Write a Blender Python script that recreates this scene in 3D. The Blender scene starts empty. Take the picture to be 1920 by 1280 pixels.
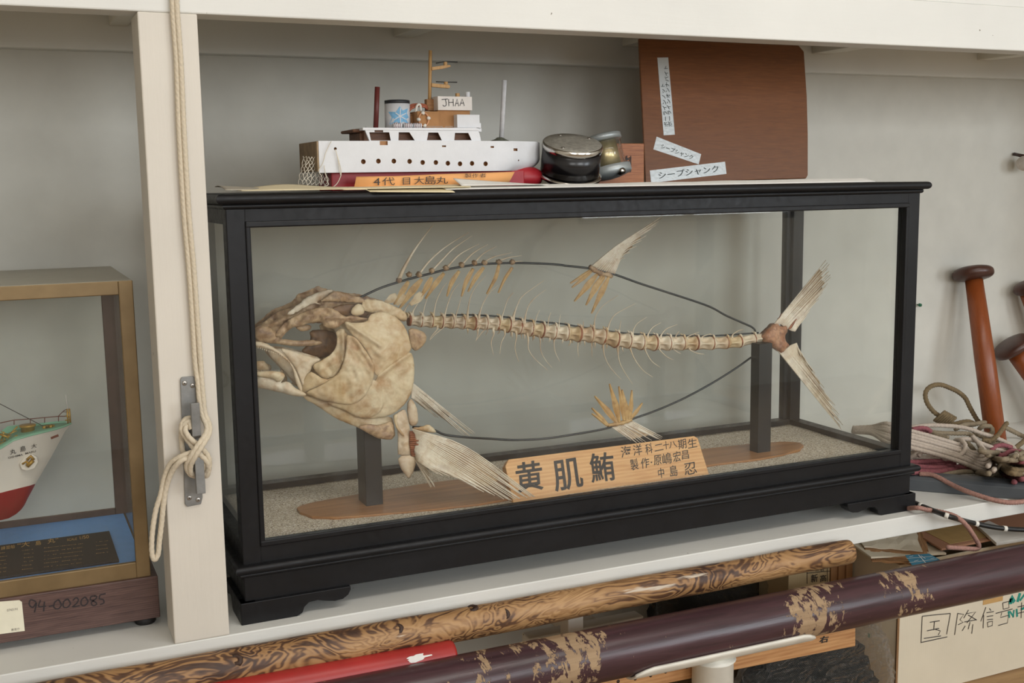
import bpy, bmesh, math, random
from math import pi, sin, cos, sqrt, radians, exp
from mathutils import Vector, Matrix, noise
from mathutils.geometry import delaunay_2d_cdt
random.seed(7)
S = bpy.context.scene
COL = S.collection

# ------------------------------------------------------------------ camera
F = 2122.935
CAM = Vector((-0.27632, -1.52510, 0.60271))
CR = Vector((0.91053, -0.41316, -0.01507))
CU = Vector((0.07162, 0.12175, 0.98997))
CF = Vector((0.40719, 0.90248, -0.14045))
cd = bpy.data.cameras.new('camera')
cam = bpy.data.objects.new('camera', cd)
COL.objects.link(cam)
cd.sensor_width = 36.0
cd.lens = F * 36.0 / 1920.0
cd.clip_start = 0.05
cam.matrix_world = Matrix(((CR.x, CU.x, -CF.x, CAM.x), (CR.y, CU.y, -CF.y, CAM.y), (CR.z, CU.z, -CF.z, CAM.z), (0, 0, 0, 1)))
S.camera = cam

# ------------------------------------------------------------------ sky, daylight through the windows, exposure
w = bpy.data.worlds.new('sky')
S.world = w
w.use_nodes = True
w.node_tree.nodes['Background'].inputs[0].default_value = (0.80, 0.90, 1.0, 1)
w.node_tree.nodes['Background'].inputs[1].default_value = 1.2

def area(name, loc, target, sx, sy, power, col):
    ld = bpy.data.lights.new(name, 'AREA')
    ld.shape = 'RECTANGLE'
    ld.size, ld.size_y, ld.energy, ld.color = sx, sy, power, col
    o = bpy.data.objects.new(name, ld)
    COL.objects.link(o)
    o.location = loc
    o.rotation_euler = (Vector(target) - Vector(loc)).to_track_quat('-Z', 'Y').to_euler()
    return o
# room extents: shelf surface is z = 0
RX0, RX1, RY0, RY1, RZ0, RZ1 = -2.6, 5.2, -4.6, 0.44, -0.78, 2.30
WINDOWS = [(-1.9, -0.2, 0.62, 1.95), (0.5, 2.2, 0.62, 1.95), (2.95, 4.6, 0.33, 1.95)]
for i, (x0, x1, z0, z1) in enumerate(WINDOWS):
    area('daylight', ((x0 + x1) / 2, RY0 - 0.12, (z0 + z1) / 2), ((x0 + x1) / 2, 0, (z0 + z1) / 2 - 1.0), x1 - x0, z1 - z0,
         (34, 46, 68)[i], ((1.0, 0.975, 0.93), (0.97, 0.985, 1.0), (0.87, 0.94, 1.0))[i])
# ceiling fluorescent fitting of the room
area('lamp_light', (0.7, -1.5, 2.24), (0.7, -1.5, 0), 2.4, 0.5, 24, (1.0, 0.96, 0.90))
S.view_settings.view_transform = 'Standard'
S.view_settings.look = 'None'
S.view_settings.gamma = 1.0
S.view_settings.use_curve_mapping = False
S.view_settings.exposure = 0.13
S.cycles.use_denoising = True
S.cycles.transparent_max_bounces = 32
S.cycles.max_bounces = 10
S.cycles.diffuse_bounces = 5

# ------------------------------------------------------------------ helpers
def at(u, v, X=None, Y=None, Z=None):
    """point of the photograph (1920 x 1280) carried onto a plane of the place"""
    d = CF + CR * ((u - 960) / F) - CU * ((v - 640) / F)
    if X is not None: t = (X - CAM.x) / d.x
    elif Y is not None: t = (Y - CAM.y) / d.y
    else: t = (Z - CAM.z) / d.z
    return CAM + d * t

class MB:
    def __init__(s): s.v, s.f, s.m, s.sm = [], [], [], []
    def add(s, vs, fs, mi=0, smooth=False):
        o = len(s.v)
        s.v += [tuple(p) for p in vs]
        for f in fs:
            s.f.append([i + o for i in f]); s.m.append(mi); s.sm.append(smooth)
    def bm(s, b, mi=0, smooth=False):
        b.verts.index_update()
        s.add([v.co.copy() for v in b.verts], [[v.index for v in f.verts] for f in b.faces], mi, smooth)
        b.free()
    def box(s, lo, hi, bev=0.0, mi=0, M=None, seg=2):
        b = bmesh.new()
        lo, hi = Vector(lo), Vector(hi)
        bmesh.ops.create_cube(b, size=1)
        for v in b.verts:
            v.co = Vector(((lo[i] + hi[i]) / 2 + v.co[i] * (hi[i] - lo[i]) for i in range(3)))
        if bev > 0:
            bmesh.ops.bevel(b, geom=list(b.edges), offset=bev, segments=seg, profile=0.5, affect='EDGES')
        if M is not None: b.transform(M)
        s.bm(b, mi, False)
    def prism(s, poly, vec, mi=0, bev=0.0, smooth=False):
        """poly: list of 3d points (planar), extruded along vec"""
        b = bmesh.new()
        vs = [b.verts.new(p) for p in poly]
        f = b.faces.new(vs)
        r = bmesh.ops.extrude_face_region(b, geom=[f])
        for e in r['geom']:
            if isinstance(e, bmesh.types.BMVert): e.co += Vector(vec)
        bmesh.ops.recalc_face_normals(b, faces=list(b.faces))
        if bev > 0: bmesh.ops.bevel(b, geom=list(b.edges), offset=bev, segments=2, profile=0.5, affect='EDGES')
        s.bm(b, mi, smooth)
    def tube(s, pts, r, n=8, mi=0, cap=True, rfun=None, smooth=True):
        pts = [Vector(p) for p in pts]
        N = len(pts)
        if not hasattr(r, '__len__'): r = [r] * N
        vs, fs = [], []
        t0 = (pts[1] - pts[0]).normalized()
        up = Vector((0, 0, 1)) if abs(t0.z) < 0.9 else Vector((0, 1, 0))
        nrm = t0.cross(up).normalized()
        dist = 0.0
        for i in range(N):
            t = (pts[min(i + 1, N - 1)] - pts[max(i - 1, 0)])
            if t.length < 1e-9: t = t0.copy()
            t.normalize()
            nrm = (nrm - t * nrm.dot(t)).normalized()
            bi = t.cross(nrm)
            if i: dist += (pts[i] - pts[i - 1]).length
            for k in range(n):
                a = 2 * pi * k / n
                q = r[i] * (rfun(a, dist) if rfun else 1.0)
                vs.append(pts[i] + (nrm * cos(a) + bi * sin(a)) * q)
        for i in range(N - 1):
            for k in range(n):
                fs.append((i * n + k, i * n + (k + 1) % n, (i + 1) * n + (k + 1) % n, (i + 1) * n + k))
        if cap:
            fs.append(tuple(reversed(range(n)))); fs.append(tuple((N - 1) * n + k for k in range(n)))
        s.add(vs, fs, mi, smooth)
    def lathe(s, prof, M=None, n=32, mi=0, smooth=True, rfun=None):
        """prof: (r, h) pairs round the local Z axis"""
        vs, fs = [], []
        M = M or Matrix.Identity(4)
        for (r, h) in prof:
            for k in range(n):
                a = 2 * pi * k / n
                q = r * (rfun(a, h) if rfun else 1)
                vs.append(M @ Vector((q * cos(a), q * sin(a), h)))
        for i in range(len(prof) - 1):
            for k in range(n):
                fs.append((i * n + k, i * n + (k + 1) % n, (i + 1) * n + (k + 1) % n, (i + 1) * n + k))
        fs.append(tuple(reversed(range(n)))); fs.append(tuple((len(prof) - 1) * n + k for k in range(n)))
        s.add(vs, fs, mi, smooth)
    def sheet(s, rows, thick=0.0006, mi=0, smooth=True):
        """grid of points with a thickness below it"""
        R, C = len(rows), len(rows[0])
        P = [[Vector(p) for p in r] for r in rows]
        vs, fs = [], []
        for sgn in (0, 1):
            for i in range(R):
                for j in range(C):
                    du = P[min(i + 1, R - 1)][j] - P[max(i - 1, 0)][j]
                    dv = P[i][min(j + 1, C - 1)] - P[i][max(j - 1, 0)]
                    nn = du.cross(dv)
                    if nn.length > 1e-12: nn.normalize()
                    vs.append(P[i][j] - nn * thick * sgn)
        o = R * C
        for i in range(R - 1):
            for j in range(C - 1):
                a, b, c, d = i * C + j, i * C + j + 1, (i + 1) * C + j + 1, (i + 1) * C + j
                fs.append((a, d, c, b)); fs.append((o + a, o + b, o + c, o + d))
        for i in range(R - 1):
            for j in (0, C - 1):
                a, b = i * C + j, (i + 1) * C + j
                fs.append((a, b, o + b, o + a) if j == 0 else (b, a, o + a, o + b))
        for j in range(C - 1):
            for i in (0, R - 1):
                a, b = i * C + j, i * C + j + 1
                fs.append((b, a, o + a, o + b) if i == 0 else (a, b, o + b, o + a))
        s.add(vs, fs, mi, smooth)
    def mesh(s, name, mats):
        me = bpy.data.meshes.new(name)
        me.from_pydata(s.v, [], s.f)
        for m in (mats if isinstance(mats, (list, tuple)) else [mats]): me.materials.append(m)
        for p, mi, sm in zip(me.polygons, s.m, s.sm):
            p.material_index = mi; p.use_smooth = sm
        me.update()
        return me
    def build(s, name, mats, parent=None, origin=None, label=None, fixn=False):
        me = s.mesh(name, mats)
        if fixn:
            b = bmesh.new(); b.from_mesh(me)
            bmesh.ops.recalc_face_normals(b, faces=list(b.faces)); b.to_mesh(me); b.free()
        o = bpy.data.objects.new(name, me)
        COL.objects.link(o)
        if origin is not None:
            me.transform(Matrix.Translation(-Vector(origin))); o.location = origin
        if parent is not None:
            o.parent = parent
            o.matrix_parent_inverse = world(parent).inverted()
        if label: o['label'] = label
        return o

def world(o):
    m = o.matrix_basis
    if o.parent is not None: m = world(o.parent) @ o.matrix_parent_inverse @ m
    return m

def tag(o, label, cat, group=None, kind=None):
    o['label'] = label; o['category'] = cat
    if group: o['group'] = group
    if kind: o['kind'] = kind
    return o

def thing(name, loc, label, cat, group=None):
    o = bpy.data.objects.new(name, None)
    COL.objects.link(o)
    o.location = loc; o.empty_display_size = 0.05
    return tag(o, label, cat, group)

def spline(pts, step=0.004):
    """Catmull-Rom through points, resampled at about step"""
    P = [Vector(p) for p in pts]
    P = [P[0] * 2 - P[1]] + P + [P[-1] * 2 - P[-2]]
    out = []
    for i in range(1, len(P) - 2):
        a, b, c, d = P[i - 1], P[i], P[i + 1], P[i + 2]
        n = max(2, int((c - b).length / step))
        for k in range(n):
            t = k / n
            out.append(0.5 * (2 * b + (c - a) * t + (2 * a - 5 * b + 4 * c - d) * t * t + (3 * b - a - 3 * c + d) * t ** 3))
    out.append(P[-2])
    return out

def wobble(p, s, a):
    return Vector(p) + Vector(noise.noise_vector(Vector(p) * s)) * a

def boolean_cut(o, cutter_mb, mats):
    """cut holes: cutter is removed afterwards"""
    c = cutter_mb.build('cutter', mats)
    md = o.modifiers.new('cut', 'BOOLEAN')
    md.operation, md.object, md.solver = 'DIFFERENCE', c, 'EXACT'
    try: md.material_mode = 'TRANSFER'
    except Exception: pass
    bpy.context.view_layer.update()
    dg = bpy.context.evaluated_depsgraph_get()
    me = bpy.data.meshes.new_from_object(o.evaluated_get(dg))
    o.modifiers.clear()
    o.data = me
    bpy.data.objects.remove(c)

def text_geo(string, bold=0.0):
    cu = bpy.data.curves.new('lettering', 'FONT')
    cu.body = string; cu.size = 1.0; cu.resolution_u = 3; cu.offset = bold; cu.fill_mode = 'FRONT'
    o = bpy.data.objects.new('lettering', cu)
    COL.objects.link(o)
    bpy.context.view_layer.update()
    me = bpy.data.meshes.new_from_object(o.evaluated_get(bpy.context.evaluated_depsgraph_get()))
    vs = [v.co.copy() for v in me.vertices]; fs = [list(p.vertices) for p in me.polygons]
    bpy.data.objects.remove(o); bpy.data.curves.remove(cu); bpy.data.meshes.remove(me)
    return vs, fs

def text_quad(mb, string, O, A, B, bold=0.0, mi=0, lift=0.0004, bend=None):
    """string fitted to the parallelogram O, O+A, O+B (baseline corner, width, height)"""
    vs, fs = text_geo(string, bold)
    if not vs: return
    x0 = min(v.x for v in vs); x1 = max(v.x for v in vs); y0 = min(v.y for v in vs); y1 = max(v.y for v in vs)
    O, A, B = Vector(O), Vector(A), Vector(B)
    n = A.cross(B).normalized() * lift
    out = []
    for v in vs:
        s_, t_ = (v.x - x0) / max(x1 - x0, 1e-6), (v.y - y0) / max(y1 - y0, 1e-6)
        if bend: s_, t_ = bend(s_, t_)
        out.append(O + A * s_ + B * t_ + n)
    mb.add(out, fs, mi)

def stroke_flat(mb, pts, wd, nrm, mi=0, lift=0.0004):
    """a pen stroke lying on a surface with normal nrm"""
    nrm = Vector(nrm).normalized()
    P = [Vector(p) + nrm * lift for p in pts]
    vs, fs = [], []
    for i, p in enumerate(P):
        t = (P[min(i + 1, len(P) - 1)] - P[max(i - 1, 0)]).normalized()
        sd = nrm.cross(t).normalized() * wd / 2
        vs += [p + sd, p - sd]
    for i in range(len(P) - 1): fs.append((2 * i, 2 * i + 1, 2 * i + 3, 2 * i + 2))
    mb.add(vs, fs, mi)

# ------------------------------------------------------------------ materials
def srgb(r, g, b):
    f = lambda c: (c / 255 / 12.92) if c / 255 <= 0.04045 else ((c / 255 + 0.055) / 1.055) ** 2.4
    return (f(r), f(g), f(b), 1)

class NT:
    def __init__(s, name):
        s.m = bpy.data.materials.new(name); s.m.use_nodes = True
        s.n, s.l = s.m.node_tree.nodes, s.m.node_tree.links
        s.b = s.n['Principled BSDF']; s.out = s.n['Material Output']
        tc = s.n.new('ShaderNodeTexCoord'); s.co = tc.outputs['Object']
    def map(s, scale=(1, 1, 1), rot=(0, 0, 0)):
        k = s.n.new('ShaderNodeMapping'); k.inputs['Scale'].default_value = scale; k.inputs['Rotation'].default_value = rot
        s.l.new(s.co, k.inputs['Vector']); return k.outputs[0]
    def noise(s, scale, detail=4, rough=0.55, vec=None, dist=0.0):
        k = s.n.new('ShaderNodeTexNoise'); k.inputs['Scale'].default_value = scale; k.inputs['Detail'].default_value = detail
        k.inputs['Roughness'].default_value = rough; k.inputs['Distortion'].default_value = dist
        s.l.new(vec if vec is not None else s.co, k.inputs['Vector']); return k.outputs['Fac']
    def wave(s, scale, dist, detail=2, vec=None, dscale=1.0, kind='BANDS', direction='X', profile='SIN'):
        k = s.n.new('ShaderNodeTexWave'); k.wave_type = kind; k.wave_profile = profile
        if kind == 'BANDS': k.bands_direction = direction
        else: k.rings_direction = direction
        k.inputs['Scale'].default_value = scale; k.inputs['Distortion'].default_value = dist
        k.inputs['Detail'].default_value = detail; k.inputs['Detail Scale'].default_value = dscale
        s.l.new(vec if vec is not None else s.co, k.inputs['Vector']); return k.outputs['Fac']
    def ramp(s, fac, stops):
        k = s.n.new('ShaderNodeValToRGB')
        e = k.color_ramp.elements
        while len(e) < len(stops): e.new(0.5)
        for el, (p, c) in zip(e, stops):
            el.position = p; el.color = c
        s.l.new(fac, k.inputs[0]); return k.outputs[0]
    def mix(s, fac, a, b, mode='MIX'):
        k = s.n.new('ShaderNodeMix'); k.data_type = 'RGBA'; k.blend_type = mode
        for sock, val in ((k.inputs[0], fac), (k.inputs[6], a), (k.inputs[7], b)):
            if hasattr(val, 'is_linked'): s.l.new(val, sock)
            else: sock.default_value = val
        return k.outputs[2]
    def math(s, op, a, b):
        k = s.n.new('ShaderNodeMath'); k.operation = op
        for sock, val in ((k.inputs[0], a), (k.inputs[1], b)):
            if hasattr(val, 'is_linked'): s.l.new(val, sock)
            else: sock.default_value = val
        return k.outputs[0]
    def color(s, c):
        if hasattr(c, 'is_linked'): s.l.new(c, s.b.inputs['Base Color'])
        else: s.b.inputs['Base Color'].default_value = c
    def rough(s, r):
        if hasattr(r, 'is_linked'): s.l.new(r, s.b.inputs['Roughness'])
        else: s.b.inputs['Roughness'].default_value = r
    def bump(s, h, strength=0.3, dist=0.001):
        k = s.n.new('ShaderNodeBump'); k.inputs['Strength'].default_value = strength; k.inputs['Distance'].default_value = dist
        s.l.new(h, k.inputs['Height']); s.l.new(k.outputs[0], s.b.inputs['Normal'])
    def set(s, **kw):
        for k, v in kw.items(): s.b.inputs[k.replace('_', ' ')].default_value = v
        return s

def plain(name, c, rough=0.6, metal=0.0, var=0.06, scale=60, bump=0.15, spec=0.5):
    t = NT(name)
    nz = t.noise(scale, 5)
    lo = tuple(x * (1 - var * 2) for x in c[:3]) + (1,); hi = tuple(min(1, x * (1 + var)) for x in c[:3]) + (1,)
    t.color(t.ramp(nz, [(0.3, lo), (0.7, hi)]))
    t.rough(rough); t.set(Metallic=metal, Specular_IOR_Level=spec)
    if bump: t.bump(t.noise(scale * 4, 3), bump, 0.0006)
    return t.m

def painted(name, c, grain_axis='X', rough=0.5, dirt=0.08):
    """thick oil paint over sawn wood: faint grain, a few dark flecks"""
    t = NT(name)
    sc = {'X': (4, 60, 60), 'Z': (60, 60, 3), 'Y': (60, 4, 60)}[grain_axis]
    g = t.noise(3.0, 6, 0.6, t.map(sc))
    big = t.noise(5.0, 3, 0.5)
    base = t.mix(t.ramp(big, [(0.35, (0, 0, 0, 1)), (0.7, (1, 1, 1, 1))]), tuple(x * (1 - dirt) for x in c[:3]) + (1,), c)
    fleck = t.ramp(t.noise(95, 2, 0.4), [(0.775, (0, 0, 0, 1)), (0.795, (1, 1, 1, 1))])
    t.color(t.mix(fleck, base, srgb(120, 110, 95)))
    t.rough(rough)
    t.bump(t.math('ADD', g, t.math('MULTIPLY', t.noise(150, 3), 0.35)), 0.35, 0.0007)
    return t.m

def timber(name, light, dark, axis='X', scale=1.0, rough=0.55, contrast=(0.35, 0.7), wdist=6.0):
    t = NT(name)
    sc = {'X': (0.7, 9, 9), 'Z': (9, 9, 0.7), 'Y': (9, 0.7, 9)}[axis]
    v = t.map(tuple(x * scale for x in sc))
    f1 = t.noise(9, 7, 0.65, v, 0.6)
    f2 = t.wave(4.0, wdist, 3, v, 1.2, direction='Z' if axis == 'X' else 'X')
    f = t.math('ADD', t.math('MULTIPLY', f1, 0.86), t.math('MULTIPLY', f2, 0.14))
    t.color(t.ramp(f, [(contrast[0], dark), (contrast[1], light)]))
    t.rough(rough); t.bump(f1, 0.2, 0.0005)
    return t.m

M = {}
M['wall'] = plain('wall_paint', srgb(204, 202, 193), 0.75, var=0.03, scale=14, bump=0.12)
M['room'] = plain('room_paint', srgb(226, 222, 212), 0.8, var=0.03, scale=6, bump=0.0)
M['ceiling'] = plain('ceiling_paint', srgb(215, 212, 205), 0.9, var=0.02, scale=6, bump=0.0)
M['floor'] = timber('floor_boards', srgb(176, 150, 118), srgb(134, 108, 80), 'Y', 0.5)
M['white_x'] = painted('white_paint_long_grain', srgb(223, 222, 216), 'X')
M['white_y'] = painted('white_paint_cross_grain', srgb(214, 208, 194), 'Y')
M['white_z'] = painted('white_paint_upright_grain', srgb(215, 208, 196), 'Z')

def lacquer(name, wear0):
    t = NT(name)
    n1 = t.noise(7, 4); n2 = t.noise(90, 4)
    geo = t.n.new('ShaderNodeNewGeometry')
    c = t.ramp(n1, [(0.3, srgb(17, 16, 17)), (0.7, srgb(26, 26, 28))])
    pt = t.math('ADD', geo.outputs['Pointiness'], t.math('MULTIPLY', t.noise(160, 3), 0.10))
    worn = t.ramp(pt, [(wear0, (0, 0, 0, 1)), (wear0 + 0.04, (1, 1, 1, 1))])
    t.color(t.mix(worn, c, srgb(96, 80, 68)))
    t.rough(t.ramp(n2, [(0.3, (0.34,) * 3 + (1,)), (0.7, (0.50,) * 3 + (1,))])); t.set(Specular_IOR_Level=0.25)
    t.bump(t.noise(40, 3), 0.06, 0.001)
    return t.m
M['black'] = lacquer('black_lacquer', 0.66)
M['black_m'] = lacquer('black_lacquer_moulding', 0.86)

def glass(name, tint=(0.992, 0.999, 0.994, 1), ior=1.5, dust=0.0045, streak=True):
    t = NT(name)
    t.n.remove(t.b)
    tr = t.n.new('ShaderNodeBsdfTransparent'); tr.inputs[0].default_value = tint
    gl = t.n.new('ShaderNodeBsdfGlossy'); gl.inputs['Roughness'].default_value = 0.015
    df = t.n.new('ShaderNodeBsdfDiffuse'); df.inputs[0].default_value = (0.8, 0.8, 0.78, 1)
    fr = t.n.new('ShaderNodeFresnel')
    # a thin pane does not bend the ray: same reflectance on entering and leaving
    ge = t.n.new('ShaderNodeNewGeometry'); iv = t.n.new('ShaderNodeMix'); t.l.new(ge.outputs['Backfacing'], iv.inputs[0]); iv.inputs[2].default_value = ior; iv.inputs[3].default_value = 1 / ior
    t.l.new(iv.outputs[0], fr.inputs[0])
    m1 = t.n.new('ShaderNodeMixShader'); t.l.new(fr.outputs[0], m1.inputs[0]); t.l.new(tr.outputs[0], m1.inputs[1]); t.l.new(gl.outputs[0], m1.inputs[2])
    m2 = t.n.new('ShaderNodeMixShader')
    if streak:  # wiping marks and dust on the pane
        f = t.ramp(t.noise(3.0, 4, 0.55, t.map((2.4, 2.4, 0.7), (0, 0.5, 0)), 0.9), [(0.5, (0,) * 3 + (1,)), (0.8, (dust * 5,) * 3 + (1,))])
        t.l.new(t.math('ADD', f, dust), m2.inputs[0])
    else: m2.inputs[0].default_value = dust
    t.l.new(m1.outputs[0], m2.inputs[1]); t.l.new(df.outputs[0], m2.inputs[2])
    t.l.new(m2.outputs[0], t.out.inputs[0])
    return t.m
M['glass'] = glass('pane_glass')
M['glass_l'] = glass('cabinet_glass', (0.982, 0.99, 0.984, 1))
M['film'] = glass('clear_plastic_film', (0.93, 0.94, 0.95, 1), 1.7, 0.05)

def bone(name, cream, tan, brown, stain=0.5, scale=15):
    t = NT(name)
    n1 = t.noise(scale, 6, 0.62, None, 0.6); n2 = t.noise(scale * 2.3, 5, 0.6, t.map((1, 1, 1), (0.4, 1.1, 0.3)), 0.4)
    c = t.ramp(n1, [(0.30, tan), (0.62, cream)])
    c = t.mix(t.ramp(n2, [(0.97 - stain, (0,) * 3 + (1,)), (1.22 - stain, (0.80,) * 3 + (1,))]), c, brown)
    c = t.mix(t.ramp(t.noise(scale * 0.8, 3, 0.5, t.map((1, 1, 1), (1.2, 0.2, 2))), [(0.55, (0,) * 3 + (1,)), (0.75, (0.5,) * 3 + (1,))]), c, srgb(150, 122, 112))
    fine = t.noise(scale * 5, 4, 0.6, None, 0.8)
    c = t.mix(t.ramp(fine, [(0.34, (0.22,) * 3 + (1,)), (0.55, (0,) * 3 + (1,))]), c, brown)
    t.color(c); t.rough(0.5)
    t.bump(t.math('ADD', n1, t.math('MULTIPLY', t.noise(scale * 9, 4), 0.3)), 0.35, 0.0018)
    return t.m
M['bone'] = bone('bone', srgb(224, 207, 174), srgb(202, 174, 130), srgb(164, 112, 54), 0.50)
M['bone_pale'] = bone('pale_bone', srgb(228, 216, 194), srgb(210, 188, 156), srgb(170, 120, 66), 0.45)
M['bone_brown'] = bone('brown_bone', srgb(204, 176, 140), srgb(160, 122, 86), srgb(98, 62, 40), 0.52, 30)
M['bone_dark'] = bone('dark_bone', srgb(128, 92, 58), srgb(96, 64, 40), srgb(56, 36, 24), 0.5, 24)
M['tissue'] = bone('dried_tissue', srgb(160, 96, 60), srgb(128, 70, 42), srgb(84, 42, 26), 0.5, 40)
M['ray'] = bone('fin_ray', srgb(236, 228, 212), srgb(214, 198, 172), srgb(166, 112, 56), 0.34, 34)
M['ray_web'] = bone('fin_web', srgb(190, 168, 138), srgb(160, 132, 98), srgb(136, 96, 56), 0.42, 40)
M['ray_tan'] = bone('tan_fin_blade', srgb(206, 172, 118), srgb(180, 138, 80), srgb(132, 92, 50), 0.45, 30)
M['tail_bone'] = bone('tail_root_bone', srgb(196, 150, 116), srgb(156, 96, 64), srgb(98, 52, 32), 0.5, 55)
M['wire'] = plain('dark_wire', srgb(62, 66, 68), 0.42, 0.6, bump=0.1)
# ------------------------------------------------------------------ the room
def structure(o):
    o['kind'] = 'structure'; return o
b = MB(); b.box((RX0, RY1, RZ0), (RX1, RY1 + 0.1, RZ1)); structure(b.build('wall_back', M['wall']))
b = MB(); b.box((RX0, RY0, RZ0 - 0.1), (RX1, RY1, RZ0)); structure(b.build('floor', M['floor']))
b = MB(); b.box((RX0 - .1, RY0 - .1, RZ1), (RX1 + .1, RY1 + .1, RZ1 + 0.1)); structure(b.build('ceiling', M['ceiling']))
b = MB(); b.box((RX0 - 0.1, RY0, RZ0), (RX0, RY1, RZ1)); structure(b.build('wall_left', M['room']))
b = MB(); b.box((RX1, RY0, RZ0), (RX1 + 0.1, RY1, RZ1)); structure(b.build('wall_right', M['room']))
b = MB()
xs = RX0
for (x0, x1, z0, z1) in WINDOWS:
    b.box((xs, RY0 - 0.1, RZ0), (x0, RY0, RZ1)); xs = x1
    b.box((x0, RY0 - 0.1, RZ0), (x1, RY0, z0)); b.box((x0, RY0 - 0.1, z1), (x1, RY0, RZ1))
b.box((xs, RY0 - 0.1, RZ0), (RX1, RY0, RZ1))
structure(b.build('wall_front', M['room']))
M['winframe'] = plain('window_frame_metal', srgb(150, 150, 148), 0.4, 0.6)
for i, (x0, x1, z0, z1) in enumerate(WINDOWS):
    b = MB(); t = 0.04; xm = (x0 + x1) / 2
    for lo, hi in (((x0, z0), (x0 + t, z1)), ((x1 - t, z0), (x1, z1)), ((x0, z0), (x1, z0 + t)), ((x0, z1 - t), (x1, z1)), ((xm - t / 2, z0), (xm + t / 2, z1))):
        b.box((lo[0], RY0 - 0.08, lo[1]), (hi[0], RY0 - 0.02, hi[1]), 0.003)
    structure(b.build('window_%d' % (i + 1), M['winframe']))

# ------------------------------------------------------------------ white built-in shelving
SY = -0.032            # front plane of shelf, post and beam
sh = thing('wooden_shelving', (0.4, 0.2, 0), 'white-painted built-in wooden shelving carrying the display cases, with one thick upright post', 'shelving')
def part(mb, name, mats, parent, label=None, fixn=False): return mb.build(name, mats, parent, label=label, fixn=fixn)
b = MB(); b.box((-1.2, SY, -0.034), (2.6, RY1, 0.0), 0.0015); part(b, 'shelf_board', M['white_x'], sh)
b = MB(); b.box((-0.1006, SY, 0.0), (-0.0285, 0.036, 0.8155), 0.0018); part(b, 'upright_post', M['white_z'], sh)
b = MB(); b.box((-1.2, SY, 0.8155), (2.6, 0.016, 0.8905), 0.002); part(b, 'front_beam', M['white_x'], sh)
b = MB(); b.box((-1.2, 0.41, 0.8165), (2.6, RY1, 0.8905), 0.002); part(b, 'wall_batten', M['white_x'], sh)
b = MB(); b.box((-1.2, SY + .002, 0.8905), (2.6, RY1, 0.905), 0.001); part(b, 'upper_shelf_board', M['white_x'], sh)
for u0, u1 in ((-330, -290), (205, 240), (738, 775), (1166, 1205), (1522, 1556), (1833, 1858)):
    x0, x1 = at(u0, 60 if u0 < 1000 else 90, Y=0.41).x, at(u1, 60 if u0 < 1000 else 90, Y=0.41).x
    b = MB(); b.box((x0, 0.0155, 0.8542), (x1, 0.4105, 0.8905), 0.0015); part(b, 'cross_bar', M['white_y'], sh)
b = MB(); b.box((2.11, SY + .002, 0.0), (2.135, RY1, 0.8155), 0.002); part(b, 'added_shade_panel', M['white_z'], sh)  # unseen panel, added to keep light off the right end of the wall
# under the shelf: lower upright, its cross bars, the lower shelf
b = MB(); b.box((0.512, 0.02, RZ0), (0.540, 0.05, -0.034), 0.002); part(b, 'lower_upright', M['white_z'], sh)
b = MB(); b.box((0.48, 0.10, -0.19), (0.70, 0.13, -0.15), 0.002); part(b, 'lower_rail', M['white_x'], sh)
b = MB(); b.box((0.60, 0.05, -0.205), (0.64, 0.44, -0.165), 0.002); part(b, 'lower_cross_bar', M['white_y'], sh)
b = MB(); b.box((-1.2, -0.11, -0.40), (2.6, RY1, -0.365), 0.002); part(b, 'lower_shelf_board', timber('bare_shelf_board', srgb(190, 155, 110), srgb(150, 115, 76), 'X', 0.6), sh)

# ------------------------------------------------------------------ display case of the fish skeleton
W, D = 1.2, 0.3386
ZFT, ZM, ZOB, ZOT, ZCB, ZCT = 0.0311, 0.0838, 0.110, 0.5505, 0.5771, 0.5905
A = 0.0255
case = thing('display_case', (0.6, 0.17, 0.0), 'long black lacquered glass display case holding the fish skeleton', 'display case')
BK = M['black']
# plinth with its bottom board
b = MB(); b.box((0, 0, ZFT - 0.001), (W, D, 0.079), 0.0012); part(b, 'plinth', BK, case)
# moulding running round the plinth: half-round profile, swept as four mitred bars
def moulding(name, z0, z1, over, prof_n=12, inner=0.01, round_r=None):
    pr = []
    h = z1 - z0
    for k in range(prof_n + 1):
        a = -pi / 2 + pi * k / prof_n
        pr.append((over - h * 0.5 * (1 - cos(a)) * 0.9, (z0 + z1) / 2 + sin(a) * h / 2))
    pr = [(-inner, z0)] + pr + [(-inner, z1)]
    vs, fs = [], []
    n = len(pr)
    for (cx, cy, sx, sy) in ((0, 0, -1, -1), (W, 0, 1, -1), (W, D, 1, 1), (0, D, -1, 1)):
        for (o, z) in pr: vs.append((cx + sx * o, cy + sy * o, z))
    for c in range(4):
        for k in range(n):
            a, bb = c * n + k, c * n + (k + 1) % n
            cc, d = ((c + 1) % 4) * n + (k + 1) % n, ((c + 1) % 4) * n + k
            fs.append((a, d, cc, bb))
    m = MB(); m.add(vs, fs, 0, False)
    return part(m, name, M['black_m'], case, fixn=True)
moulding('base_moulding', 0.0715, ZM, 0.0125)
moulding('base_fillet', 0.0655, 0.0720, 0.0055)
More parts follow.
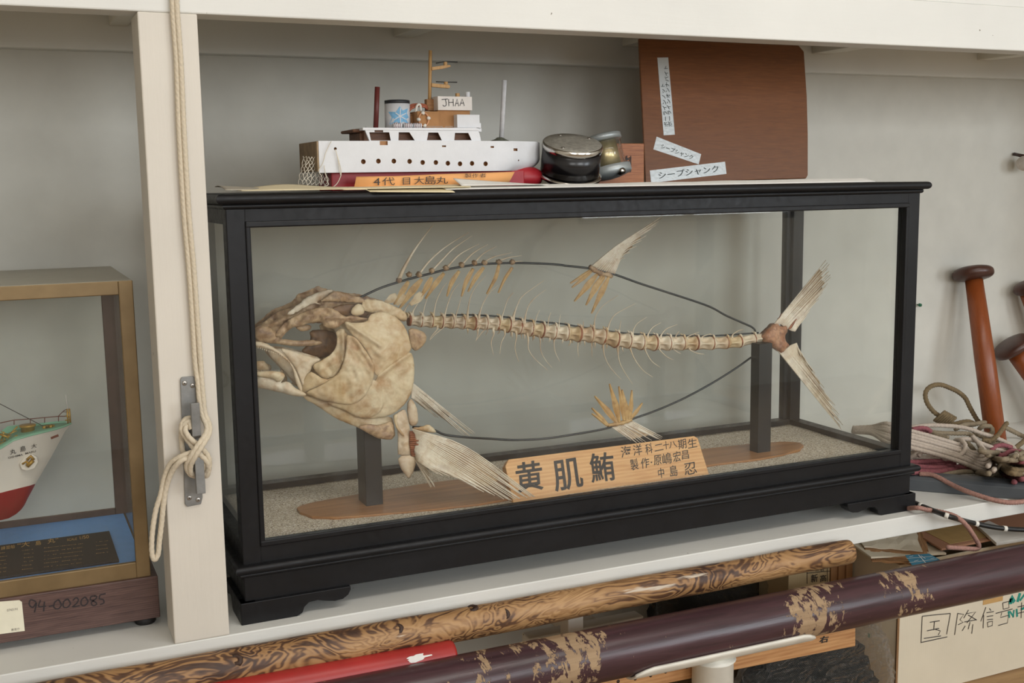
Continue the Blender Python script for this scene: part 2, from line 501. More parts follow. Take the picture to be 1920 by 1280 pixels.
# corner posts and rails
for cx in (0, W):
    for cy in (0, D):
        x0, x1 = (cx, cx + A) if cx == 0 else (cx - A, cx)
        y0, y1 = (cy, cy + A) if cy == 0 else (cy - A, cy)
        b = MB(); b.box((x0, y0, 0.079), (x1, y1, ZCB), 0.0012); part(b, 'corner_post', BK, case)
for (n_, z0, z1) in (('bottom_rail', 0.079, ZOB), ('top_rail', ZOT, ZCB)):
    for y0, y1 in ((0.0004, A), (D - A, D - 0.0004)):
        b = MB(); b.box((A - 0.0005, y0, z0), (W - A + 0.0005, y1, z1), 0.0008); part(b, n_, BK, case)
    for x0, x1 in ((0.0004, A), (W - A, W - 0.0004)):
        b = MB(); b.box((x0, A - 0.0005, z0), (x1, D - A + 0.0005, z1), 0.0008); part(b, n_, BK, case)
# glazing beads round the front opening
b = MB()
for lo, hi in (((A - .001, ZOB - .004), (A + .006, ZOT + .004)), ((W - A - .006, ZOB - .004), (W - A + .001, ZOT + .004)),
               ((A - .001, ZOB - .004), (W - A + .001, ZOB + .0045)), ((A - .001, ZOT - .0045), (W - A + .001, ZOT + .004))):
    b.box((lo[0], -0.0025 - (0.0005 if hi[0] - lo[0] > 0.1 else 0), lo[1]), (hi[0], 0.010, hi[1]), 0.0018)
part(b, 'glazing_bead', BK, case)
# rear posts stand wider than the front ones
for x0, x1 in ((0.0255, 0.040), (W - 0.036, W - 0.0255)):
    b = MB(); b.box((x0, D - 0.018, ZOB), (x1, D - 0.002, ZOT), 0.001); part(b, 'rear_stile', BK, case)
gp = 0.0030
b = MB(); b.box((A - .004, 0.0105, ZOB - .008), (W - A + .004, 0.0105 + gp, ZOT + .008)); part(b, 'front_glass', M['glass'], case)
b = MB(); b.box((A - .004, D - 0.014, ZOB - .008), (W - A + .004, D - 0.014 + gp, ZOT + .008)); part(b, 'rear_glass', M['glass'], case)
b = MB(); b.box((0.009, A - .004, ZOB - .008), (0.009 + gp, D - A + .004, ZOT + .008)); part(b, 'side_glass', M['glass'], case)
b = MB(); b.box((W - 0.009 - gp, A - .004, ZOB - .008), (W - 0.009, D - A + .004, ZOT + .008)); part(b, 'side_glass', M['glass'], case)
# top board with its rounded cornice
moulding('cornice', ZCB + 0.0005, ZCT, 0.0135)
moulding('cornice_fillet', ZCB - 0.0065, ZCB + 0.0012, 0.004)
b = MB(); b.box((-0.005, -0.005, ZCB), (W + 0.005, D + 0.005, ZCT), 0.001); part(b, 'top_board', BK, case)
# bracket feet: shaped profile along both sides of each corner
def foot(cx, sx, cy, sy):
    O = 0.0075
    L = 0.150
    prof = [(-O, 0.0), (0.070, 0.0), (0.078, 0.004), (0.081, 0.012), (0.088, 0.0175), (0.100, 0.0185), (0.112, 0.0155), (0.125, 0.013), (0.137, 0.014), (0.145, 0.019), (0.149, 0.026), (0.149, ZFT)]
    prof += [(-O, ZFT)]
    m = MB()
    fx = lambda d: cx + sx * d
    fy = lambda d: cy + sy * d
    m.prism([(fx(d), fy(-O), z) for d, z in prof], (0, sy * 0.022, 0), bev=0.0009)
    prof2 = [(d, z) for d, z in prof]
    m.prism([(fx(-O - 0.0003), fy(d * 0.75 if d > 0 else d + 0.0012), z) for d, z in prof2], (sx * 0.022, 0, 0), bev=0.0009)
    return part(m, 'bracket_foot', BK, case, fixn=True)
for cx, sx in ((0, 1), (W, -1)):
    for cy, sy in ((0, 1), (D, -1)): foot(cx, sx, cy, sy)

# ------------------------------------------------------------------ sand in the case
def sand_mat():
    t = NT('sand')
    v = t.n.new('ShaderNodeTexVoronoi'); v.inputs['Scale'].default_value = 620; t.l.new(t.co, v.inputs['Vector'])
    sep = t.n.new('ShaderNodeSeparateColor'); t.l.new(v.outputs['Color'], sep.inputs[0])
    c = t.ramp(sep.outputs[0], [(0.0, srgb(110, 92, 74)), (0.12, srgb(176, 160, 138)), (0.5, srgb(214, 202, 180)), (0.85, srgb(232, 224, 208)), (1.0, srgb(250, 246, 240))])
    big = t.noise(9, 3)
    c = t.mix(t.ramp(big, [(0.35, (0,) * 3 + (1,)), (0.7, (0.25,) * 3 + (1,))]), c, srgb(168, 150, 124))
    t.color(c); t.rough(0.9); t.bump(v.outputs['Distance'], 0.7, 0.0015)
    return t.m
M['sand'] = sand_mat()
SZ = 0.1005
rows = []
nx, ny = 90, 26
for j in range(ny + 1):
    r = []
    for i in range(nx + 1):
        x = A + 0.001 + (W - 2 * A - 0.002) * i / nx; y = A + 0.001 + (D - 2 * A - 0.002) * j / ny
        z = SZ + 0.0018 * noise.noise(Vector((x * 9, y * 9, 0))) + 0.0009 * noise.noise(Vector((x * 40, y * 40, 3)))
        r.append((x, y, z))
    rows.append(r)
b = MB(); b.sheet(rows, -0.018)
sand = b.build('sand', M['sand'], fixn=True)
tag(sand, 'pale speckled sand spread over the bottom of the display case', 'sand', kind='stuff')

# ------------------------------------------------------------------ stand under the skeleton: half-buried board with two black posts
stand = thing('skeleton_stand', (0.6, 0.14, 0.100), 'half-buried brown board in the sand with two black posts carrying the skeleton', 'stand')
top = [(556, 951), (566, 946), (590, 940), (640, 931), (700, 921), (800, 905), (900, 893), (1000, 880), (1100, 868), (1200, 855), (1300, 843), (1400, 832), (1470, 827), (1500, 829), (1507, 834)]
bot = [(1500, 842), (1470, 851), (1430, 859), (1340, 870), (1200, 892), (1050, 916), (900, 944), (820, 953), (760, 959), (690, 965), (630, 969), (585, 968), (562, 960)]
BZ = SZ + 0.0032
P2 = [at(u, v, Z=BZ) for u, v in top + bot]
wood_stand = timber('varnished_board', srgb(176, 126, 78), srgb(128, 84, 48), 'X', 0.8, 0.4)
b = MB(); b.prism([(p.x, p.y, BZ - 0.012) for p in P2], (0, 0, 0.012), bev=0.0012); part(b, 'base_board', wood_stand, stand)
blk = plain('black_post_paint', srgb(15, 14, 14), 0.4, var=0.2, scale=30)
x0 = at(687, 949, Z=BZ).x; y0 = at(687, 949, Z=BZ).y
b = MB(); b.box((x0, y0, BZ - 0.002), (x0 + 0.0275, y0 + 0.042, 0.285), 0.001); part(b, 'front_post', blk, stand)
q = at(1421, 849, Z=BZ)
zt = at(1421, 645, Y=q.y).z
b = MB(); b.box((q.x - 0.0005, q.y, BZ - 0.002), (q.x + 0.0285, q.y + 0.025, zt), 0.001); part(b, 'rear_post', blk, stand)

# ------------------------------------------------------------------ wooden name board lettered in black
ink = plain('black_ink', srgb(38, 35, 34), 0.6, bump=0)
pine = timber('planed_pine', srgb(228, 182, 128), srgb(204, 150, 96), 'X', 1.6, 0.5, wdist=3.0)
nb = thing('name_board', (0.62, 0.07, SZ), 'pale pine board brushed with large black characters, leaning in the sand before the fish', 'sign')
B0 = Vector((0.4345, 0.053, SZ - 0.004)); T0 = Vector((0.4345, 0.0885, 0.1620))
B1 = Vector((0.803, 0.053, SZ - 0.004)); T1 = Vector((0.800, 0.0885, 0.1625))
ex = (B1 - B0).normalized(); ez = (T0 - B0).normalized(); en = ex.cross(ez)   # en points back? flipped below
if en.y > 0: en = -en
H = (T0 - B0).length; Lb = (B1 - B0).length
poly = [B0, B1, T1 - ez * 0.005, T1 - ex * 0.006, T0 + ex * 0.008, T0 - ez * 0.010]
b = MB(); b.prism(poly, -en * 0.015, bev=0.0012); part(b, 'board', pine, nb)
def on_board(u, v):
    d = at(u, v, Y=0.07) - CAM
    t = (B0 - CAM).dot(en) / d.dot(en)
    return CAM + d * t
def board_text(mb, s, bl, br, tl, bold=0.012):
    O, R_, T_ = on_board(*bl), on_board(*br), on_board(*tl)
    text_quad(mb, s, O, R_ - O, T_ - O, bold, 0, 0.0006)
b = MB()
c7 = lambda x, y: (920 + x / 4.571, 690 + y / 4.571)
for s, bl, br, tl in (('黄', (225, 1075), (455, 1040), (205, 815)), ('肌', (555, 1065), (800, 1020), (520, 800)), ('鮪', (865, 985), (1075, 960), (835, 735)),
                      ('海', (1120, 770), (1210, 755), (1110, 675)), ('洋', (1225, 755), (1300, 740), (1215, 660)), ('科', (1330, 745), (1390, 725), (1320, 655)),
                      ('二', (1405, 715), (1480, 700), (1400, 660)), ('十', (1480, 700), (1530, 690), (1475, 630)), ('八', (1530, 690), (1600, 675), (1520, 635)),
                      ('期', (1610, 700), (1680, 685), (1600, 615)), ('生', (1690, 690), (1770, 675), (1685, 610)),
                      ('製', (1205, 880), (1270, 865), (1190, 785)), ('作', (1290, 865), (1360, 850), (1285, 775)), ('·', (1372, 815), (1384, 812), (1370, 803)),
                      ('原', (1400, 835), (1465, 825), (1395, 750)), ('嶋', (1475, 830), (1555, 812), (1465, 735)), ('宏', (1565, 810), (1630, 795), (1560, 720)), ('昌', (1640, 785), (1700, 775), (1635, 710)),
                      ('中', (1440, 945), (1490, 935), (1430, 860)), ('島', (1540, 935), (1605, 920), (1530, 840)), ('忍', (1665, 920), (1770, 900), (1650, 820))):
    board_text(b, s, c7(*bl), c7(*br), c7(*tl), 0.013 if s in '黄肌鮪' else 0.003)
part(b, 'brush_lettering', ink, nb, label='black brush lettering')
# ------------------------------------------------------------------ the fish skeleton
YF = 0.158            # middle plane of the fish
fish = thing('fish_skeleton', (0.6, YF, 0.33), 'mounted tuna skeleton with bony head, long spine and forked tail in the black case', 'fish skeleton')
c1 = lambda x, y: (460 + x / 3.765, 500 + y / 3.765)
c2 = lambda x, y: (640 + x / 4.571, 420 + y / 4.571)
c3 = lambda x, y: (740 + x / 5.053, 570 + y / 5.053)
c4 = lambda x, y: (1020 + x / 3.88, 400 + y / 3.88)
c5 = lambda x, y: (1380 + x / 3.2, 460 + y / 3.2)
c6 = lambda x, y: (640 + x / 4.2675, 700 + y / 4.2675)

def bulge(u, v):
    """half thickness of the head"""
    a = ((u - 705) / 215.0) ** 2 + ((v - 665) / 165.0) ** 2
    return 0.060 * sqrt(max(0.03, 1 - a))

def chaikin(P, n=2):
    for _ in range(n):
        Q = []
        for i in range(len(P)):
            a, b2 = P[i], P[(i + 1) % len(P)]
            Q.append((a[0] * .75 + b2[0] * .25, a[1] * .75 + b2[1] * .25)); Q.append((a[0] * .25 + b2[0] * .75, a[1] * .25 + b2[1] * .75))
        P = Q
    return P

def plate(name, outline, mat, off=0.0, dome=0.002, fall=5.0, thick=0.0016, grid=3.6, yfun=None, relief=0.0016, smooth_n=1, rim=0.0, mirror=False, ridges=(), parent=None, jag=1.0):
    """a bony plate: outline in photograph coordinates, laid on the curved side of the head"""
    jr = random.Random(len(outline) * 31 + int(outline[0][0]))
    P = chaikin([(a + jr.uniform(-jag, jag), b2 + jr.uniform(-jag, jag)) for a, b2 in outline], smooth_n)
    # resample to about grid/2
    Q = []
    for i in range(len(P)):
        a, b2 = P[i], P[(i + 1) % len(P)]
        L = math.hypot(a[0] - b2[0], a[1] - b2[1]); n = max(1, int(L / (grid * 0.9)))
        for k in range(n): Q.append((a[0] + (b2[0] - a[0]) * k / n, a[1] + (b2[1] - a[1]) * k / n))
    P = [(a + jag * 0.8 * noise.noise(Vector((a / 4, b2 / 4, 1))), b2 + jag * 0.8 * noise.noise(Vector((a / 4, b2 / 4, 8)))) for a, b2 in Q]
    def inside(x, y):
        c = False
        for i in range(len(P)):
            a, b2 = P[i - 1], P[i]
            if (a[1] > y) != (b2[1] > y) and x < (b2[0] - a[0]) * (y - a[1]) / (b2[1] - a[1]) + a[0]: c = not c
        return c
    def edist(x, y):
        m = 1e9
        for i in range(len(P)):
            a, b2 = P[i - 1], P[i]
            dx, dy = b2[0] - a[0], b2[1] - a[1]; L2 = dx * dx + dy * dy or 1e-9
            t = max(0, min(1, ((x - a[0]) * dx + (y - a[1]) * dy) / L2))
            m = min(m, math.hypot(x - a[0] - dx * t, y - a[1] - dy * t))
        return m
    fan_c = (P[0][0] - 12, P[0][1] - 12)
    pts = [Vector(p) for p in P]; ne = len(pts); ds = [0.0] * ne
    x0 = min(p[0] for p in P); x1 = max(p[0] for p in P); y0 = min(p[1] for p in P); y1 = max(p[1] for p in P)
    j = 0; y = y0
    while y < y1:
        x = x0 + (grid / 2 if j % 2 else 0)
        while x < x1:
            if inside(x, y):
                d = edist(x, y)
                if d > grid * 0.45: pts.append(Vector((x, y))); ds.append(d)
            x += grid
        y += grid * 0.866; j += 1
    V, E, Fc, ov, oe, of = delaunay_2d_cdt(pts, [(i, (i + 1) % ne) for i in range(ne)], [], 1, 1e-5)
    dmap = [ds[o[0]] if o else 0.0 for o in ov]
    front, back = [], []
    for p, d in zip(V, dmap):
        u, v = p.x, p.y
        Yb = (yfun(u, v) if yfun else YF - bulge(u, v)) - off
        s_ = 1 - exp(-d / fall)
        Yb -= dome * s_
        if rim: Yb -= rim * exp(-((d - 3) / 2.5) ** 2)
        for (ra, rb, rw, rh) in ridges:
            dx, dy = rb[0] - ra[0], rb[1] - ra[1]
            t = max(0, min(1, ((u - ra[0]) * dx + (v - ra[1]) * dy) / (dx * dx + dy * dy)))
            q_ = math.hypot(u - ra[0] - dx * t, v - ra[1] - dy * t)
            Yb -= rh * exp(-(q_ / rw) ** 2)
        Yb -= relief * (noise.noise(Vector((u / 16, v / 16, off * 300))) * min(1, d / 6) + 0.45 * noise.noise(Vector((u / 7, v / 7, 5))) + 0.22 * noise.noise(Vector((u / 3.2, v / 3.2, 9))))
        # growth striae fanning across the bone
        ang_ = math.atan2(v - fan_c[1], u - fan_c[0])
        Yb -= 0.00035 * sin(ang_ * 46 + 2.5 * noise.noise(Vector((u / 30, v / 30, 2)))) * min(1, d / 10)
        front.append(at(u, v, Y=Yb)); back.append(at(u, v, Y=Yb) + Vector((0, thick, 0)))
    n = len(front)
    # orientation: outward is -Y
    fs = []
    for f in Fc:
        a, b2, c = (front[i] for i in f[:3])
        f = list(f)
        if (b2 - a).cross(c - a).y > 0: f.reverse()
        fs.append(f); fs.append([i + n for i in reversed(f)])
    cnt = {}
    for f in fs[0::2]:
        for i in range(len(f)): cnt[(f[i], f[(i + 1) % len(f)])] = 1
    side = [(b2, a, a + n, b2 + n) for (a, b2) in cnt if (b2, a) not in cnt]
    m = MB(); m.add(front + back, fs + [list(s_) for s_ in side], 0, True)
    o = m.build(name, mat, parent or fish)
    if mirror:
        m2 = MB(); m2.add([Vector((p.x, 2 * YF - p.y, p.z)) for p in front + back], [list(reversed(f)) for f in fs] + [list(reversed(s_)) for s_ in side], 0, True)
        m2.build(name, mat, fish)
    return o
C = lambda L: [c1(*p) for p in L]
flat = lambda y: (lambda u, v: YF + y)
# inner wall of the orbit and the mouth, farthest in
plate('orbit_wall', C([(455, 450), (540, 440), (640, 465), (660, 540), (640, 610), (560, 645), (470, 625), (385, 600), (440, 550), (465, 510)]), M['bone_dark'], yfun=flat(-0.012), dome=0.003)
plate('palate_plate', C([(150, 585), (260, 570), (400, 600), (540, 650), (520, 690), (430, 760), (390, 860), (340, 800), (250, 700), (190, 650)]), M['bone_pale'], yfun=flat(-0.014), dome=0.004, mirror=True)
plate('tongue_bone', C([(70, 665), (130, 660), (165, 700), (170, 735), (75, 738)]), M['bone'], yfun=flat(0.0), dome=0.006)
# cranium
plate('braincase', C([(60, 450), (100, 415), (160, 370), (230, 322), (310, 297), (370, 268), (440, 216), (520, 180), (598, 152), (612, 170), (640, 180), (770, 205), (880, 222), (960, 232), (1040, 272), (1110, 312), (1142, 345), (1136, 388), (1060, 380), (900, 360), (760, 350), (640, 400), (540, 405), (470, 400), (390, 415), (330, 432), (275, 478), (240, 545), (170, 540), (70, 520)]),
      M['bone_brown'], yfun=lambda u, v: YF - 0.010 - 0.026 * max(0, min(1, (u - 478) / 160)), dome=0.004, fall=10, relief=0.0055, mirror=True, jag=1.6,
      ridges=((c1(110, 430), c1(400, 330), 5, 0.006), (c1(330, 420), c1(560, 300), 6, 0.007), (c1(440, 225), c1(600, 260), 5, 0.004)))
plate('frontal_crest', C([(430, 222), (520, 180), (600, 150), (615, 168), (600, 190), (560, 225), (500, 245), (540, 270), (480, 262), (400, 300), (330, 345), (290, 330), (360, 275)]), M['bone_pale'], yfun=lambda u, v: YF - 0.040, dome=0.0018, relief=0.004, jag=2.2)
plate('skull_roof_bone', C([(560, 215), (630, 172), (700, 182), (770, 208), (840, 225), (840, 262), (770, 250), (680, 245), (600, 250), (520, 240)]), M['bone_brown'], yfun=lambda u, v: YF - 0.050, dome=0.002, relief=0.004, jag=2.0)
plate('supraoccipital_plate', C([(820, 225), (950, 228), (1040, 270), (1110, 312), (1142, 345), (1136, 385), (1060, 352), (960, 318), (880, 330), (830, 300)]), M['bone'], yfun=lambda u, v: YF - 0.050, dome=0.0015, fall=4, relief=0.0045, jag=2.0)
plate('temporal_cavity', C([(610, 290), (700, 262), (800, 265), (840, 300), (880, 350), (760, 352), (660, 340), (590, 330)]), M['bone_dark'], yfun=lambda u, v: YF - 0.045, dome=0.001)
plate('pale_ear_bone', C([(750, 300), (790, 262), (830, 270), (845, 330), (800, 350), (745, 340)]), M['bone'], yfun=lambda u, v: YF - 0.052, dome=0.004)
plate('side_skull_bone', C([(270, 400), (400, 330), (500, 290), (560, 285), (640, 300), (700, 350), (740, 345), (850, 358), (860, 378), (760, 392), (690, 400), (640, 440), (560, 430), (545, 385), (470, 395), (380, 415), (300, 440), (250, 500), (200, 500)]), M['bone_brown'], yfun=lambda u, v: YF - 0.030 - 0.022 * max(0, min(1, (u - 520) / 120)), dome=0.003, relief=0.005, mirror=True, jag=1.8,
      ridges=((c1(550, 360), c1(860, 365), 3, 0.004),))
plate('snout_bone', C([(62, 440), (100, 415), (170, 425), (230, 470), (255, 540), (180, 545), (70, 522)]), M['bone_brown'], yfun=flat(-0.026), dome=0.006, relief=0.003)
plate('eye_socket_bar', C([(170, 520), (260, 508), (360, 520), (460, 515), (545, 530), (545, 552), (440, 560), (330, 558), (230, 550)]), M['bone_brown'], yfun=flat(-0.024), dome=0.005)
plate('hanging_orbit_bone', C([(355, 425), (420, 408), (470, 415), (460, 445), (410, 458), (370, 448)]), M['bone_brown'], yfun=flat(-0.02), dome=0.003)
# throat and lower parts
plate('throat_plate', C([(400, 905), (500, 925), (640, 960), (740, 1000), (810, 1065), (930, 1068), (1030, 1052), (1052, 1110), (1058, 1222), (960, 1222), (880, 1185), (800, 1132), (690, 1092), (600, 1050), (500, 975), (430, 940)]), M['bone'], yfun=lambda u, v: YF - 0.022 - 0.3 * bulge(u, v), dome=0.006, fall=12, relief=0.003, mirror=True)
plate('throat_keel', C([(780, 1128), (860, 1110), (960, 1120), (1040, 1080), (1056, 1222), (960, 1222), (880, 1182)]), M['bone_brown'], yfun=lambda u, v: YF - 0.047, dome=0.004)
# jaws
plate('lower_jaw', C([(66, 742), (170, 735), (272, 745), (284, 778), (240, 822), (300, 800), (352, 858), (392, 876), (442, 905), (405, 915), (330, 912), (240, 885), (160, 868), (66, 852)]), M['bone_pale'], yfun=lambda u, v: YF - 0.034 - 0.0004 * max(0, u - 480) * 0.5, dome=0.006, mirror=True)
plate('jaw_tooth_bone', C([(68, 742), (170, 736), (270, 746), (282, 776), (235, 822), (200, 790), (70, 775)]), M['bone'], yfun=lambda u, v: YF - 0.042 - 0.0002 * max(0, u - 480), dome=0.004)
plate('upper_jaw', C([(58, 525), (130, 530), (220, 582), (300, 648), (345, 720), (380, 790), (412, 880), (385, 886), (345, 800), (330, 700), (250, 622), (160, 580), (60, 568)]), M['bone_pale'], yfun=lambda u, v: YF - 0.040 - 0.0001 * (u - 480), dome=0.005, fall=4, mirror=True)
plate('cheek_plate', C([(240, 570), (330, 595), (470, 640), (545, 655), (470, 690), (460, 740), (430, 800), (405, 870), (385, 780), (350, 700), (300, 640)]), M['bone_pale'], yfun=lambda u, v: YF - 0.044, dome=0.004, relief=0.003)
m = MB()
for k in range(16):     # fine teeth along the lower jaw
    u, v = c1(78 + k * 12, 742 - 3 * (k % 2))
    p = at(u, v, Y=YF - 0.040 - 0.0002 * (u - 480))
    m.tube([p - Vector((0, 0, .001)), p + Vector((0, 0, .0022))], [0.0007, 0.0002], 5)
for k in range(16):
    x = 90 + k * 15; y = 570 + (x - 90) * 0.33 + max(0, x - 240) * 0.35
    u, v = c1(x, y)
    p = at(u, v, Y=YF - 0.042 - 0.0001 * (u - 480))
    m.tube([p + Vector((0, 0, .001)), p - Vector((0, 0, .0022))], [0.0007, 0.0002], 5)
m.build('tooth_row', M['bone_pale'], fish)
# cheek and gill covers, from the inside outwards
plate('lower_gill_cover', C([(925, 775), (985, 718), (1080, 655), (1172, 590), (1190, 660), (1192, 780), (1180, 880), (1140, 960), (1060, 1032), (960, 1062), (860, 1074), (800, 1066), (830, 980), (890, 880)]), M['bone'], off=0.0, dome=0.0018, relief=0.002, mirror=True,
      ridges=((c1(935, 770), c1(1170, 600), 5, 0.005),))
plate('between_gill_cover', C([(850, 830), (895, 790), (945, 815), (970, 870), (978, 950), (970, 1012), (930, 1050), (860, 1072), (790, 1062), (700, 1010), (560, 960), (640, 940), (760, 950)]), M['bone'], off=0.003, dome=0.0015, mirror=True)
plate('gill_cover', C([(692, 392), (720, 380), (760, 400), (860, 392), (876, 345), (930, 318), (1000, 320), (1062, 350), (1112, 402), (1142, 462), (1162, 530), (1176, 592), (1090, 652), (1000, 712), (935, 785), (905, 740), (890, 660), (850, 590), (800, 525), (735, 462)]), M['bone'], off=0.004, dome=0.002, fall=9, relief=0.0025, mirror=True,
      ridges=((c1(715, 395), c1(960, 560), 4, 0.006), (c1(850, 520), c1(985, 650), 8, 0.002)))
plate('quadrate_bone', C([(640, 450), (690, 425), (722, 480), (718, 560), (705, 650), (665, 745), (620, 790), (560, 797), (500, 752), (468, 690), (540, 662), (612, 612), (646, 560), (652, 500)]), M['bone'], off=-0.006, dome=0.002, relief=0.004, mirror=True,
      ridges=((c1(690, 440), c1(690, 660), 4, 0.004), (c1(690, 660), c1(620, 780), 4, 0.004)))
plate('cheek_bone', C([(712, 480), (770, 490), (830, 555), (882, 640), (915, 700), (908, 782), (882, 850), (832, 930), (770, 972), (690, 972), (600, 952), (500, 932), (440, 900), (428, 882), (520, 842), (600, 800), (664, 745), (704, 650), (718, 560)]), M['bone'], off=0.0055, dome=0.0025, fall=7, rim=0.0012, relief=0.0025, mirror=True,
      ridges=((c1(770, 495), c1(900, 690), 4, 0.004), (c1(900, 690), c1(895, 800), 4, 0.003)))
plate('jaw_joint_bone', C([(385, 870), (410, 800), (455, 735), (500, 755), (560, 800), (640, 780), (570, 830), (500, 850), (425, 890), (400, 900)]), M['bone'], off=0.002, dome=0.003)
plate('shoulder_flap', C([(1150, 425), (1240, 445), (1280, 478), (1270, 540), (1205, 600), (1180, 582), (1160, 520)]), M['bone_brown'], yfun=lambda u, v: YF - 0.03, dome=0.003)
# shoulder girdle under the gill cover
K = lambda L: [c6(*p) for p in L]
plate('girdle_plate', K([(520, 250), (558, 188), (600, 258), (615, 350), (604, 415), (560, 420), (540, 380)]), M['bone_pale'], yfun=flat(-0.028), dome=0.003)
plate('girdle_bone', K([(410, 345), (440, 320), (510, 280), (530, 340), (545, 420), (560, 520), (585, 655), (455, 658), (452, 600), (460, 480), (430, 400)]), M['bone_pale'], yfun=flat(-0.042), dome=0.004, relief=0.003)
plate('girdle_splint', K([(420, 330), (460, 330), (440, 400), (520, 515), (480, 490), (430, 420)]), M['bone'], yfun=flat(-0.048), dome=0.002)
plate('girdle_tip', K([(450, 662), (588, 655), (606, 705), (570, 790), (540, 848), (515, 825), (475, 750)]), M['bone_pale'], yfun=flat(-0.046), dome=0.005, fall=5)
plate('girdle_knob', K([(560, 432), (640, 432), (700, 405), (745, 440), (765, 470), (700, 470), (610, 455)]), M['bone'], yfun=flat(-0.030), dome=0.003)

# fins: fans of tapering rays, each fan one mesh
def fan(name, base, tips, n, y_base, y_tip, r0, r1, mat, sag=0.0, jitter=0.0, webbing=None, mids=None, parent=None):
    """base and tips: polylines in photograph coordinates; n rays between them"""
    def along(L, t):
        x = t * (len(L) - 1); i = min(int(x), len(L) - 2); f = x - i
        return (L[i][0] + (L[i + 1][0] - L[i][0]) * f, L[i][1] + (L[i + 1][1] - L[i][1]) * f)
    m = MB()
    rr = random.Random(sum(ord(c) for c in name))
    lines = []
    for k in range(n):
        t = k / (n - 1)
        a, z = along(base, t), along(tips, t)
        z = (z[0] + rr.uniform(-jitter, jitter), z[1] + rr.uniform(-jitter, jitter))
        A3, Z3 = at(*a, Y=y_base), at(*z, Y=y_tip + rr.uniform(-0.001, 0.001))
        if mids:
            q = along(mids, t); Q3 = at(*q, Y=(y_base * .5 + y_tip * .5)); pts = spline([A3, Q3, Z3], (Z3 - A3).length / 10)
        else:
            pts = [A3.lerp(Z3, i / 8) + Vector((0, 0, -sag * 4 * (i / 8) * (1 - i / 8))) for i in range(9)]
        R_ = [r0 + (r1 - r0) * i / (len(pts) - 1) for i in range(len(pts))]
        m.tube(pts, R_, 6)
        lines.append(pts)
    if webbing:
        # thin membrane between neighbouring rays
        rows = [l[:max(3, int(len(l) * webbing))] for l in lines]
        L_ = min(len(r) for r in rows)
        m.sheet([[p + Vector((0, 0.0006, 0)) for p in r[:L_]] for r in rows], 0.0004, 1)
    return m.build(name, [mat, M['ray_web']], parent or fish)
# near pectoral fin: points forward and down past the name board
fan('pectoral_fin', K([(565, 445), (590, 480), (600, 560), (585, 610), (600, 690)]), K([(1545, 990), (1490, 985), (1420, 1000), (1330, 1015), (1180, 960), (1050, 900), (900, 830), (770, 800)]),
    30, YF - 0.050, YF - 0.108, 0.0013, 0.0006, M['ray'], jitter=2.5, webbing=0.85, mids=K([(1000, 590), (980, 640), (940, 700), (900, 740), (850, 760), (780, 760), (720, 740), (670, 740)]))
fan('pectoral_fin_base', K([(545, 470), (545, 560), (560, 650)]), K([(625, 470), (620, 560), (615, 660)]), 12, YF - 0.046, YF - 0.052, 0.0022, 0.0016, M['tissue'], jitter=1)
fan('pelvic_fin', K([(590, 690), (612, 700), (625, 715)]), K([(730, 915), (745, 890), (725, 830), (700, 770)]), 12, YF - 0.046, YF - 0.066, 0.0010, 0.0004, M['ray'], jitter=4, webbing=0.8)
fan('far_pectoral_fin', K([(560, 70), (560, 120), (560, 190)]), K([(1060, 465), (1030, 490), (1000, 500), (830, 380), (690, 300)]), 18, YF + 0.045, YF + 0.075, 0.0012, 0.0005, M['ray'], jitter=4, webbing=0.7)
# tail fin
T = lambda L: [c5(*p) for p in L]
fan('upper_tail_lobe', T([(225, 480), (262, 468), (300, 495), (330, 510), (350, 515)]), T([(548, 85), (556, 140), (558, 200), (515, 285), (440, 390), (385, 470)]), 24, YF - 0.004, YF - 0.008, 0.0017, 0.0006, M['ray'], jitter=3, webbing=0.9)
fan('lower_tail_lobe', T([(240, 615), (268, 632), (300, 620), (325, 600), (360, 585)]), T([(640, 1100), (622, 1060), (610, 1010), (570, 930), (500, 810), (400, 660)]), 24, YF - 0.004, YF - 0.014, 0.0017, 0.0006, M['ray'], jitter=3, webbing=0.9)
plate('tail_root', T([(158, 540), (200, 500), (240, 462), (275, 490), (300, 480), (310, 510), (290, 540), (300, 575), (325, 600), (300, 615), (280, 645), (245, 625), (210, 600), (165, 585)]), M['tail_bone'], yfun=flat(-0.008), dome=0.008, fall=6, thick=0.012, relief=0.004)
for pts in ([(255, 440), (280, 395), (270, 430)], [(320, 495), (375, 425), (340, 490)], [(250, 630), (285, 650), (262, 600)]):
    q = T(pts + [((pts[0][0] + pts[-1][0]) / 2 - 12, (pts[0][1] + pts[-1][1]) / 2 + 10)])
    plate('tail_tissue', q, M['tissue'], yfun=flat(-0.0075), dome=0.001, thick=0.002, grid=3)

# vertebrae: (photo x of the joints, photo y of the middle, half height)
J = [(765, 600, 9)] + [c3(x, y) + (r,) for x, y, r in ((138, 152, 11), (245, 160, 12.5), (345, 163, 13), (440, 168, 13), (540, 172, 13), (645, 177, 13), (750, 180, 13.5), (860, 182, 13.5), (970, 185, 14), (1075, 200, 14.5), (1180, 218, 14.5), (1285, 236, 15), (1390, 250, 15), (1505, 265, 15), (1620, 275, 15.5), (1740, 284, 15.5), (1850, 290, 16))]
J += [c4(x, y) + (r,) for x, y, r in ((425, 897, 16), (520, 918, 16), (610, 927, 15.5), (705, 937, 15.5), (800, 942, 15.5), (900, 944, 15), (1000, 944, 14.5), (1100, 944, 14), (1215, 944, 13.5), (1320, 940, 12.5), (1420, 934, 11.5), (1525, 912, 10), (1595, 905, 9.5))]
for i in range(len(J)): J[i] = tuple(J[i])
SPINES = {}   # vertebra index -> list of (name, polyline, r0)
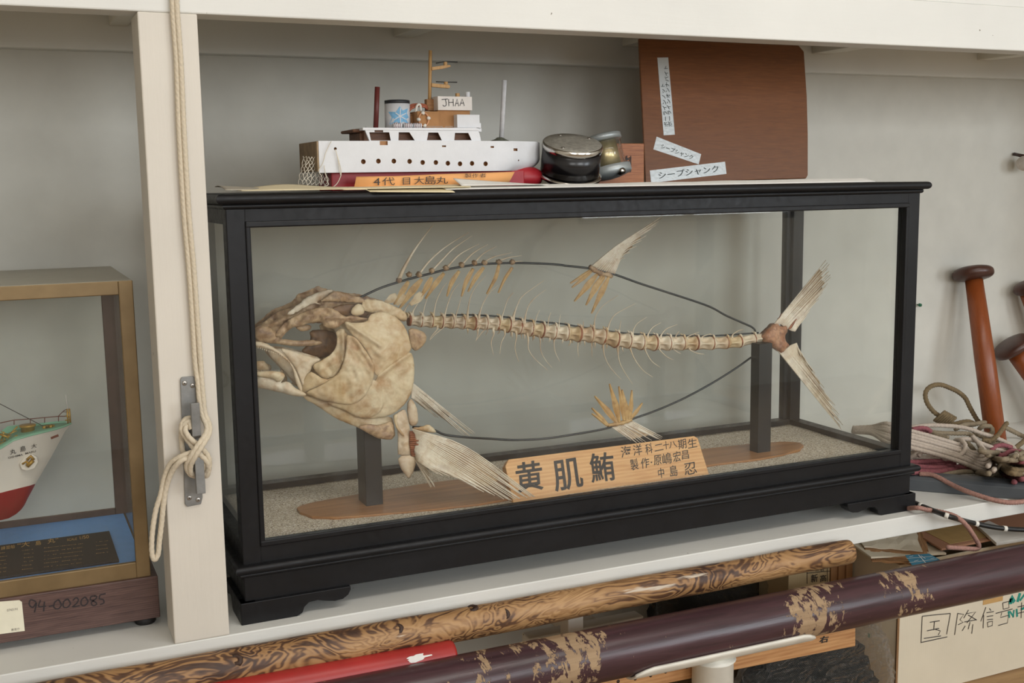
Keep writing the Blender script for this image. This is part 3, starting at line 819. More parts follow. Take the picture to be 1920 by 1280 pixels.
def nearest(u):
    return min(range(len(J) - 1), key=lambda i: abs((J[i][0] + J[i + 1][0]) / 2 - u))
def add_spine(kind, pl, r0=0.0022):
    SPINES.setdefault(nearest(pl[0][0]), []).append((kind, pl, r0))
for pl in ([(540, 745), (600, 660), (690, 585)], [(610, 760), (660, 670), (740, 560)], [(700, 772), (715, 700), (740, 630)], [(790, 782), (815, 660), (860, 560), (905, 500)], [(885, 787), (920, 660), (965, 560), (1015, 505)],
           [(980, 792), (1010, 690), (1030, 615)], [(1080, 787), (1100, 650), (1150, 540), (1240, 440)], [(1180, 782), (1215, 680), (1270, 590), (1345, 525)], [(1375, 805), (1400, 720), (1430, 640), (1475, 585)],
           [(1475, 795), (1510, 690), (1560, 610), (1740, 480)], [(1570, 825), (1600, 710), (1650, 640), (1750, 562)], [(1660, 855), (1675, 790), (1700, 735)], [(1770, 860), (1780, 800), (1795, 757)], [(1865, 865), (1870, 815), (1880, 775)]):
    add_spine('neural_spine', [c2(*p) for p in pl])
for pl in ([(285, 835), (286, 810), (287, 785)], [(365, 840), (375, 750), (430, 670), (540, 595)], [(460, 855), (490, 770), (540, 720), (665, 655)], [(548, 868), (552, 820), (560, 780)], [(645, 875), (670, 810), (745, 755)], [(755, 885), (790, 830), (850, 795)],
           [(850, 890), (890, 840), (970, 808)], [(960, 890), (972, 870), (985, 858)], [(1040, 900), (1080, 880), (1130, 862)], [(1150, 897), (1180, 885), (1215, 875)], [(1370, 885), (1410, 855), (1450, 845)]):
    add_spine('neural_spine', [c4(*p) for p in pl], 0.0020)
for pl in ([(405, 235), (345, 310), (335, 340)], [(450, 230), (380, 290), (335, 340)], [(795, 240), (785, 300), (768, 348)], [(850, 240), (810, 290), (768, 348)], [(940, 285), (915, 360), (935, 480)], [(1045, 290), (1010, 370), (997, 470)],
           [(1155, 310), (1140, 420), (1175, 545)], [(1265, 330), (1270, 430), (1330, 520), (1450, 625)], [(1380, 340), (1385, 440), (1430, 530), (1490, 600)], [(1510, 350), (1520, 450), (1565, 543)], [(1740, 360), (1735, 440), (1745, 500)], [(1865, 360), (1868, 430), (1870, 500)]):
    add_spine('haemal_spine', [c3(*p) for p in pl], 0.0018)
for pl in ([(430, 960), (445, 1050), (490, 1130), (560, 1205)], [(535, 975), (550, 1080), (590, 1160), (645, 1240)], [(625, 975), (660, 1060), (720, 1140), (790, 1190)], [(735, 990), (780, 1070), (845, 1120)], [(840, 990), (890, 1040), (940, 1065)],
           [(940, 985), (965, 1005), (995, 1020)], [(1060, 990), (1110, 1015), (1165, 1025)]):
    add_spine('haemal_spine', [c4(*p) for p in pl], 0.0020)
for i in range(len(J) - 1):
    a, z = J[i], J[i + 1]
    P0, P1 = at(a[0], a[1], Y=YF), at(z[0], z[1], Y=YF)
    sc0 = (P0 - CAM).dot(CF) / F; sc1 = (P1 - CAM).dot(CF) / F
    r0, r1 = a[2] * sc0 * 0.95, z[2] * sc1 * 0.95
    ax = (P1 - P0); L = ax.length; ax.normalize()
    side = Vector((0, -1, 0)); side = (side - ax * side.dot(ax)).normalized(); upv = side.cross(ax)
    if upv.z < 0: upv = -upv
    side = Vector(side)
    n, N = 24, 15
    vs, fs = [], []
    late = max(0.0, (i - 22) / 9.0)         # vertebrae get longer and smoother towards the tail
    for j in range(N):
        t = j / (N - 1)
        base = r0 + (r1 - r0) * t
        waist = sin(pi * min(1, max(0, (t - 0.10) / 0.80))) ** 0.8 if 0.10 < t < 0.90 else 0.0
        for k in range(n):
            an = 2 * pi * k / n
            ridge = abs(cos(2 * an)) ** 5         # ridges at the sides, above and below
            q = base * (1 - waist * (0.80 - 0.64 * ridge) * (1 - 0.5 * late))
            q *= 1 + 0.03 * noise.noise(Vector((i * 3.1 + t * 4, cos(an) * 2, sin(an) * 2)))
            vs.append(P0 + ax * (L * (0.03 + 0.94 * t)) + (side * cos(an) + upv * sin(an)) * q)
    for j in range(N - 1):
        for k in range(n): fs.append((j * n + k, j * n + (k + 1) % n, (j + 1) * n + (k + 1) % n, (j + 1) * n + k))
    fs.append(tuple(range(n))); fs.append(tuple((N - 1) * n + k for k in range(n)))
    m = MB(); m.add(vs, fs, 0, True)
    # processes: short spurs under each vertebra
    if 5 < i < 20:
        rr = random.Random(i)
        for sgn in (-1, 1):
            p = P0 + ax * L * rr.uniform(0.2, 0.7) - upv * r0 * 0.8 + side * sgn * r0 * 0.5
            m.tube([p, p - upv * 0.004 + ax * 0.001, p - upv * rr.uniform(0.006, 0.011) + ax * rr.uniform(-.003, .004)], [0.0014, 0.001, 0.0003], 5)
    for sgn in (-1, 1):     # articular bumps above
        p = P0 + ax * L * 0.12 + upv * r0 * 0.9 + side * sgn * r0 * 0.35
        m.tube([p - upv * .002, p + upv * 0.003 - ax * 0.001, p + upv * 0.0055 - ax * 0.004], [0.0026, 0.002, 0.0006], 6)
    vo = m.build('vertebra', M['bone_pale'] if i % 3 else M['bone'], fish, fixn=True)
    # band of dried tissue in the joint
    m = MB()
    rj = random.Random(i * 7); rg = r1 * (0.985 + 0.05 * (i % 3 == 0)); hj = rj.uniform(0.55, 1.25)
    m.lathe([(rg * .7, -0.0018 * hj), (rg, -0.0015 * hj), (rg * 1.03, 0), (rg, 0.0015 * hj), (rg * .7, 0.0018 * hj)],
            Matrix.Translation(P1) @ Matrix((side.to_tuple() + (0,), upv.to_tuple() + (0,), ax.to_tuple() + (0,), (0, 0, 0, 1))).transposed(), 20,
            rfun=lambda an, h: 1 + 0.09 * noise.noise(Vector((i, cos(an) * 3, sin(an) * 3))))
    m.build('joint_tissue', M['tissue'], vo, fixn=True)
    for kind, pl, rs in SPINES.get(i, []):
        m = MB()
        vm_ = (a[1] + z[1]) / 2 + (0.55 if kind == 'haemal_spine' else -0.55) * a[2]
        pl = [(pl[0][0] * .7 + (a[0] + z[0]) * .15, vm_)] + list(pl)
        pts = spline([at(p[0], p[1], Y=YF - 0.002 * (kind == 'haemal_spine')) for p in pl], 0.003)
        nP = len(pts)
        m.tube(pts, [max(0.0004, rs * (1.5 - 1.0 * min(1, 4 * q / nP)) * (1 - 0.66 * q / nP)) for q in range(nP)], 7)
        m.build(kind, M['bone_pale'], vo)
# black cord along the top of the spine
m = MB(); m.tube(spline([at(*c2(x, y), Y=YF + 0.003) for x, y in ((900, 780), (1100, 778), (1400, 795), (1650, 832), (1900, 855))] + [at(*c4(x, y), Y=YF + 0.003) for x, y in ((280, 828), (600, 872), (850, 885), (1200, 890), (1560, 868))], 0.01), 0.0016, 6); m.build('spinal_cord', M['wire'], fish)

# wires carrying the fins
up_w = [at(*c2(x, y), Y=YF) for x, y in ((120, 650), (180, 620), (330, 550), (480, 500), (620, 460), (760, 425), (900, 390), (1100, 355), (1300, 338), (1500, 333), (1750, 340), (1900, 352))] + [at(*c4(x, y), Y=YF) for x, y in ((150, 380), (330, 400), (500, 440), (700, 510), (900, 575), (1100, 640), (1220, 685), (1320, 740), (1420, 785), (1510, 825), (1535, 850), (1535, 872))]
m = MB(); m.tube(spline(up_w, 0.006), 0.0019, 8); m.build('upper_wire', M['wire'], fish)
c7b = lambda x, y: (920 + x / 4.571, 690 + y / 4.571)
lo_w = [at(*c6(x, y), Y=YF - 0.02) for x, y in ((570, 430), (650, 430), (750, 455), (830, 490), (1000, 510))] + [at(*c7b(x, y), Y=YF - 0.005) for x, y in ((0, 605), (200, 615), (450, 605), (700, 570), (900, 535), (1030, 505), (1200, 440), (1400, 370), (1600, 285), (1750, 210), (1920, 115))] + [at(1380, 690, Y=YF), at(1408, 670, Y=YF + 0.005)]
m = MB(); m.tube(spline(lo_w, 0.006), 0.0019, 8); m.build('lower_wire', M['wire'], fish)

# first dorsal fin: spines above the wire, blades below it
def blade(m, pts, w0, w1, wm=None, y=YF, tk=0.0011):
    """flat leaf-shaped bone along a line: w0, wm, w1 half widths in photograph pixels"""
    P = spline([Vector((p[0], p[1], 0)) for p in pts], 2.5)
    n = len(P); rows = []
    for i, p in enumerate(P):
        t = i / (n - 1)
        wd = (w0 + (wm - w0) * sin(t * pi / 2 / 0.45) if t < 0.45 else wm + (w1 - wm) * ((t - 0.45) / 0.55) ** 0.85) if wm else w0 + (w1 - w0) * t
        d = (P[min(i + 1, n - 1)] - P[max(i - 1, 0)]).normalized(); nn = Vector((-d.y, d.x, 0))
        rows.append([at(p.x + nn.x * wd * s_, p.y + nn.y * wd * s_, Y=y - 0.0016 * (1 - s_ * s_)) for s_ in (-1, -0.5, 0, 0.5, 1)])
    m.sheet(rows, tk)
knobs = [(495, 480), (580, 432), (665, 432), (775, 398), (895, 375), (1030, 350), (1140, 332), (1225, 330), (1350, 325), (1465, 325)]
rays = {0: [(495, 470), (540, 370), (640, 200), (790, 0)], 2: [(665, 430), (760, 310), (900, 190), (1095, 70)], 3: [(775, 400), (860, 310), (960, 210), (1120, 100)], 4: [(905, 370), (1000, 270), (1090, 215), (1180, 170)], 5: [(1035, 345), (1110, 265), (1180, 215), (1255, 175)],
        6: [(1145, 325), (1220, 250), (1330, 190)], 7: [(1230, 320), (1310, 280), (1460, 245)], 8: [(1360, 310), (1440, 285), (1545, 270)], 9: [(1470, 322), (1510, 320), (1555, 315)]}
blades = {1: ([(575, 490), (520, 580), (450, 690)], 5), 2: ([(690, 470), (600, 580), (500, 720)], 6.5), 3: ([(775, 455), (730, 540), (680, 625)], 5.5), 4: ([(880, 420), (800, 520), (720, 640)], 4.5), 5: ([(1010, 400), (945, 500), (905, 620)], 4), 6: ([(1130, 380), (1070, 490), (1030, 620)], 4), 7: ([(1220, 370), (1150, 460), (1085, 580)], 4), 8: ([(1350, 350), (1320, 460), (1245, 600)], 3), 9: ([(1465, 370), (1400, 470), (1345, 590)], 2.2)}
for k, kb in enumerate(knobs):
    m = MB()
    p = at(*c2(*kb), Y=YF)
    b_ = bmesh.new(); bmesh.ops.create_icosphere(b_, subdivisions=3, radius=0.0042)
    for v_ in b_.verts:
        dn = v_.co.normalized()
        v_.co *= 1.0 + 0.55 * max(0, noise.noise(dn * 2.2 + Vector((k, 0, 0))))
        v_.co.y *= 1.4
        v_.co += p
    m.bm(b_, 0, True)
    kn = m.build('fin_knuckle', M['bone_brown'], fish)
    if k in rays:
        m = MB(); pts = spline([at(*c2(*q), Y=YF - 0.001) for q in rays[k]], 0.004)
        r_ = 0.0034 if k == 0 else 0.0022 - 0.0001 * k
        m.tube(pts, [max(0.0004, r_ * (1 - 0.85 * i / (len(pts) - 1))) for i in range(len(pts))], 8); m.build('dorsal_spine', M['bone_pale'], kn)
    if k in blades:
        pl, wm = blades[k]
        m = MB(); blade(m, [c2(*q) for q in pl], 1.8, 0.4, wm); m.build('fin_support_blade', M['ray_tan'], kn)
for pts in ([(475, 610), (430, 640), (375, 675)], [(540, 600), (510, 645), (470, 690)], [(690, 590), (650, 640), (590, 690)]):
    m = MB(); blade(m, [c2(*q) for q in pts], 4.5, 2, 8); m.build('neck_plate', M['bone'], fish)
# second dorsal fin
fan('second_dorsal_fin', [c4(*p) for p in ((340, 392), (375, 405), (420, 425), (470, 435), (508, 440))], [c4(*p) for p in ((800, 60), (862, 22), (850, 45), (790, 110), (690, 215), (590, 320))], 14, YF, YF - 0.012, 0.0018, 0.0007, M['ray'], jitter=2, webbing=0.95,
    mids=[c4(*p) for p in ((530, 235), (560, 230), (590, 230), (590, 260), (560, 330))])
for a, z, wm in (((335, 415), (190, 508), 2.2), ((345, 420), (202, 540), 3), ((388, 440), (220, 640), 6), ((420, 455), (305, 668), 6), ((440, 460), (330, 600), 4), ((472, 460), (345, 728), 5.5)):
    m = MB(); mid = ((a[0] + z[0]) / 2 - 4, (a[1] + z[1]) / 2 + 4)
    blade(m, [c4(*a), c4(*mid), c4(*z)], 1.5, 0.3, wm, y=YF - 0.002); m.build('second_dorsal_blade', M['ray_tan'], fish)
m = MB(); m.tube(spline([at(*c4(x, y), Y=YF - .002) for x, y in ((332, 385), (365, 410), (420, 440), (470, 445), (495, 462))], 0.003), 0.0042, 8, rfun=lambda a, s_: 1 + 0.25 * sin(s_ * 1400)); m.build('second_dorsal_root', M['bone_brown'], fish)
# anal fin
fan('anal_fin', [c7b(*p) for p in ((1040, 505), (1090, 490), (1150, 475), (1212, 455))], [c7b(*p) for p in ((1200, 612), (1260, 640), (1350, 625), (1430, 610), (1475, 600))], 14, YF - 0.006, YF - 0.014, 0.0014, 0.0005, M['ray'], jitter=3, webbing=0.8)
for a, z, wm in (((1005, 490), (865, 340), 3), ((1000, 492), (865, 388), 2), ((1080, 468), (890, 238), 5.5), ((1102, 462), (1018, 133), 6), ((1142, 448), (1098, 155), 5), ((1162, 446), (1125, 183), 6), ((1186, 436), (1210, 188), 4), ((1200, 430), (1300, 298), 3)):
    m = MB(); mid = ((a[0] + z[0]) / 2 + 4, (a[1] + z[1]) / 2)
    blade(m, [c7b(*a), c7b(*mid), c7b(*z)], 1.5, 0.3, wm, y=YF - 0.008); m.build('anal_fin_blade', M['ray_tan'], fish)
m = MB(); m.tube(spline([at(*c7b(x, y), Y=YF - .007) for x, y in ((1005, 490), (1070, 480), (1140, 465), (1205, 438))], 0.003), 0.0036, 8, rfun=lambda a, s_: 1 + 0.25 * sin(s_ * 1400)); m.build('anal_fin_root', M['ray_tan'], fish)
# ------------------------------------------------------------------ papers lying on the display case
paper_w = plain('white_paper', srgb(232, 230, 224), 0.85, var=0.03, bump=0.05)
paper_c = plain('yellowed_paper', srgb(226, 212, 176), 0.85, var=0.05, scale=20, bump=0.05)
paper_t = plain('grey_tracing_paper', srgb(176, 168, 152), 0.7, var=0.05, bump=0.05)
paper_o = plain('orange_paper', srgb(232, 168, 106), 0.8, var=0.04, scale=20, bump=0.05)
TZ = ZCT
def curled(name, x0, x1, y0, y1, curl, mat, lab, cat, nx=40, ny=14, thick=0.0007, base=0.0010, group=None):
    rows = []
    for j in range(ny + 1):
        t = j / ny; r = []
        for i in range(nx + 1):
            s_ = i / nx
            x = x0 + (x1 - x0) * s_; y = y0 + (y1 - y0) * t
            x, y, z = curl(s_, t, x, y)
            r.append((x, y, TZ + base + z))
        rows.append(r)
    m = MB(); m.sheet(rows, thick)
    o = m.build(name, mat, origin=((x0 + x1) / 2, (y0 + y1) / 2, TZ), fixn=True)
    return tag(o, lab, cat, group)
xa, xb = at(835, 345, Y=-0.005).x, at(1640, 335, Y=0.0).x
curled('paper_sheet', xa, xb, -0.008, 0.050, lambda s, t, x, y: (x, y + 0.006 * s, 0.0052 * min(1, t * 2.4) * (0.65 + 0.5 * s) + 0.0005 * sin(x * 40) * t), paper_w,
       'long white paper sheet along the front edge of the case top, below the brown board', 'paper', 60, 12, 0.0009)
xa, xb = at(452, 352, Y=0.0).x, at(880, 350, Y=0.0).x
curled('folded_paper', xa, xb, -0.006, 0.075, lambda s, t, x, y: (x, y, (0.0030 + 0.0065 * exp(-((s - 0.22) / 0.16) ** 2) * t + 0.004 * s * t)), paper_c,
       'yellowed folded paper with a raised fold at the left end of the case top', 'paper', 40, 10, 0.0010)
xa, xb = at(640, 352, Y=0.0).x, at(842, 352, Y=0.0).x
curled('torn_paper', xa, xb + 0.002, -0.022, 0.03, lambda s, t, x, y: (x, y + 0.005 * s * (1 - t) - 0.004 * (1 - s) * (t < 1) * (1 - t) * 0 + (0.010 * (1 - t) if s < 0.25 else 0), 0.0014 - 0.0052 * (1 - t) ** 2 * (0.5 + s * 0.7) * (s > .2) + 0.0008), paper_c,
       'torn cream paper hanging over the front edge of the display case top', 'paper', 30, 8, 0.0008)
xa, xb = at(420, 350, Y=0.03).x, at(560, 350, Y=0.03).x
curled('tracing_paper', xa, xb, 0.02, 0.10, lambda s, t, x, y: (x, y, 0.004 + 0.006 * (1 - s) * sin(t * 2.2)), paper_t, 'greyish tracing paper curling up behind the yellowed paper at the case corner', 'paper', 20, 10)
xa, xb = at(850, 345, Y=0.03).x, at(1010, 345, Y=0.03).x
curled('paper_flap', xa, xb, -0.002, 0.030, lambda s, t, x, y: (x, y, 0.0050 + 0.0105 * (1 - s) ** 1.1 * t), paper_w, 'white paper corner bent upward before the model ship', 'paper', 24, 8)

# name slip in front of the ship
slip = thing('name_slip', (0.33, 0.055, TZ), 'orange paper slip with handwritten characters propped before the white model ship', 'paper slip')
YS = 0.08
def slip_pt(u, v):
    y = 0.060 + 0.008 * (max(0, 335 - v) / 20)
    return at(u, v, Y=y)
tl = [(668, 331), (740, 330), (820, 326.5), (900, 324), (965, 322)]
bl = [(665, 352), (740, 352), (820, 351), (900, 347), (955, 343)]
rows = []
for k in range(7):
    t = k / 6
    rows.append([slip_pt(a[0] * t + c[0] * (1 - t), a[1] * t + c[1] * (1 - t)) + Vector((0, 0.003 * t * t, 0)) for a, c in zip(bl, tl)])
m = MB(); m.sheet(rows, 0.0006); m.build('slip_paper', paper_o, slip, fixn=True)
m = MB()
def px_quad(mb, s, bl_, br_, tl_, Y, bold=0.01, lift=0.0006, mi=0):
    O, R_, T_ = at(*bl_, Y=Y), at(*br_, Y=Y), at(*tl_, Y=Y)
    text_quad(mb, s, O, R_ - O, T_ - O, bold, mi, lift)
c8 = lambda x, y: (560 + x / 4, 60 + y / 4)
for s, x0, x1, y0, y1 in (('4', 560, 610, 1150, 1095), ('代', 625, 720, 1150, 1090), ('目', 780, 835, 1145, 1092), ('大', 865, 940, 1142, 1085), ('島', 945, 1030, 1142, 1080), ('丸', 1030, 1118, 1138, 1085), ('製', 1245, 1295, 1092, 1062), ('作', 1300, 1345, 1092, 1062), ('者', 1355, 1405, 1090, 1060)):
    px_quad(m, s, c8(x0, y0), c8(x1, y0 - 2), c8(x0, y1), 0.0585, 0.0, 0.0008)
m.build('handwriting', ink, slip)

# ------------------------------------------------------------------ wooden model ship, painted white
ship = thing('model_ship', (0.33, 0.14, TZ), 'white-painted wooden model ship with a blue-starred funnel on top of the display case', 'model ship')
wht = plain('white_model_paint', srgb(216, 217, 220), 0.6, var=0.02, scale=50, bump=0.25)
red = plain('red_model_paint', srgb(158, 28, 38), 0.45, var=0.08, scale=30, bump=0.15)
dred = plain('dark_red_stain', srgb(104, 44, 40), 0.5, var=0.1)
rawwood = timber('raw_wood', srgb(186, 138, 88), srgb(140, 96, 56), 'X', 5, 0.6)
palewood = timber('pale_dowel', srgb(206, 166, 112), srgb(178, 136, 84), 'Z', 5, 0.6)
darkwood = timber('dark_scorched_wood', srgb(118, 78, 48), srgb(74, 44, 26), 'X', 6, 0.6)
card = plain('brown_cardboard', srgb(172, 126, 82), 0.85, var=0.05, bump=0.1)
greyend = plain('weathered_end_grain', srgb(150, 128, 100), 0.8, var=0.15, scale=90)
def X(u, Y=YS): return at(u, 290, Y=Y).x
def Z(v, Y=YS, u=800): return at(u, v, Y=Y).z
xs0 = at(597, 264, Y=YS).x; zt, zb = 0.6632, 0.6181
YB = YS + 0.105; YM = (YS + YB) / 2
xbow = at(1011, 290, Y=YM).x
plan = [(xs0, YS), (X(930), YS), (X(960), YS + 0.004), (X(985), YS + 0.014), (xbow - 0.018, YM - 0.024), (xbow - 0.004, YM - 0.008), (xbow, YM), (xbow - 0.004, YM + 0.008), (xbow - 0.018, YM + 0.024), (X(985), YB - 0.014), (X(960), YB - 0.004), (X(930), YB), (xs0, YB)]
m = MB()
bow_ = [p.to_2d() for p in spline([Vector((x, y, 0)) for x, y in plan[1:-1]], 0.004)]
plan = [plan[0]] + [(p.x, p.y) for p in bow_] + [plan[-1]]
n = len(plan)
vs, fs = [], []
lev = [(zb + 0.020 * k / 8, 0.014 * (1 - k / 8) ** 2.2) for k in range(9)] + [(zt - 0.001, 0.0), (zt, 0.0005)]
for z, cut in lev:       # chin of the bow rounded under
    for (x, y) in plan:
        f = max(0, (x - X(930)) / (xbow - X(930)))
        vs.append((x - cut * 1.7 * f, y + (YM - y) * cut * 14 * f, z))
for i in range(len(lev) - 1):
    for k in range(n): fs.append((i * n + k, i * n + (k + 1) % n, (i + 1) * n + (k + 1) % n, (i + 1) * n + k))
fs.append(tuple(reversed(range(n)))); fs.append(tuple((len(lev) - 1) * n + k for k in range(n)))
m.add(vs, fs)
m.build('hull', [wht, rawwood], ship, fixn=True)
hull = ship.children[-1]
cut = MB()
for x, y in ((485, 972), (598, 968), (714, 968), (832, 970), (930, 978), (1029, 978), (1119, 984), (1210, 988), (1300, 985), (1402, 988)):
    p = at(*c8(x, y), Y=YS)
    cut.lathe([(0.0036, -0.01), (0.0036, 0.005)], Matrix.Translation(p) @ Matrix.Rotation(pi / 2, 4, 'X') @ Matrix.Translation((0, 0, 0)), 16, 1, False)
for x, y, a, h in ((1090, 856, 0.0032, 0.0012), (1452, 862, 0.0028, 0.0014), (1642, 881, 0.0042, 0.002)):
    p = at(*c8(x, y), Y=YS); cut.box((p.x - a, p.y - 0.003, p.z - h), (p.x + a, p.y + (0.014 if x > 1500 else 0.004), p.z + h), 0, 1)
p = at(*c8(275, 875), Y=YS); cut.lathe([(0.0022, -0.008), (0.0022, 0.006)], Matrix.Translation(p) @ Matrix.Rotation(pi / 2, 4, 'X'), 12, 1, False)
p = at(*c8(1672, 961), Y=YS); cut.lathe([(0.0013, -0.02), (0.0013, 0.02)], Matrix.Translation(p) @ Matrix.Rotation(pi / 2, 4, 'X'), 8, 1, False)
a_, b_ = at(*c8(608, 815), Y=YS), at(*c8(668, 848), Y=YS); cut.box((a_.x, YS - 0.002, b_.z), (b_.x, YS + 0.004, zt + 0.001), 0, 1)
hull.parent = None; hull.matrix_parent_inverse.identity()
M_w = ship.matrix_basis.copy()
boolean_cut(hull, cut, [wht, rawwood])
hull.parent = ship; hull.matrix_parent_inverse = M_w.inverted()
# unpainted stern board
m = MB(); m.box((xs0 - 0.0025, YS + 0.001, zb + 0.002), (xs0 + 0.0005, YB - 0.001, zt - 0.0005), 0.0006); m.build('stern_board', greyend, ship)
# red lower hull and bulb
xr0, xr1 = at(620, 335, Y=YS + 0.02).x, at(960, 330, Y=YS + 0.02).x
m = MB(); m.box((xr0, YS + 0.016, TZ + 0.0012), (xr1 + 0.02, YB - 0.016, zb + 0.0005), 0.002); m.build('lower_hull', red, ship)
xc = at(978, 330, Y=YM).x
m = MB()
prof = [(0.0005, -0.055), (0.011, -0.05), (0.0155, -0.03), (0.0165, -0.005), (0.0155, 0.012), (0.011, 0.022), (0.0005, 0.0265)]
m.lathe(prof, Matrix.Translation((xc - 0.0, YM - 0.02, TZ + 0.0175)) @ Matrix.Rotation(pi / 2, 4, 'Y'), 24); m.build('bow_bulb', red, ship, fixn=True)
# upper side panel with sloping windows, dark house behind
up = [(683, 240), (600 / 4 + 560 + 12, 239.5), (893, 239.5), (899, 250), (902, 264), (693, 264)]
pu = [at(u, v, Y=YS + 0.004) for u, v in up]
m = MB(); m.prism(pu, (0, 0.004, 0), 0); pan = m.build('upper_side_panel', [wht, darkwood], None, fixn=True)
cut = MB()
for q in ([(540, 750), (690, 750), (702, 812), (553, 812)], [(762, 750), (842, 750), (882, 811), (760, 811)], [(985, 752), (1058, 752), (1086, 810), (974, 810)], [(1185, 755), (1285, 755), (1310, 810), (1180, 810)]):
    cut.prism([at(*c8(*k), Y=YS - 0.003) for k in q], (0, 0.02, 0), 1)
a_, b_ = at(*c8(575, 728), Y=YS), at(*c8(640, 750), Y=YS); cut.prism([(a_.x, YS - .003, b_.z), (b_.x, YS - .003, b_.z), (b_.x, YS - .003, a_.z + .001), (a_.x, YS - .003, a_.z + .001)], (0, 0.009, 0), 1)
boolean_cut(pan, cut, [wht, darkwood])
pan.parent = ship; pan.matrix_parent_inverse = M_w.inverted()
zd = pu[0].z
m = MB(); m.box((X(690), YS + 0.016, zt - 0.0005), (X(895), YB - 0.012, zd - 0.003), 0.0008); m.build('deck_house', darkwood, ship)
m = MB(); m.box((X(683), YS + 0.003, zd - 0.003), (X(900), YB - 0.006, zd + 0.0006), 0.0005); m.build('upper_deck', wht, ship)
a_ = at(*c8(405, 728), Y=YS + 0.02); b_ = at(*c8(500, 752), Y=YS + 0.02)
m = MB(); m.box((a_.x, YS + 0.02, b_.z), (b_.x, YB - 0.02, a_.z), 0.002); m.box((a_.x + 0.012, YS + 0.025, zt), (b_.x, YB - .025, b_.z), 0.001); m.build('aft_deck_beam', darkwood, ship)
# masts
def rod(name, u0, v0, u1, v1, Y, r, mat, n=14, r1=None):
    m = MB(); m.tube([at(u0, v0, Y=Y), at(u1, v1, Y=Y)], [r, r1 or r], n); return m.build(name, mat, ship, fixn=True)
Y1 = YS + 0.028
rod('aft_mast', 704.5, 240, 707.5, 163, Y1, 0.0038, dred)
rod('bow_mast', *c8(1520, 812), *c8(1544, 362), YM - 0.012, 0.0037, plain('whitewashed_dowel', srgb(206, 206, 208), 0.7, var=0.1, scale=60))
q = at(*c8(1510, 812), Y=YM - 0.012)
m = MB(); m.lathe([(0.0165, 0), (0.015, 0.002), (0.008, 0.005), (0.004, 0.0075)], Matrix.Translation((q.x, q.y, zt - .0005)), 20, rfun=lambda a, h: 1 + 0.15 * noise.noise(Vector((cos(a) * 3, sin(a) * 3, h * 300)))); m.build('mast_foot', plain('mossy_clay', srgb(96, 98, 84), 0.9, var=0.3, scale=160), ship, fixn=True)
# funnel
q0, q1 = at(*c8(648, 540), Y=Y1 + 0.012), at(*c8(828, 540), Y=Y1 + 0.012)
rF = (q1.x - q0.x) / 2; cF = Vector(((q0.x + q1.x) / 2, Y1 + 0.012, 0)); zf0, zf1, zf2 = zd, at(*c8(740, 535), Y=Y1).z, at(*c8(740, 510), Y=Y1).z
m = MB(); m.lathe([(rF * 1.02, zf0), (rF, zf1), (rF * .8, zf1)], Matrix.Translation(cF), 36); fun = m.build('funnel', wht, ship, fixn=True)
m = MB(); m.lathe([(rF * 0.86, zf1 - 0.0002), (rF * 1.005, zf1), (rF * 1.005, zf2), (rF * 0.8, zf2 + 0.0006)], Matrix.Translation(cF), 36); m.build('funnel_band', plain('black_band', srgb(38, 40, 44), 0.5, var=0.15), fun, fixn=True)
def on_funnel(u, v):
    p = at(u, v, Y=cF.y - rF * 0.8); dx = max(-0.98, min(0.98, (p.x - cF.x) / rF)); return Vector((cF.x + dx * rF, cF.y - rF * sqrt(1 - dx * dx) * 1.012 - 0.0004, p.z))
star = [(752, 558), (772, 590), (818, 572), (808, 610), (826, 640), (800, 655), (826, 690), (775, 672), (742, 700), (735, 672), (688, 694), (700, 640), (682, 596), (725, 600)]
P = []
for i in range(len(star)):
    a_, b_ = star[i], star[(i + 1) % len(star)]
    for k in range(6): P.append((a_[0] + (b_[0] - a_[0]) * k / 6, a_[1] + (b_[1] - a_[1]) * k / 6))
pts = [Vector(p) for p in P] + [Vector((752 + 18 * cos(t) * r, 632 + 18 * sin(t) * r)) for r in (0.1, 1, 2) for t in [k * pi / 4 for k in range(8)]]
V, E, Fc, *_r = delaunay_2d_cdt(pts, [(i, (i + 1) % len(P)) for i in range(len(P))], [], 1, 1e-5)
m = MB(); m.add([on_funnel(*c8(p.x, p.y)) for p in V], [list(f) for f in Fc], 0, True); m.build('star_emblem', plain('pale_blue_crayon', srgb(128, 184, 222), 0.8, var=0.12, scale=250), fun)
m = MB()
for a_, b_ in (((752, 632), (756, 572)), ((752, 632), (800, 610)), ((752, 632), (795, 655)), ((752, 632), (758, 690)), ((752, 632), (712, 660)), ((752, 632), (722, 606))):
    pts = [on_funnel(*c8(a_[0] + (b_[0] - a_[0]) * k / 4, a_[1] + (b_[1] - a_[1]) * k / 4)) for k in range(5)]
    stroke_flat(m, pts, 0.0014, (0, -1, 0), lift=0.0006)
m.build('star_lines', wht, fun)
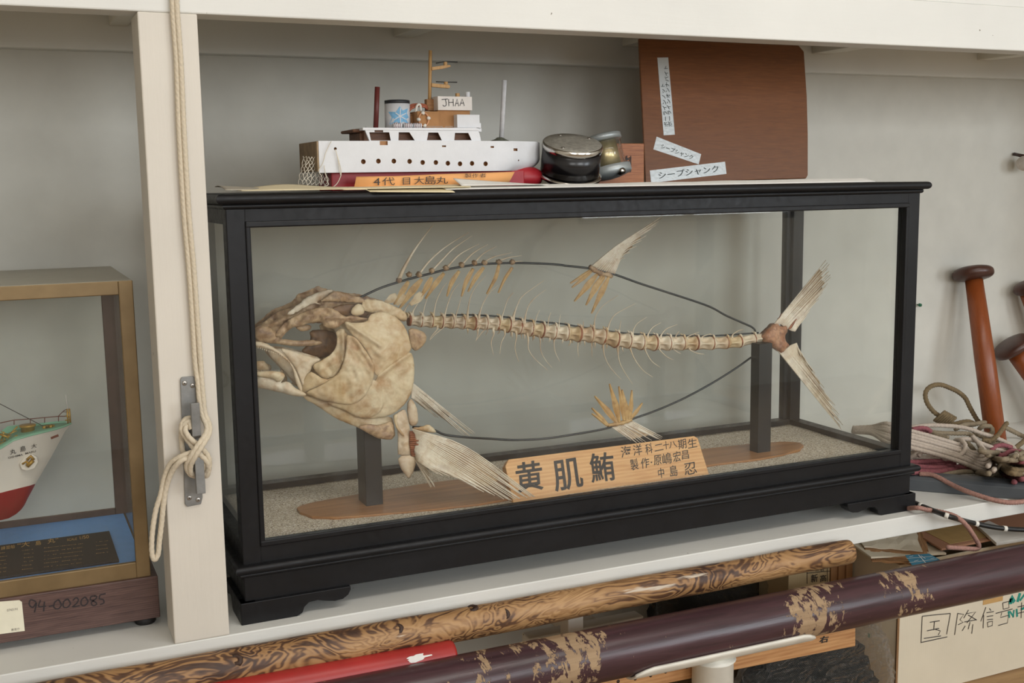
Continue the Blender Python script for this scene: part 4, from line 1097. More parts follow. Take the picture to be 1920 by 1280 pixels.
# bridge: cardboard house, white box lettered JHAA, white box ahead
def bx(name, x0, y0, x1, y1, Yf, dep, mat, bev=0.0005, conv=c8):
    a_, b_ = at(*conv(x0, y1), Y=Yf), at(*conv(x1, y0), Y=Yf)
    m = MB(); m.box((a_.x, Yf, a_.z), (b_.x, Yf + dep, b_.z), bev); return m.build(name, mat, ship)
bx('bridge_house', 1045, 585, 1285, 717, YS + 0.024, 0.05, card)
bx('house_wall', 893, 595, 1050, 717, YS + 0.018, 0.05, card)
bx('house_wall', 828, 612, 900, 717, YS + 0.040, 0.03, rawwood)
jb = bx('signal_box', 1045, 485, 1300, 585, YS + 0.018, 0.038, plain('pinkish_white_paint', srgb(226, 220, 214), 0.7, var=0.03, bump=0.2))
jb['label'] = 'white box lettered JHAA in black'
bx('fore_house', 1190, 620, 1357, 717, YS + 0.010, 0.04, wht); bx('fore_step', 1330, 682, 1368, 720, YS + 0.012, 0.036, wht)
bx('fore_step', 1345, 722, 1372, 748, YS + 0.014, 0.03, wht)
m = MB()
yj = YS + 0.018
def js(*pp): stroke_flat(m, [at(*c8(*p), Y=yj) for p in pp], 0.0011, (0, -1, 0))
js((1072, 506), (1118, 502)); js((1100, 506), (1106, 530), (1106, 548), (1098, 556), (1086, 555), (1080, 546))
js((1124, 503), (1126, 556)); js((1158, 502), (1160, 556)); js((1126, 528), (1160, 527))
js((1172, 556), (1188, 502), (1200, 556)); js((1177, 536), (1197, 534)); js((1208, 553), (1226, 502), (1242, 553)); js((1213, 535), (1239, 532))
m.build('call_sign_lettering', ink, jb)
for (x0, x1, y0, y1, mt) in ((1176, 1206, 460, 486, palewood), (1250, 1283, 450, 487, wht)):
    a_, b_ = at(*c8(x0, y1), Y=YS + 0.03), at(*c8(x1, y0), Y=YS + 0.03); r_ = (b_.x - a_.x) / 2
    m = MB(); m.lathe([(r_, a_.z), (r_, b_.z)], Matrix.Translation(((a_.x + b_.x) / 2, YS + 0.03, 0)), 16, 0, False); m.build('roof_peg', mt, ship, fixn=True)
# main mast with two radar arms
YMm = YS + 0.040
mm = rod('main_mast', *c8(981, 590), *c8(988, 138), YMm, 0.0028, palewood, 4)
a_, b_ = at(*c8(955, 590), Y=YMm), at(*c8(1008, 505), Y=YMm); m = MB(); m.box((a_.x, YMm - 0.004, a_.z), (b_.x, YMm + 0.006, b_.z), 0.0005); m.build('mast_block', rawwood, ship)
for q, pg, bar in (([(1000, 262), (1085, 250), (1135, 246), (1142, 258), (1125, 265), (1080, 275), (1000, 287)], (1088, 1113, 225, 250), [(1030, 234), (1100, 222), (1190, 226)]),
                   ([(998, 383), (1085, 392), (1128, 396), (1138, 410), (1130, 422), (1080, 418), (998, 410)], (1090, 1118, 374, 395), [(1030, 373), (1105, 375), (1188, 377)])):
    m = MB(); m.prism([at(*c8(*k), Y=YMm - 0.003) for k in q], (0, 0.006, 0), bev=0.0004); arm = m.build('radar_arm', palewood, mm, fixn=True)
    a_, b_ = at(*c8(pg[0], pg[3]), Y=YMm), at(*c8(pg[1], pg[2]), Y=YMm); r_ = (b_.x - a_.x) / 2
    m = MB(); m.lathe([(r_, a_.z), (r_, b_.z)], Matrix.Translation(((a_.x + b_.x) / 2, YMm, 0)), 14, 0, False); m.build('radar_hub', palewood, mm, fixn=True)
    m = MB(); m.tube([at(*c8(*k), Y=YMm) for k in bar], 0.0009, 6); m.build('radar_bar', plain('dark_bar', srgb(52, 50, 48), 0.5), mm, fixn=True)
# copper hose coil and life ring
cop = plain('copper_hose', srgb(178, 100, 72), 0.45, var=0.12, scale=120)
m = MB()
for k in range(4):
    m.tube(spline([at(*c8(826, 600 - k * 12), Y=Y1 + .004 + .002 * k), at(*c8(842, 576 - k * 9), Y=Y1 + .002 + .002 * k), at(*c8(895, 556 - k * 5), Y=Y1 + .0015 * k), at(*c8(945, 562 - k * 5), Y=Y1 + .002 * k), at(*c8(965, 580 - k * 6), Y=Y1 + .004 + .002 * k)], 0.002), 0.0016, 8)
m.build('hose_coil', cop, ship)
wt = plain('white_thread', srgb(226, 222, 212), 0.9)
m = MB(); m.tube(spline([at(*c8(x, y), Y=Y1 - 0.003) for x, y in ((880, 600), (885, 560), (898, 543), (912, 548), (916, 592))], 0.002), 0.0019, 8); m.build('coil_binding', wt, ship)
cx, cy = c8(938, 655); q = at(cx, cy, Y=YS + 0.0155)
ring = [q + Vector((0.0078 * cos(k * pi / 12), 0, 0.0096 * sin(k * pi / 12))) for k in range(25)]
m = MB(); m.tube(ring, 0.0011, 8); lr = m.build('life_ring', plain('orange_cord', srgb(206, 150, 112), 0.7), ship)
m = MB()
for a in (0.2, 1.7, 3.2, 4.9):
    c_ = q + Vector((0.0078 * cos(a), 0, 0.0096 * sin(a)))
    b_ = bmesh.new(); bmesh.ops.create_icosphere(b_, subdivisions=2, radius=0.0028)
    for v_ in b_.verts: v_.co *= 1 + 0.5 * noise.noise(v_.co * 900 + Vector((a, 0, 0))); v_.co += c_
    m.bm(b_, 0, True)
m.build('ring_bow', wt, lr)
for x in (740, 820, 890):        # little rafts lying along the deck edge
    p = at(*c8(x, 703), Y=YS + 0.010)
    m = MB(); m.lathe([(0.0005, -0.0062), (0.0036, -0.006), (0.0036, -0.002), (0.0038, 0), (0.0036, 0.002), (0.0036, 0.006), (0.0005, 0.0062)], Matrix.Translation((p.x, p.y, zd + 0.0042)) @ Matrix.Rotation(pi / 2, 4, 'Y'), 14); rf = m.build('life_raft', wht, ship, fixn=True)
    m = MB()
    for o_ in (-0.0045, -0.0018, 0.001, 0.0036): m.tube([Vector((p.x + o_, p.y + 0.0037 * cos(t), zd + 0.0042 + 0.0037 * sin(t))) for t in [k * pi / 8 for k in range(17)]], 0.0005, 5)
    m.build('raft_lashing', dred, rf)
m = MB()     # wire hand rail staples
for x0, x1 in ((505, 548), (960, 1015), (1020, 1078), (1100, 1158)):
    y = 706 if x0 < 600 else 708
    m.tube([at(*c8(x0, 718), Y=YS + .006), at(*c8(x0, y), Y=YS + .006), at(*c8(x1, y), Y=YS + .006), at(*c8(x1, 718), Y=YS + .006)], 0.0004, 5)
m.build('rail_staple', plain('bright_wire', srgb(170, 168, 165), 0.3, 0.8), ship)
# threads and the little net at the stern
thr = plain('cotton_thread', srgb(214, 206, 190), 0.9)
m = MB()
for pl in ([(245, 818), (205, 900), (180, 985), (150, 1040), (175, 1090), (165, 1140)], [(275, 880), (300, 960), (318, 1040), (312, 1090), (285, 1140), (262, 1158)], [(278, 882), (296, 965), (308, 1045), (318, 1080)], [(190, 1000), (200, 1060), (215, 1110), (220, 1148), (190, 1155)]):
    m.tube(spline([at(*c8(*k), Y=YS - 0.004) for k in pl], 0.003), 0.0006, 5)
m.build('thread', thr, ship)
m = MB()
rr = random.Random(3)
def netp(i, j):   # i across, j down
    x = 35 + i * 22 + (j % 2) * 8 + (i - 4) * j * 1.2; y = 930 + j * 24
    u, v = c8(x + rr.uniform(-4, 4), min(1150, y + rr.uniform(-6, 6)))
    return at(u, v, Y=YS + 0.012 - 0.010 * sin(i * 0.8) + 0.004 * rr.random())
G = [[netp(i, j) for i in range(8)] for j in range(10)]
for j in range(9):
    for i in range(8):
        m.tube([G[j][i], G[j + 1][i]], 0.00055, 4, cap=False)
        k = i + (1 if j % 2 else -1)
        if 0 <= k < 8: m.tube([G[j][i], G[j + 1][k]], 0.00055, 4, cap=False)
m.build('net', thr, ship)

# ------------------------------------------------------------------ the two metal cylinders
chrome = plain('scuffed_chrome', srgb(196, 192, 186), 0.16, 1.0, var=0.05, scale=40, bump=0.03)
lidm = plain('tarnished_lid', srgb(150, 146, 136), 0.5, 0.25, var=0.16, scale=140, bump=0.1)
blackp = plain('glossy_black_drum', srgb(24, 22, 24), 0.25, var=0.2, scale=30, bump=0.05)
Yc = 0.105
c9 = lambda x, y: (980 + x / 3.2, 40 + y / 3.2)
pl_, pr_ = at(*c9(108, 830), Y=Yc), at(*c9(433, 800), Y=Yc); r_ = (pr_.x - pl_.x) / 2 * 0.985
cx_ = (pl_.x + pr_.x) / 2
can = thing('canister', (cx_, Yc, TZ), 'black cylindrical drum with a shiny chrome lid beside the model ship bow', 'canister')
zl1 = at(*c9(270, 775), Y=Yc - r_).z; zl0 = zl1 - 0.0085
tilt = Matrix.Translation((cx_, Yc, TZ)) @ Matrix.Translation((0, -r_ * .9, 0)) @ Matrix.Rotation(radians(20), 4, 'X') @ Matrix.Rotation(radians(-3), 4, 'Y') @ Matrix.Translation((-cx_, -Yc + r_ * .9, -TZ))
T0 = tilt @ Matrix.Translation((cx_, Yc, 0))
m = MB(); m.lathe([(r_ * .985, TZ + 0.012), (r_ * .985, zl0 + 0.002)], T0, 48); m.build('drum', blackp, can, fixn=True)
m = MB(); m.lathe([(r_ * .90, zl0), (r_ * 1.0, zl0), (r_ * 1.01, zl0 + 0.004), (r_ * 1.0, zl1), (r_ * 0.965, zl1 + 0.0015)], T0, 48); lid = m.build('lid_rim', chrome, can, fixn=True)
m = MB(); m.lathe([(r_ * 0.97, zl1 + 0.001), (r_ * 0.95, zl1 + 0.0022), (r_ * 0.5, zl1 + 0.0034), (0.0005, zl1 + 0.0038)], T0, 48); m.build('lid_top', lidm, can, fixn=True)
m = MB()
for a in (-2.45, 0.35, 1.7): m.lathe([(0.0032, 0), (0.0030, 0.001), (0.0004, 0.0012)], T0 @ Matrix.Translation((r_ * .78 * cos(a), r_ * .78 * sin(a), zl1 + 0.0026)), 12)
m.build('lid_screw', chrome, can, fixn=True)
m = MB(); m.lathe([(r_ * .95, TZ + 0.0035), (r_ * 1.06, TZ + 0.0035), (r_ * 1.07, TZ + 0.008), (r_ * .97, TZ + 0.0095)], T0, 48); m.build('lower_rim', chrome, can, fixn=True)
m = MB(); m.lathe([(r_ * .9, TZ - 0.001), (r_ * .9, TZ + 0.012)], T0, 32); m.build('drum_base', blackp, can, fixn=True)
# second one: clear tube between chrome caps
Yg = 0.150
pl_, pr_ = at(*c9(405, 760), Y=Yg), at(*c9(612, 745), Y=Yg); rg = (pr_.x - pl_.x) / 2 * 0.95; xg = (pl_.x + pr_.x) / 2 + 0.009
gl = thing('sight_glass', (xg, Yg, TZ), 'clear glass cylinder between grey metal caps standing behind the black drum', 'gauge')
tg = Matrix.Translation((xg, Yg, TZ)) @ Matrix.Translation((0, rg, 0.004)) @ Matrix.Rotation(radians(-9), 4, 'Y') @ Matrix.Rotation(radians(-11), 4, 'X') @ Matrix.Translation((0, -rg, 0))
hz = at(*c9(520, 710), Y=Yg).z - TZ
capm = plain('grey_cast_metal', srgb(168, 174, 174), 0.38, 0.4, var=0.06)
m = MB(); m.lathe([(rg * .9, hz - 0.011), (rg * 1.05, hz - 0.010), (rg * 1.05, hz - 0.002), (rg * .96, hz), (0.0005, hz + 0.0008)], tg, 40); m.build('upper_cap', capm, gl, fixn=True)
m = MB(); m.lathe([(rg * .97, 0.020), (rg * .97, hz - 0.008), (rg * .92, hz - .008), (rg * .92, 0.020)], tg, 40); m.build('glass_tube', M['glass_l'], gl)
m = MB(); m.lathe([(rg * .72, 0.021), (rg * .72, hz - 0.012)], tg, 32); m.build('brass_core', plain('dull_brass', srgb(196, 176, 132), 0.3, 0.7, var=0.08), gl, fixn=True)
m = MB(); m.lathe([(rg * 1.0, 0.024), (rg * 1.18, 0.023), (rg * 1.2, 0.012), (rg * 1.1, 0.008), (rg * 0.6, 0.004), (0.0005, 0.002)], tg, 40); lc = m.build('lower_cap', capm, gl, fixn=True)
m = MB(); m.lathe([(0.006, 0), (0.0052, 0.009), (0.0004, 0.010)], tg @ Matrix.Translation((0.002, -rg * 1.02, 0.0085)) @ Matrix.Rotation(pi / 2, 4, 'X'), 16); m.build('dial_knob', chrome, gl, fixn=True)
# engraved block behind it
Yk = 0.185
a_, b_ = at(*c9(600, 980), Y=Yk), at(*c9(729, 732), Y=Yk)
blk2 = thing('wooden_block', ((a_.x + b_.x) / 2, Yk, TZ), 'small reddish wooden plaque with dark carved lettering behind the metal cylinders', 'plaque')
redw = timber('reddish_wood', srgb(190, 122, 74), srgb(146, 84, 48), 'X', 3, 0.5)
m = MB(); m.box((a_.x - 0.11, Yk, TZ + .0005), (b_.x, Yk + 0.012, b_.z), 0.001); m.build('plaque_body', redw, blk2)
m = MB(); px_quad(m, '制', c9(612, 905), c9(650, 905), c9(612, 805), Yk, 0.02, 0.0008); m.build('carved_lettering', ink, blk2)

# ------------------------------------------------------------------ brown board with three lettered foil tapes
bd = thing('plywood_board', (0.97, 0.25, TZ), 'brown varnished plywood board with rounded corners and foil tapes standing on the display case', 'board')
ply = timber('brown_varnished_ply', srgb(134, 84, 46), srgb(104, 61, 33), 'X', 4, 0.38, (0.25, 0.75), 2.0)
O0 = Vector((0, 0.215, TZ)); lean = Vector((0, 0.055, 0.25)).normalized(); bn = Vector((1, 0, 0)).cross(lean)   # points to -Y
def on_bd(u, v, lift=0.0):
    d = at(u, v, Y=0.2) - CAM
    t = (O0 - CAM).dot(bn) / d.dot(bn)
    return CAM + d * t + bn * lift
q = [on_bd(*p) for p in ((1209, 343), (1190, 60), (1507, 60), (1509, 100), (1513, 180), (1515, 250), (1515, 328), (1512, 334))]
q[0] = on_bd(1211, 343)
k_ = (on_bd(1199, 85) - q[0]); q[1] = q[0] + k_ * ((0.851 - q[0].z) / k_.z)
k_ = (on_bd(1507, 85) - on_bd(1515, 250)); q[2] = on_bd(1515, 250) + k_ * ((0.851 - on_bd(1515, 250).z) / k_.z) - Vector((0.012, 0, 0))
q[3] = q[2] + Vector((0.011, 0, 0)) - lean * 0.012
m = MB(); m.prism(q, -bn * 0.0055, bev=0.0012); m.build('board_panel', ply, bd, fixn=True)
foil = NT('embossed_foil')
fb = foil.n.new('ShaderNodeTexVoronoi'); fb.inputs['Scale'].default_value = 170; foil.l.new(foil.co, fb.inputs['Vector'])
foil.color(srgb(214, 219, 220)); foil.set(Metallic=0.25, Roughness=0.35); foil.bump(fb.outputs['Distance'], 0.35, 0.0006)
foil_f = plain('foil_writing', srgb(30, 44, 38), 0.6, bump=0)
def tape(cs, lines):
    P = [on_bd(*c9(*c), lift=0.0006) for c in cs]      # tl, tr, br, bl
    m = MB(); m.prism(P, -bn * 0.0005); tp = m.build('foil_tape', foil.m, bd, fixn=True)
    m = MB()
    for s, o_, r_, t_ in lines:
        O_, R_, T_ = (on_bd(*c9(*k), lift=0.0008) for k in (o_, r_, t_)); text_quad(m, s, O_, R_ - O_, T_ - O_, 0.0, 0, 0.0004)
    m.build('tape_lettering', foil_f, tp)
tape(((807, 218), (872, 217), (912, 680), (845, 684)), (('ボーラインノット', (872, 632), (850, 375), (848, 634)), ('ボーラインオンナバイト', (895, 630), (868, 268), (872, 632))))
tape(((803, 692), (1070, 797), (1055, 858), (783, 768)), (('シープシャンク', (826, 762), (1015, 832), (835, 735)),))
tape(((762, 895), (1213, 842), (1222, 915), (770, 970)), (('シープシャンク', (815, 948), (1175, 905), (812, 905)),))
# ------------------------------------------------------------------ left-hand case: gilt metal frame on a walnut base
brass = NT('satin_gilt_metal')
brass.color(brass.ramp(brass.noise(12, 4), [(0.3, srgb(116, 96, 66)), (0.7, srgb(140, 118, 84))])); brass.set(Metallic=0.5, Roughness=0.42)
brass.bump(brass.noise(3.0, 4, 0.5, brass.map((4, 300, 300))), 0.08, 0.0005)
brass = brass.m
walnut = timber('walnut_veneer', srgb(108, 82, 74), srgb(66, 46, 44), 'X', 3, 0.45, (0.3, 0.75))
lc_ = thing('brass_case', (-0.4, 0.2, 0), 'gilt-framed glass case on a dark walnut base holding a ship model', 'display case')
LX1, LY0, LY1 = -0.1085, 0.046, 0.362
LX0 = -0.95
BZ0, BZ1 = 0.0115, 0.0712
m = MB(); m.box((LX0, LY0, BZ0), (LX1, LY1, BZ1), 0.0012); m.build('walnut_base', walnut, lc_)
for x in (LX0 + .03, LX1 - 0.018):
    for y in (LY0 + 0.022, LY1 - 0.03):
        m = MB(); m.lathe([(0.013, 0.0), (0.0145, 0.002), (0.0145, 0.0116)], Matrix.Translation((x, y, 0)), 20); m.build('rubber_foot', plain('black_rubber', srgb(28, 26, 26), 0.6) if 'rub' not in M else M['rub'], lc_, fixn=True)
FX1, FY0, FY1 = -0.1170, 0.050, 0.352
FX0 = LX0 + 0.008
FZ0, FZ1, t_ = BZ1 - 0.0003, 0.4795, 0.0185
def frame_bar(name, lo, hi, mat=brass, bev=0.0012):
    m = MB(); m.box(lo, hi, bev); return m.build(name, mat, lc_)
bronze = plain('dark_bronze_strip', srgb(98, 80, 72), 0.4, 0.6, var=0.08)
for y0, y1, mt in ((FY0, FY0 + 0.008, brass), (FY1 - 0.008, FY1, bronze)):
    frame_bar('frame_upright', (FX1 - t_, y0, FZ0), (FX1, y1, FZ1), mt); frame_bar('frame_upright', (FX0, y0, FZ0), (FX0 + t_, y1, FZ1), mt)
    frame_bar('frame_rail', (FX0 + t_ - .0004, y0 + .0002, FZ0), (FX1 - t_ + .0004, y1, FZ0 + 0.0225), mt); frame_bar('frame_rail', (FX0 + t_ - .0004, y0 + .0002, FZ1 - t_), (FX1 - t_ + .0004, y1, FZ1), mt)
for x0, x1 in ((FX1 - 0.006, FX1), (FX0, FX0 + 0.006)):
    frame_bar('side_rail', (x0, FY0 + .0075, FZ0), (x1, FY1 - .0075, FZ0 + 0.012)); frame_bar('side_rail', (x0, FY0 + .0075, FZ1 - 0.010), (x1, FY1 - .0075, FZ1))
roofm = plain('painted_lid', srgb(158, 152, 134), 0.35, 0.0, var=0.04)
m = MB(); m.box((FX0 + .001, FY0 + .001, FZ1 - 0.0035), (FX1 - .001, FY1 - .001, FZ1 + 0.0004), 0.0005); m.build('lid', roofm, lc_)
m = MB(); m.box((FX0 + .006, FY0 + .0045, FZ0 + .004), (FX1 - .006, FY0 + .007, FZ1 - .006)); m.build('front_glass', M['glass_l'], lc_)
m = MB(); m.box((FX1 - .0050, FY0 + .009, FZ0 + .004), (FX1 - .0025, FY1 - .009, FZ1 - .006)); m.build('side_glass', M['glass_l'], lc_)
m = MB(); m.box((FX0 + .006, FY1 - .0065, FZ0 + .004), (FX1 - .006, FY1 - .0045, FZ1 - .006)); m.build('back_panel', plain('pale_back_panel', srgb(205, 203, 192), 0.7, var=0.03, scale=20), lc_)
FLZ = 0.0830
m = MB(); m.box((FX0 + .008, FY0 + .009, BZ1 - .0005), (FX1 - .0065, FY1 - .009, FLZ), 0.0005); m.build('blue_floor', plain('blue_floor_board', srgb(118, 180, 250), 0.45, var=0.03), lc_)
m = MB()
def marker(*strokes):
    for st in strokes: stroke_flat(m, spline([at(54 + (x - 150) / 2.667, 1112 + (y - 835) / 2.667, Y=LY0) for x, y in st], 0.002), 0.0018, (0, -1, 0), lift=0.0006)
marker([(186, 876), (160, 866), (152, 890), (170, 905), (188, 880), (184, 905), (178, 930)], [(208, 868), (200, 900), (236, 898)], [(228, 876), (224, 925)], [(250, 900), (272, 896)],
       [(300, 866), (280, 878), (276, 905), (296, 912), (312, 893), (300, 866)], [(345, 862), (326, 874), (322, 900), (340, 905), (358, 886), (345, 862)],
       [(370, 870), (386, 856), (398, 866), (388, 886), (368, 902), (404, 896)], [(432, 852), (414, 866), (412, 890), (428, 896), (446, 876), (432, 852)],
       [(482, 848), (462, 850), (458, 866), (480, 876), (490, 888), (472, 896), (462, 882), (484, 862), (490, 850), (478, 846)], [(506, 842), (502, 862), (520, 864), (526, 882), (506, 890)], [(506, 842), (534, 836)])
m.build('marker_number', plain('black_marker', srgb(40, 32, 34), 0.6), lc_)
m = MB(); P = [at(u, v, Y=LY0) for u, v in ((-60, 1132), (36, 1124.5), (41, 1128), (46.5, 1182), (-60, 1196))]
m.prism([p + Vector((0, -0.0008, 0)) for p in P], (0, 0.0007, 0)); stk = m.build('paper_sticker', paper_c if False else plain('cream_sticker', srgb(226, 220, 198), 0.8, var=0.02), lc_, fixn=True)
m = MB(); px_quad(m, '0743191', (13, 1146), (33, 1143.5), (13, 1141.5), LY0 - 0.0008, 0.0, 0.0003); px_quad(m, '教育庁', (21, 1183), (37, 1181), (21, 1178), LY0 - 0.0008, 0.0, 0.0003); m.build('sticker_print', plain('grey_print', srgb(120, 112, 104), 0.8), stk)
# black plaque with gilt lettering
pq = thing('caption_plaque', (-0.25, 0.12, FLZ), 'black plaque with gilt lettering lying on the blue floor of the brass-framed case', 'plaque')
pz = FLZ + 0.004
def on_pl(u, v, l=0.0): return at(u, v, Z=pz) + Vector((0, 0, l))
p_tr, p_br = on_pl(209, 994), on_pl(219, 1050)
yb_ = max(p_br.y, FY0 + 0.012)
m = MB(); m.box((-0.46, yb_, FLZ + .0003), ((p_tr.x + p_br.x) / 2, p_tr.y, pz), 0.0008); m.build('plaque_plate', plain('black_plaque', srgb(20, 16, 16), 0.65, var=0.1), pq)
gold = plain('gilt_lettering', srgb(205, 160, 84), 0.5, 0.0)
m = MB()
ca = lambda x, y: (x / 2.667, 800 + y / 2.667)
def pt(s, bl_, br_, tl_):
    O_, R_, T_ = on_pl(*ca(*bl_)), on_pl(*ca(*br_)), on_pl(*ca(*tl_)); text_quad(m, s, O_, R_ - O_, T_ - O_, 0.004, 0, 0.0004)
pt('“大', (85, 606), (148, 598), (88, 580)); pt('島', (178, 594), (206, 590), (178, 572)); pt('丸”', (238, 586), (292, 576), (238, 562)); pt('練習船', (5, 618), (75, 607), (5, 600)); pt('SCALE', (335, 572), (385, 566), (335, 560)); pt('1/50', (400, 564), (445, 557), (398, 548))
rr = random.Random(5)
for r_ in range(6):      # rows of tiny gilt print, too small to read
    for (xa_, xb_) in ((0, 30), (110, 165), (220, 290), (300, 410), (480, 535)):
        y0_ = 632 + r_ * 19
        if xa_ >= 480 and r_ > 3: continue
        x = xa_
        while x < xb_:
            w_ = rr.uniform(4, 8)
            y = y0_ - x * 0.115
            if rr.random() < 0.8:
                a_, b_ = on_pl(*ca(x, y)), on_pl(*ca(x + w_, y - w_ * .115))
                stroke_flat(m, [a_, b_], rr.uniform(0.0008, 0.0022), (0, 0, 1), lift=0.0004)
            x += w_ + 3
m.build('gilt_lettering', gold, pq)
# ship model inside: bow section with deck, rail and anchor
YH = 0.185
bs = thing('training_ship_model', (-0.4, YH, 0.2), 'ship model with white and red hull and green deck inside the gilt-framed case', 'model ship')
cb = lambda x, y: (x / 4.925, 740 + y / 4.925)
hw = plain('gloss_white_hull', srgb(226, 218, 206), 0.4, var=0.02); hr = plain('gloss_red_hull', srgb(150, 36, 36), 0.4, var=0.04); dg_ = plain('green_deck', srgb(128, 178, 148), 0.6, var=0.04)
gd = plain('gilt_fittings', srgb(184, 144, 64), 0.4, 0.5, var=0.1); rl = plain('brown_rail', srgb(120, 62, 44), 0.5)
# stations from bow aft: list of outlines (deck edge, waterline, keel) on the near side
def hull_rows():
    # profile lines in photo: sheer, knuckle, waterline, keel; each sampled from bow aft
    sheer = [(662, 262), (600, 290), (520, 316), (400, 345), (260, 380), (130, 418), (60, 462), (0, 498), (-300, 560), (-900, 640)]
    upper = [(600, 340), (545, 365), (470, 390), (360, 430), (230, 470), (110, 520), (40, 560), (-20, 590), (-310, 640), (-905, 720)]
    mid = [(480, 560), (440, 575), (370, 590), (280, 610), (170, 630), (70, 650), (10, 668), (-40, 690), (-330, 750), (-910, 830)]
    wl = [(328, 822), (310, 826), (280, 836), (240, 846), (150, 868), (60, 890), (0, 906), (-60, 920), (-340, 985), (-915, 1090)]
    low = [(270, 930), (255, 950), (235, 985), (200, 1010), (120, 1030), (40, 1050), (-10, 1060), (-70, 1075), (-350, 1130), (-920, 1230)]
    keel = [(245, 980), (225, 1020), (195, 1060), (150, 1100), (80, 1140), (20, 1155), (-20, 1160), (-80, 1180), (-360, 1250), (-925, 1340)]
    halfw = [0.001, 0.010, 0.019, 0.028, 0.037, 0.044, 0.048, 0.050, 0.056, 0.058]
    fac = [1.0, 0.85, 0.62, 0.52, 0.36, 0.02]
    out = []
    for ln, f in zip((sheer, upper, mid, wl, low, keel), fac):
        out.append([at(*cb(*p), Y=YH - hwid * f) for p, hwid in zip(ln, halfw)])
    return out
R_ = hull_rows()
m = MB()
def loft(rows, mi):
    C_ = len(rows[0])
    for sgn in (1, -1):
        vs = [(p.x, YH - (YH - p.y) * sgn, p.z) for r in rows for p in r]
        fs = []
        for i in range(len(rows) - 1):
            for j in range(C_ - 1):
                f = (i * C_ + j, i * C_ + j + 1, (i + 1) * C_ + j + 1, (i + 1) * C_ + j)
                fs.append(f if sgn < 0 else tuple(reversed(f)))
        m.add(vs, fs, mi, True)
loft(R_[:4], 0); loft(R_[3:], 1)
hb = m.build('hull', [hw, hr], bs)
dz = 0.006
rows = []
for p in R_[0]:
    rows.append([(p.x, YH - (YH - p.y) * s_, p.z - 0.0012) for s_ in (1, 0.5, 0, -0.5, -1)])
m = MB(); m.sheet(rows, 0.002); m.build('deck', dg_, bs, fixn=True)
# raised green bulwark on the far side with rail
fr = [at(*cb(x, y), Y=YH + 0.020) for x, y in ((610, 275), (520, 320), (400, 350), (250, 380), (70, 400), (0, 420))]; ft = [at(*cb(x, y), Y=YH + 0.022) for x, y in ((612, 238), (520, 244), (400, 258), (250, 270), (70, 290), (0, 345))]
m = MB(); m.sheet([fr, ft], 0.0012, smooth=False); m.build('bulwark', dg_, bs)
m = MB()
m.tube([at(*cb(x, y), Y=YH + 0.022) for x, y in ((0, 260), (130, 233), (280, 222), (412, 210), (540, 198), (612, 198))], 0.0007, 6)
for x, y0_, y1_ in ((130, 233, 275), (280, 222, 268), (412, 210, 258), (540, 198, 246)): m.tube([at(*cb(x, y0_), Y=YH + .022), at(*cb(x, y1_), Y=YH + .022)], 0.0006, 6)
m.tube(spline([at(*cb(x, y), Y=YH + .022) for x, y in ((540, 196), (570, 165), (600, 140), (636, 130))], 0.003), 0.0006, 6)
m.tube([at(*cb(575, 158), Y=YH + .02), at(*cb(625, 158), Y=YH)], 0.0005, 6)
m.build('hand_rail', rl, bs)
m = MB()
for x0, y0_, x1, y1_, r_ in ((620, 130, 628, 262, 0.0012), (640, 128, 650, 255, 0.0012), (605, 195, 640, 205, 0.001), (600, 235, 650, 230, 0.001), (615, 160, 650, 165, 0.0008)):
    m.tube([at(*cb(x0, y0_), Y=YH), at(*cb(x1, y1_), Y=YH)], r_, 7)
m.build('bow_frame', gd, bs)
m = MB(); m.tube([at(*cb(606, 0), Y=YH), at(*cb(628, 150), Y=YH)], 0.0007, 6); m.build('jack_staff', plain('white_staff', srgb(215, 210, 205), 0.6), bs)
m = MB()
m.lathe([(0.009, 0), (0.009, 0.014), (0.011, 0.0145), (0.011, 0.017)], Matrix.Translation(at(*cb(262, 385), Y=YH - .004)), 16)
rr = random.Random(11)
for k in range(26):
    p = at(*cb(rr.uniform(-10, 115), rr.uniform(360, 470)), Y=YH - rr.uniform(0.0, .03)); q_ = p + Vector((rr.uniform(-.012, .012), rr.uniform(-.004, .004), rr.uniform(-.006, .010)))
    m.tube([p, q_], rr.uniform(0.0006, 0.0018), 6)
for k in range(9):
    p = at(*cb(410 + k * 10, 330 - k * 1.5), Y=YH - 0.006 + .002 * (k % 3)); m.lathe([(0.0022, 0), (0.0022, 0.004 + .003 * (k % 2)), (0.003, 0.006)], Matrix.Translation(p), 8)
m.build('deck_gear', gd, bs, fixn=True)
m = MB(); m.tube([at(*cb(-200, -20), Y=YH), at(*cb(420, 300), Y=YH)], 0.0006, 5); m.build('stay_wire', plain('dark_thread', srgb(70, 62, 56), 0.7), bs)
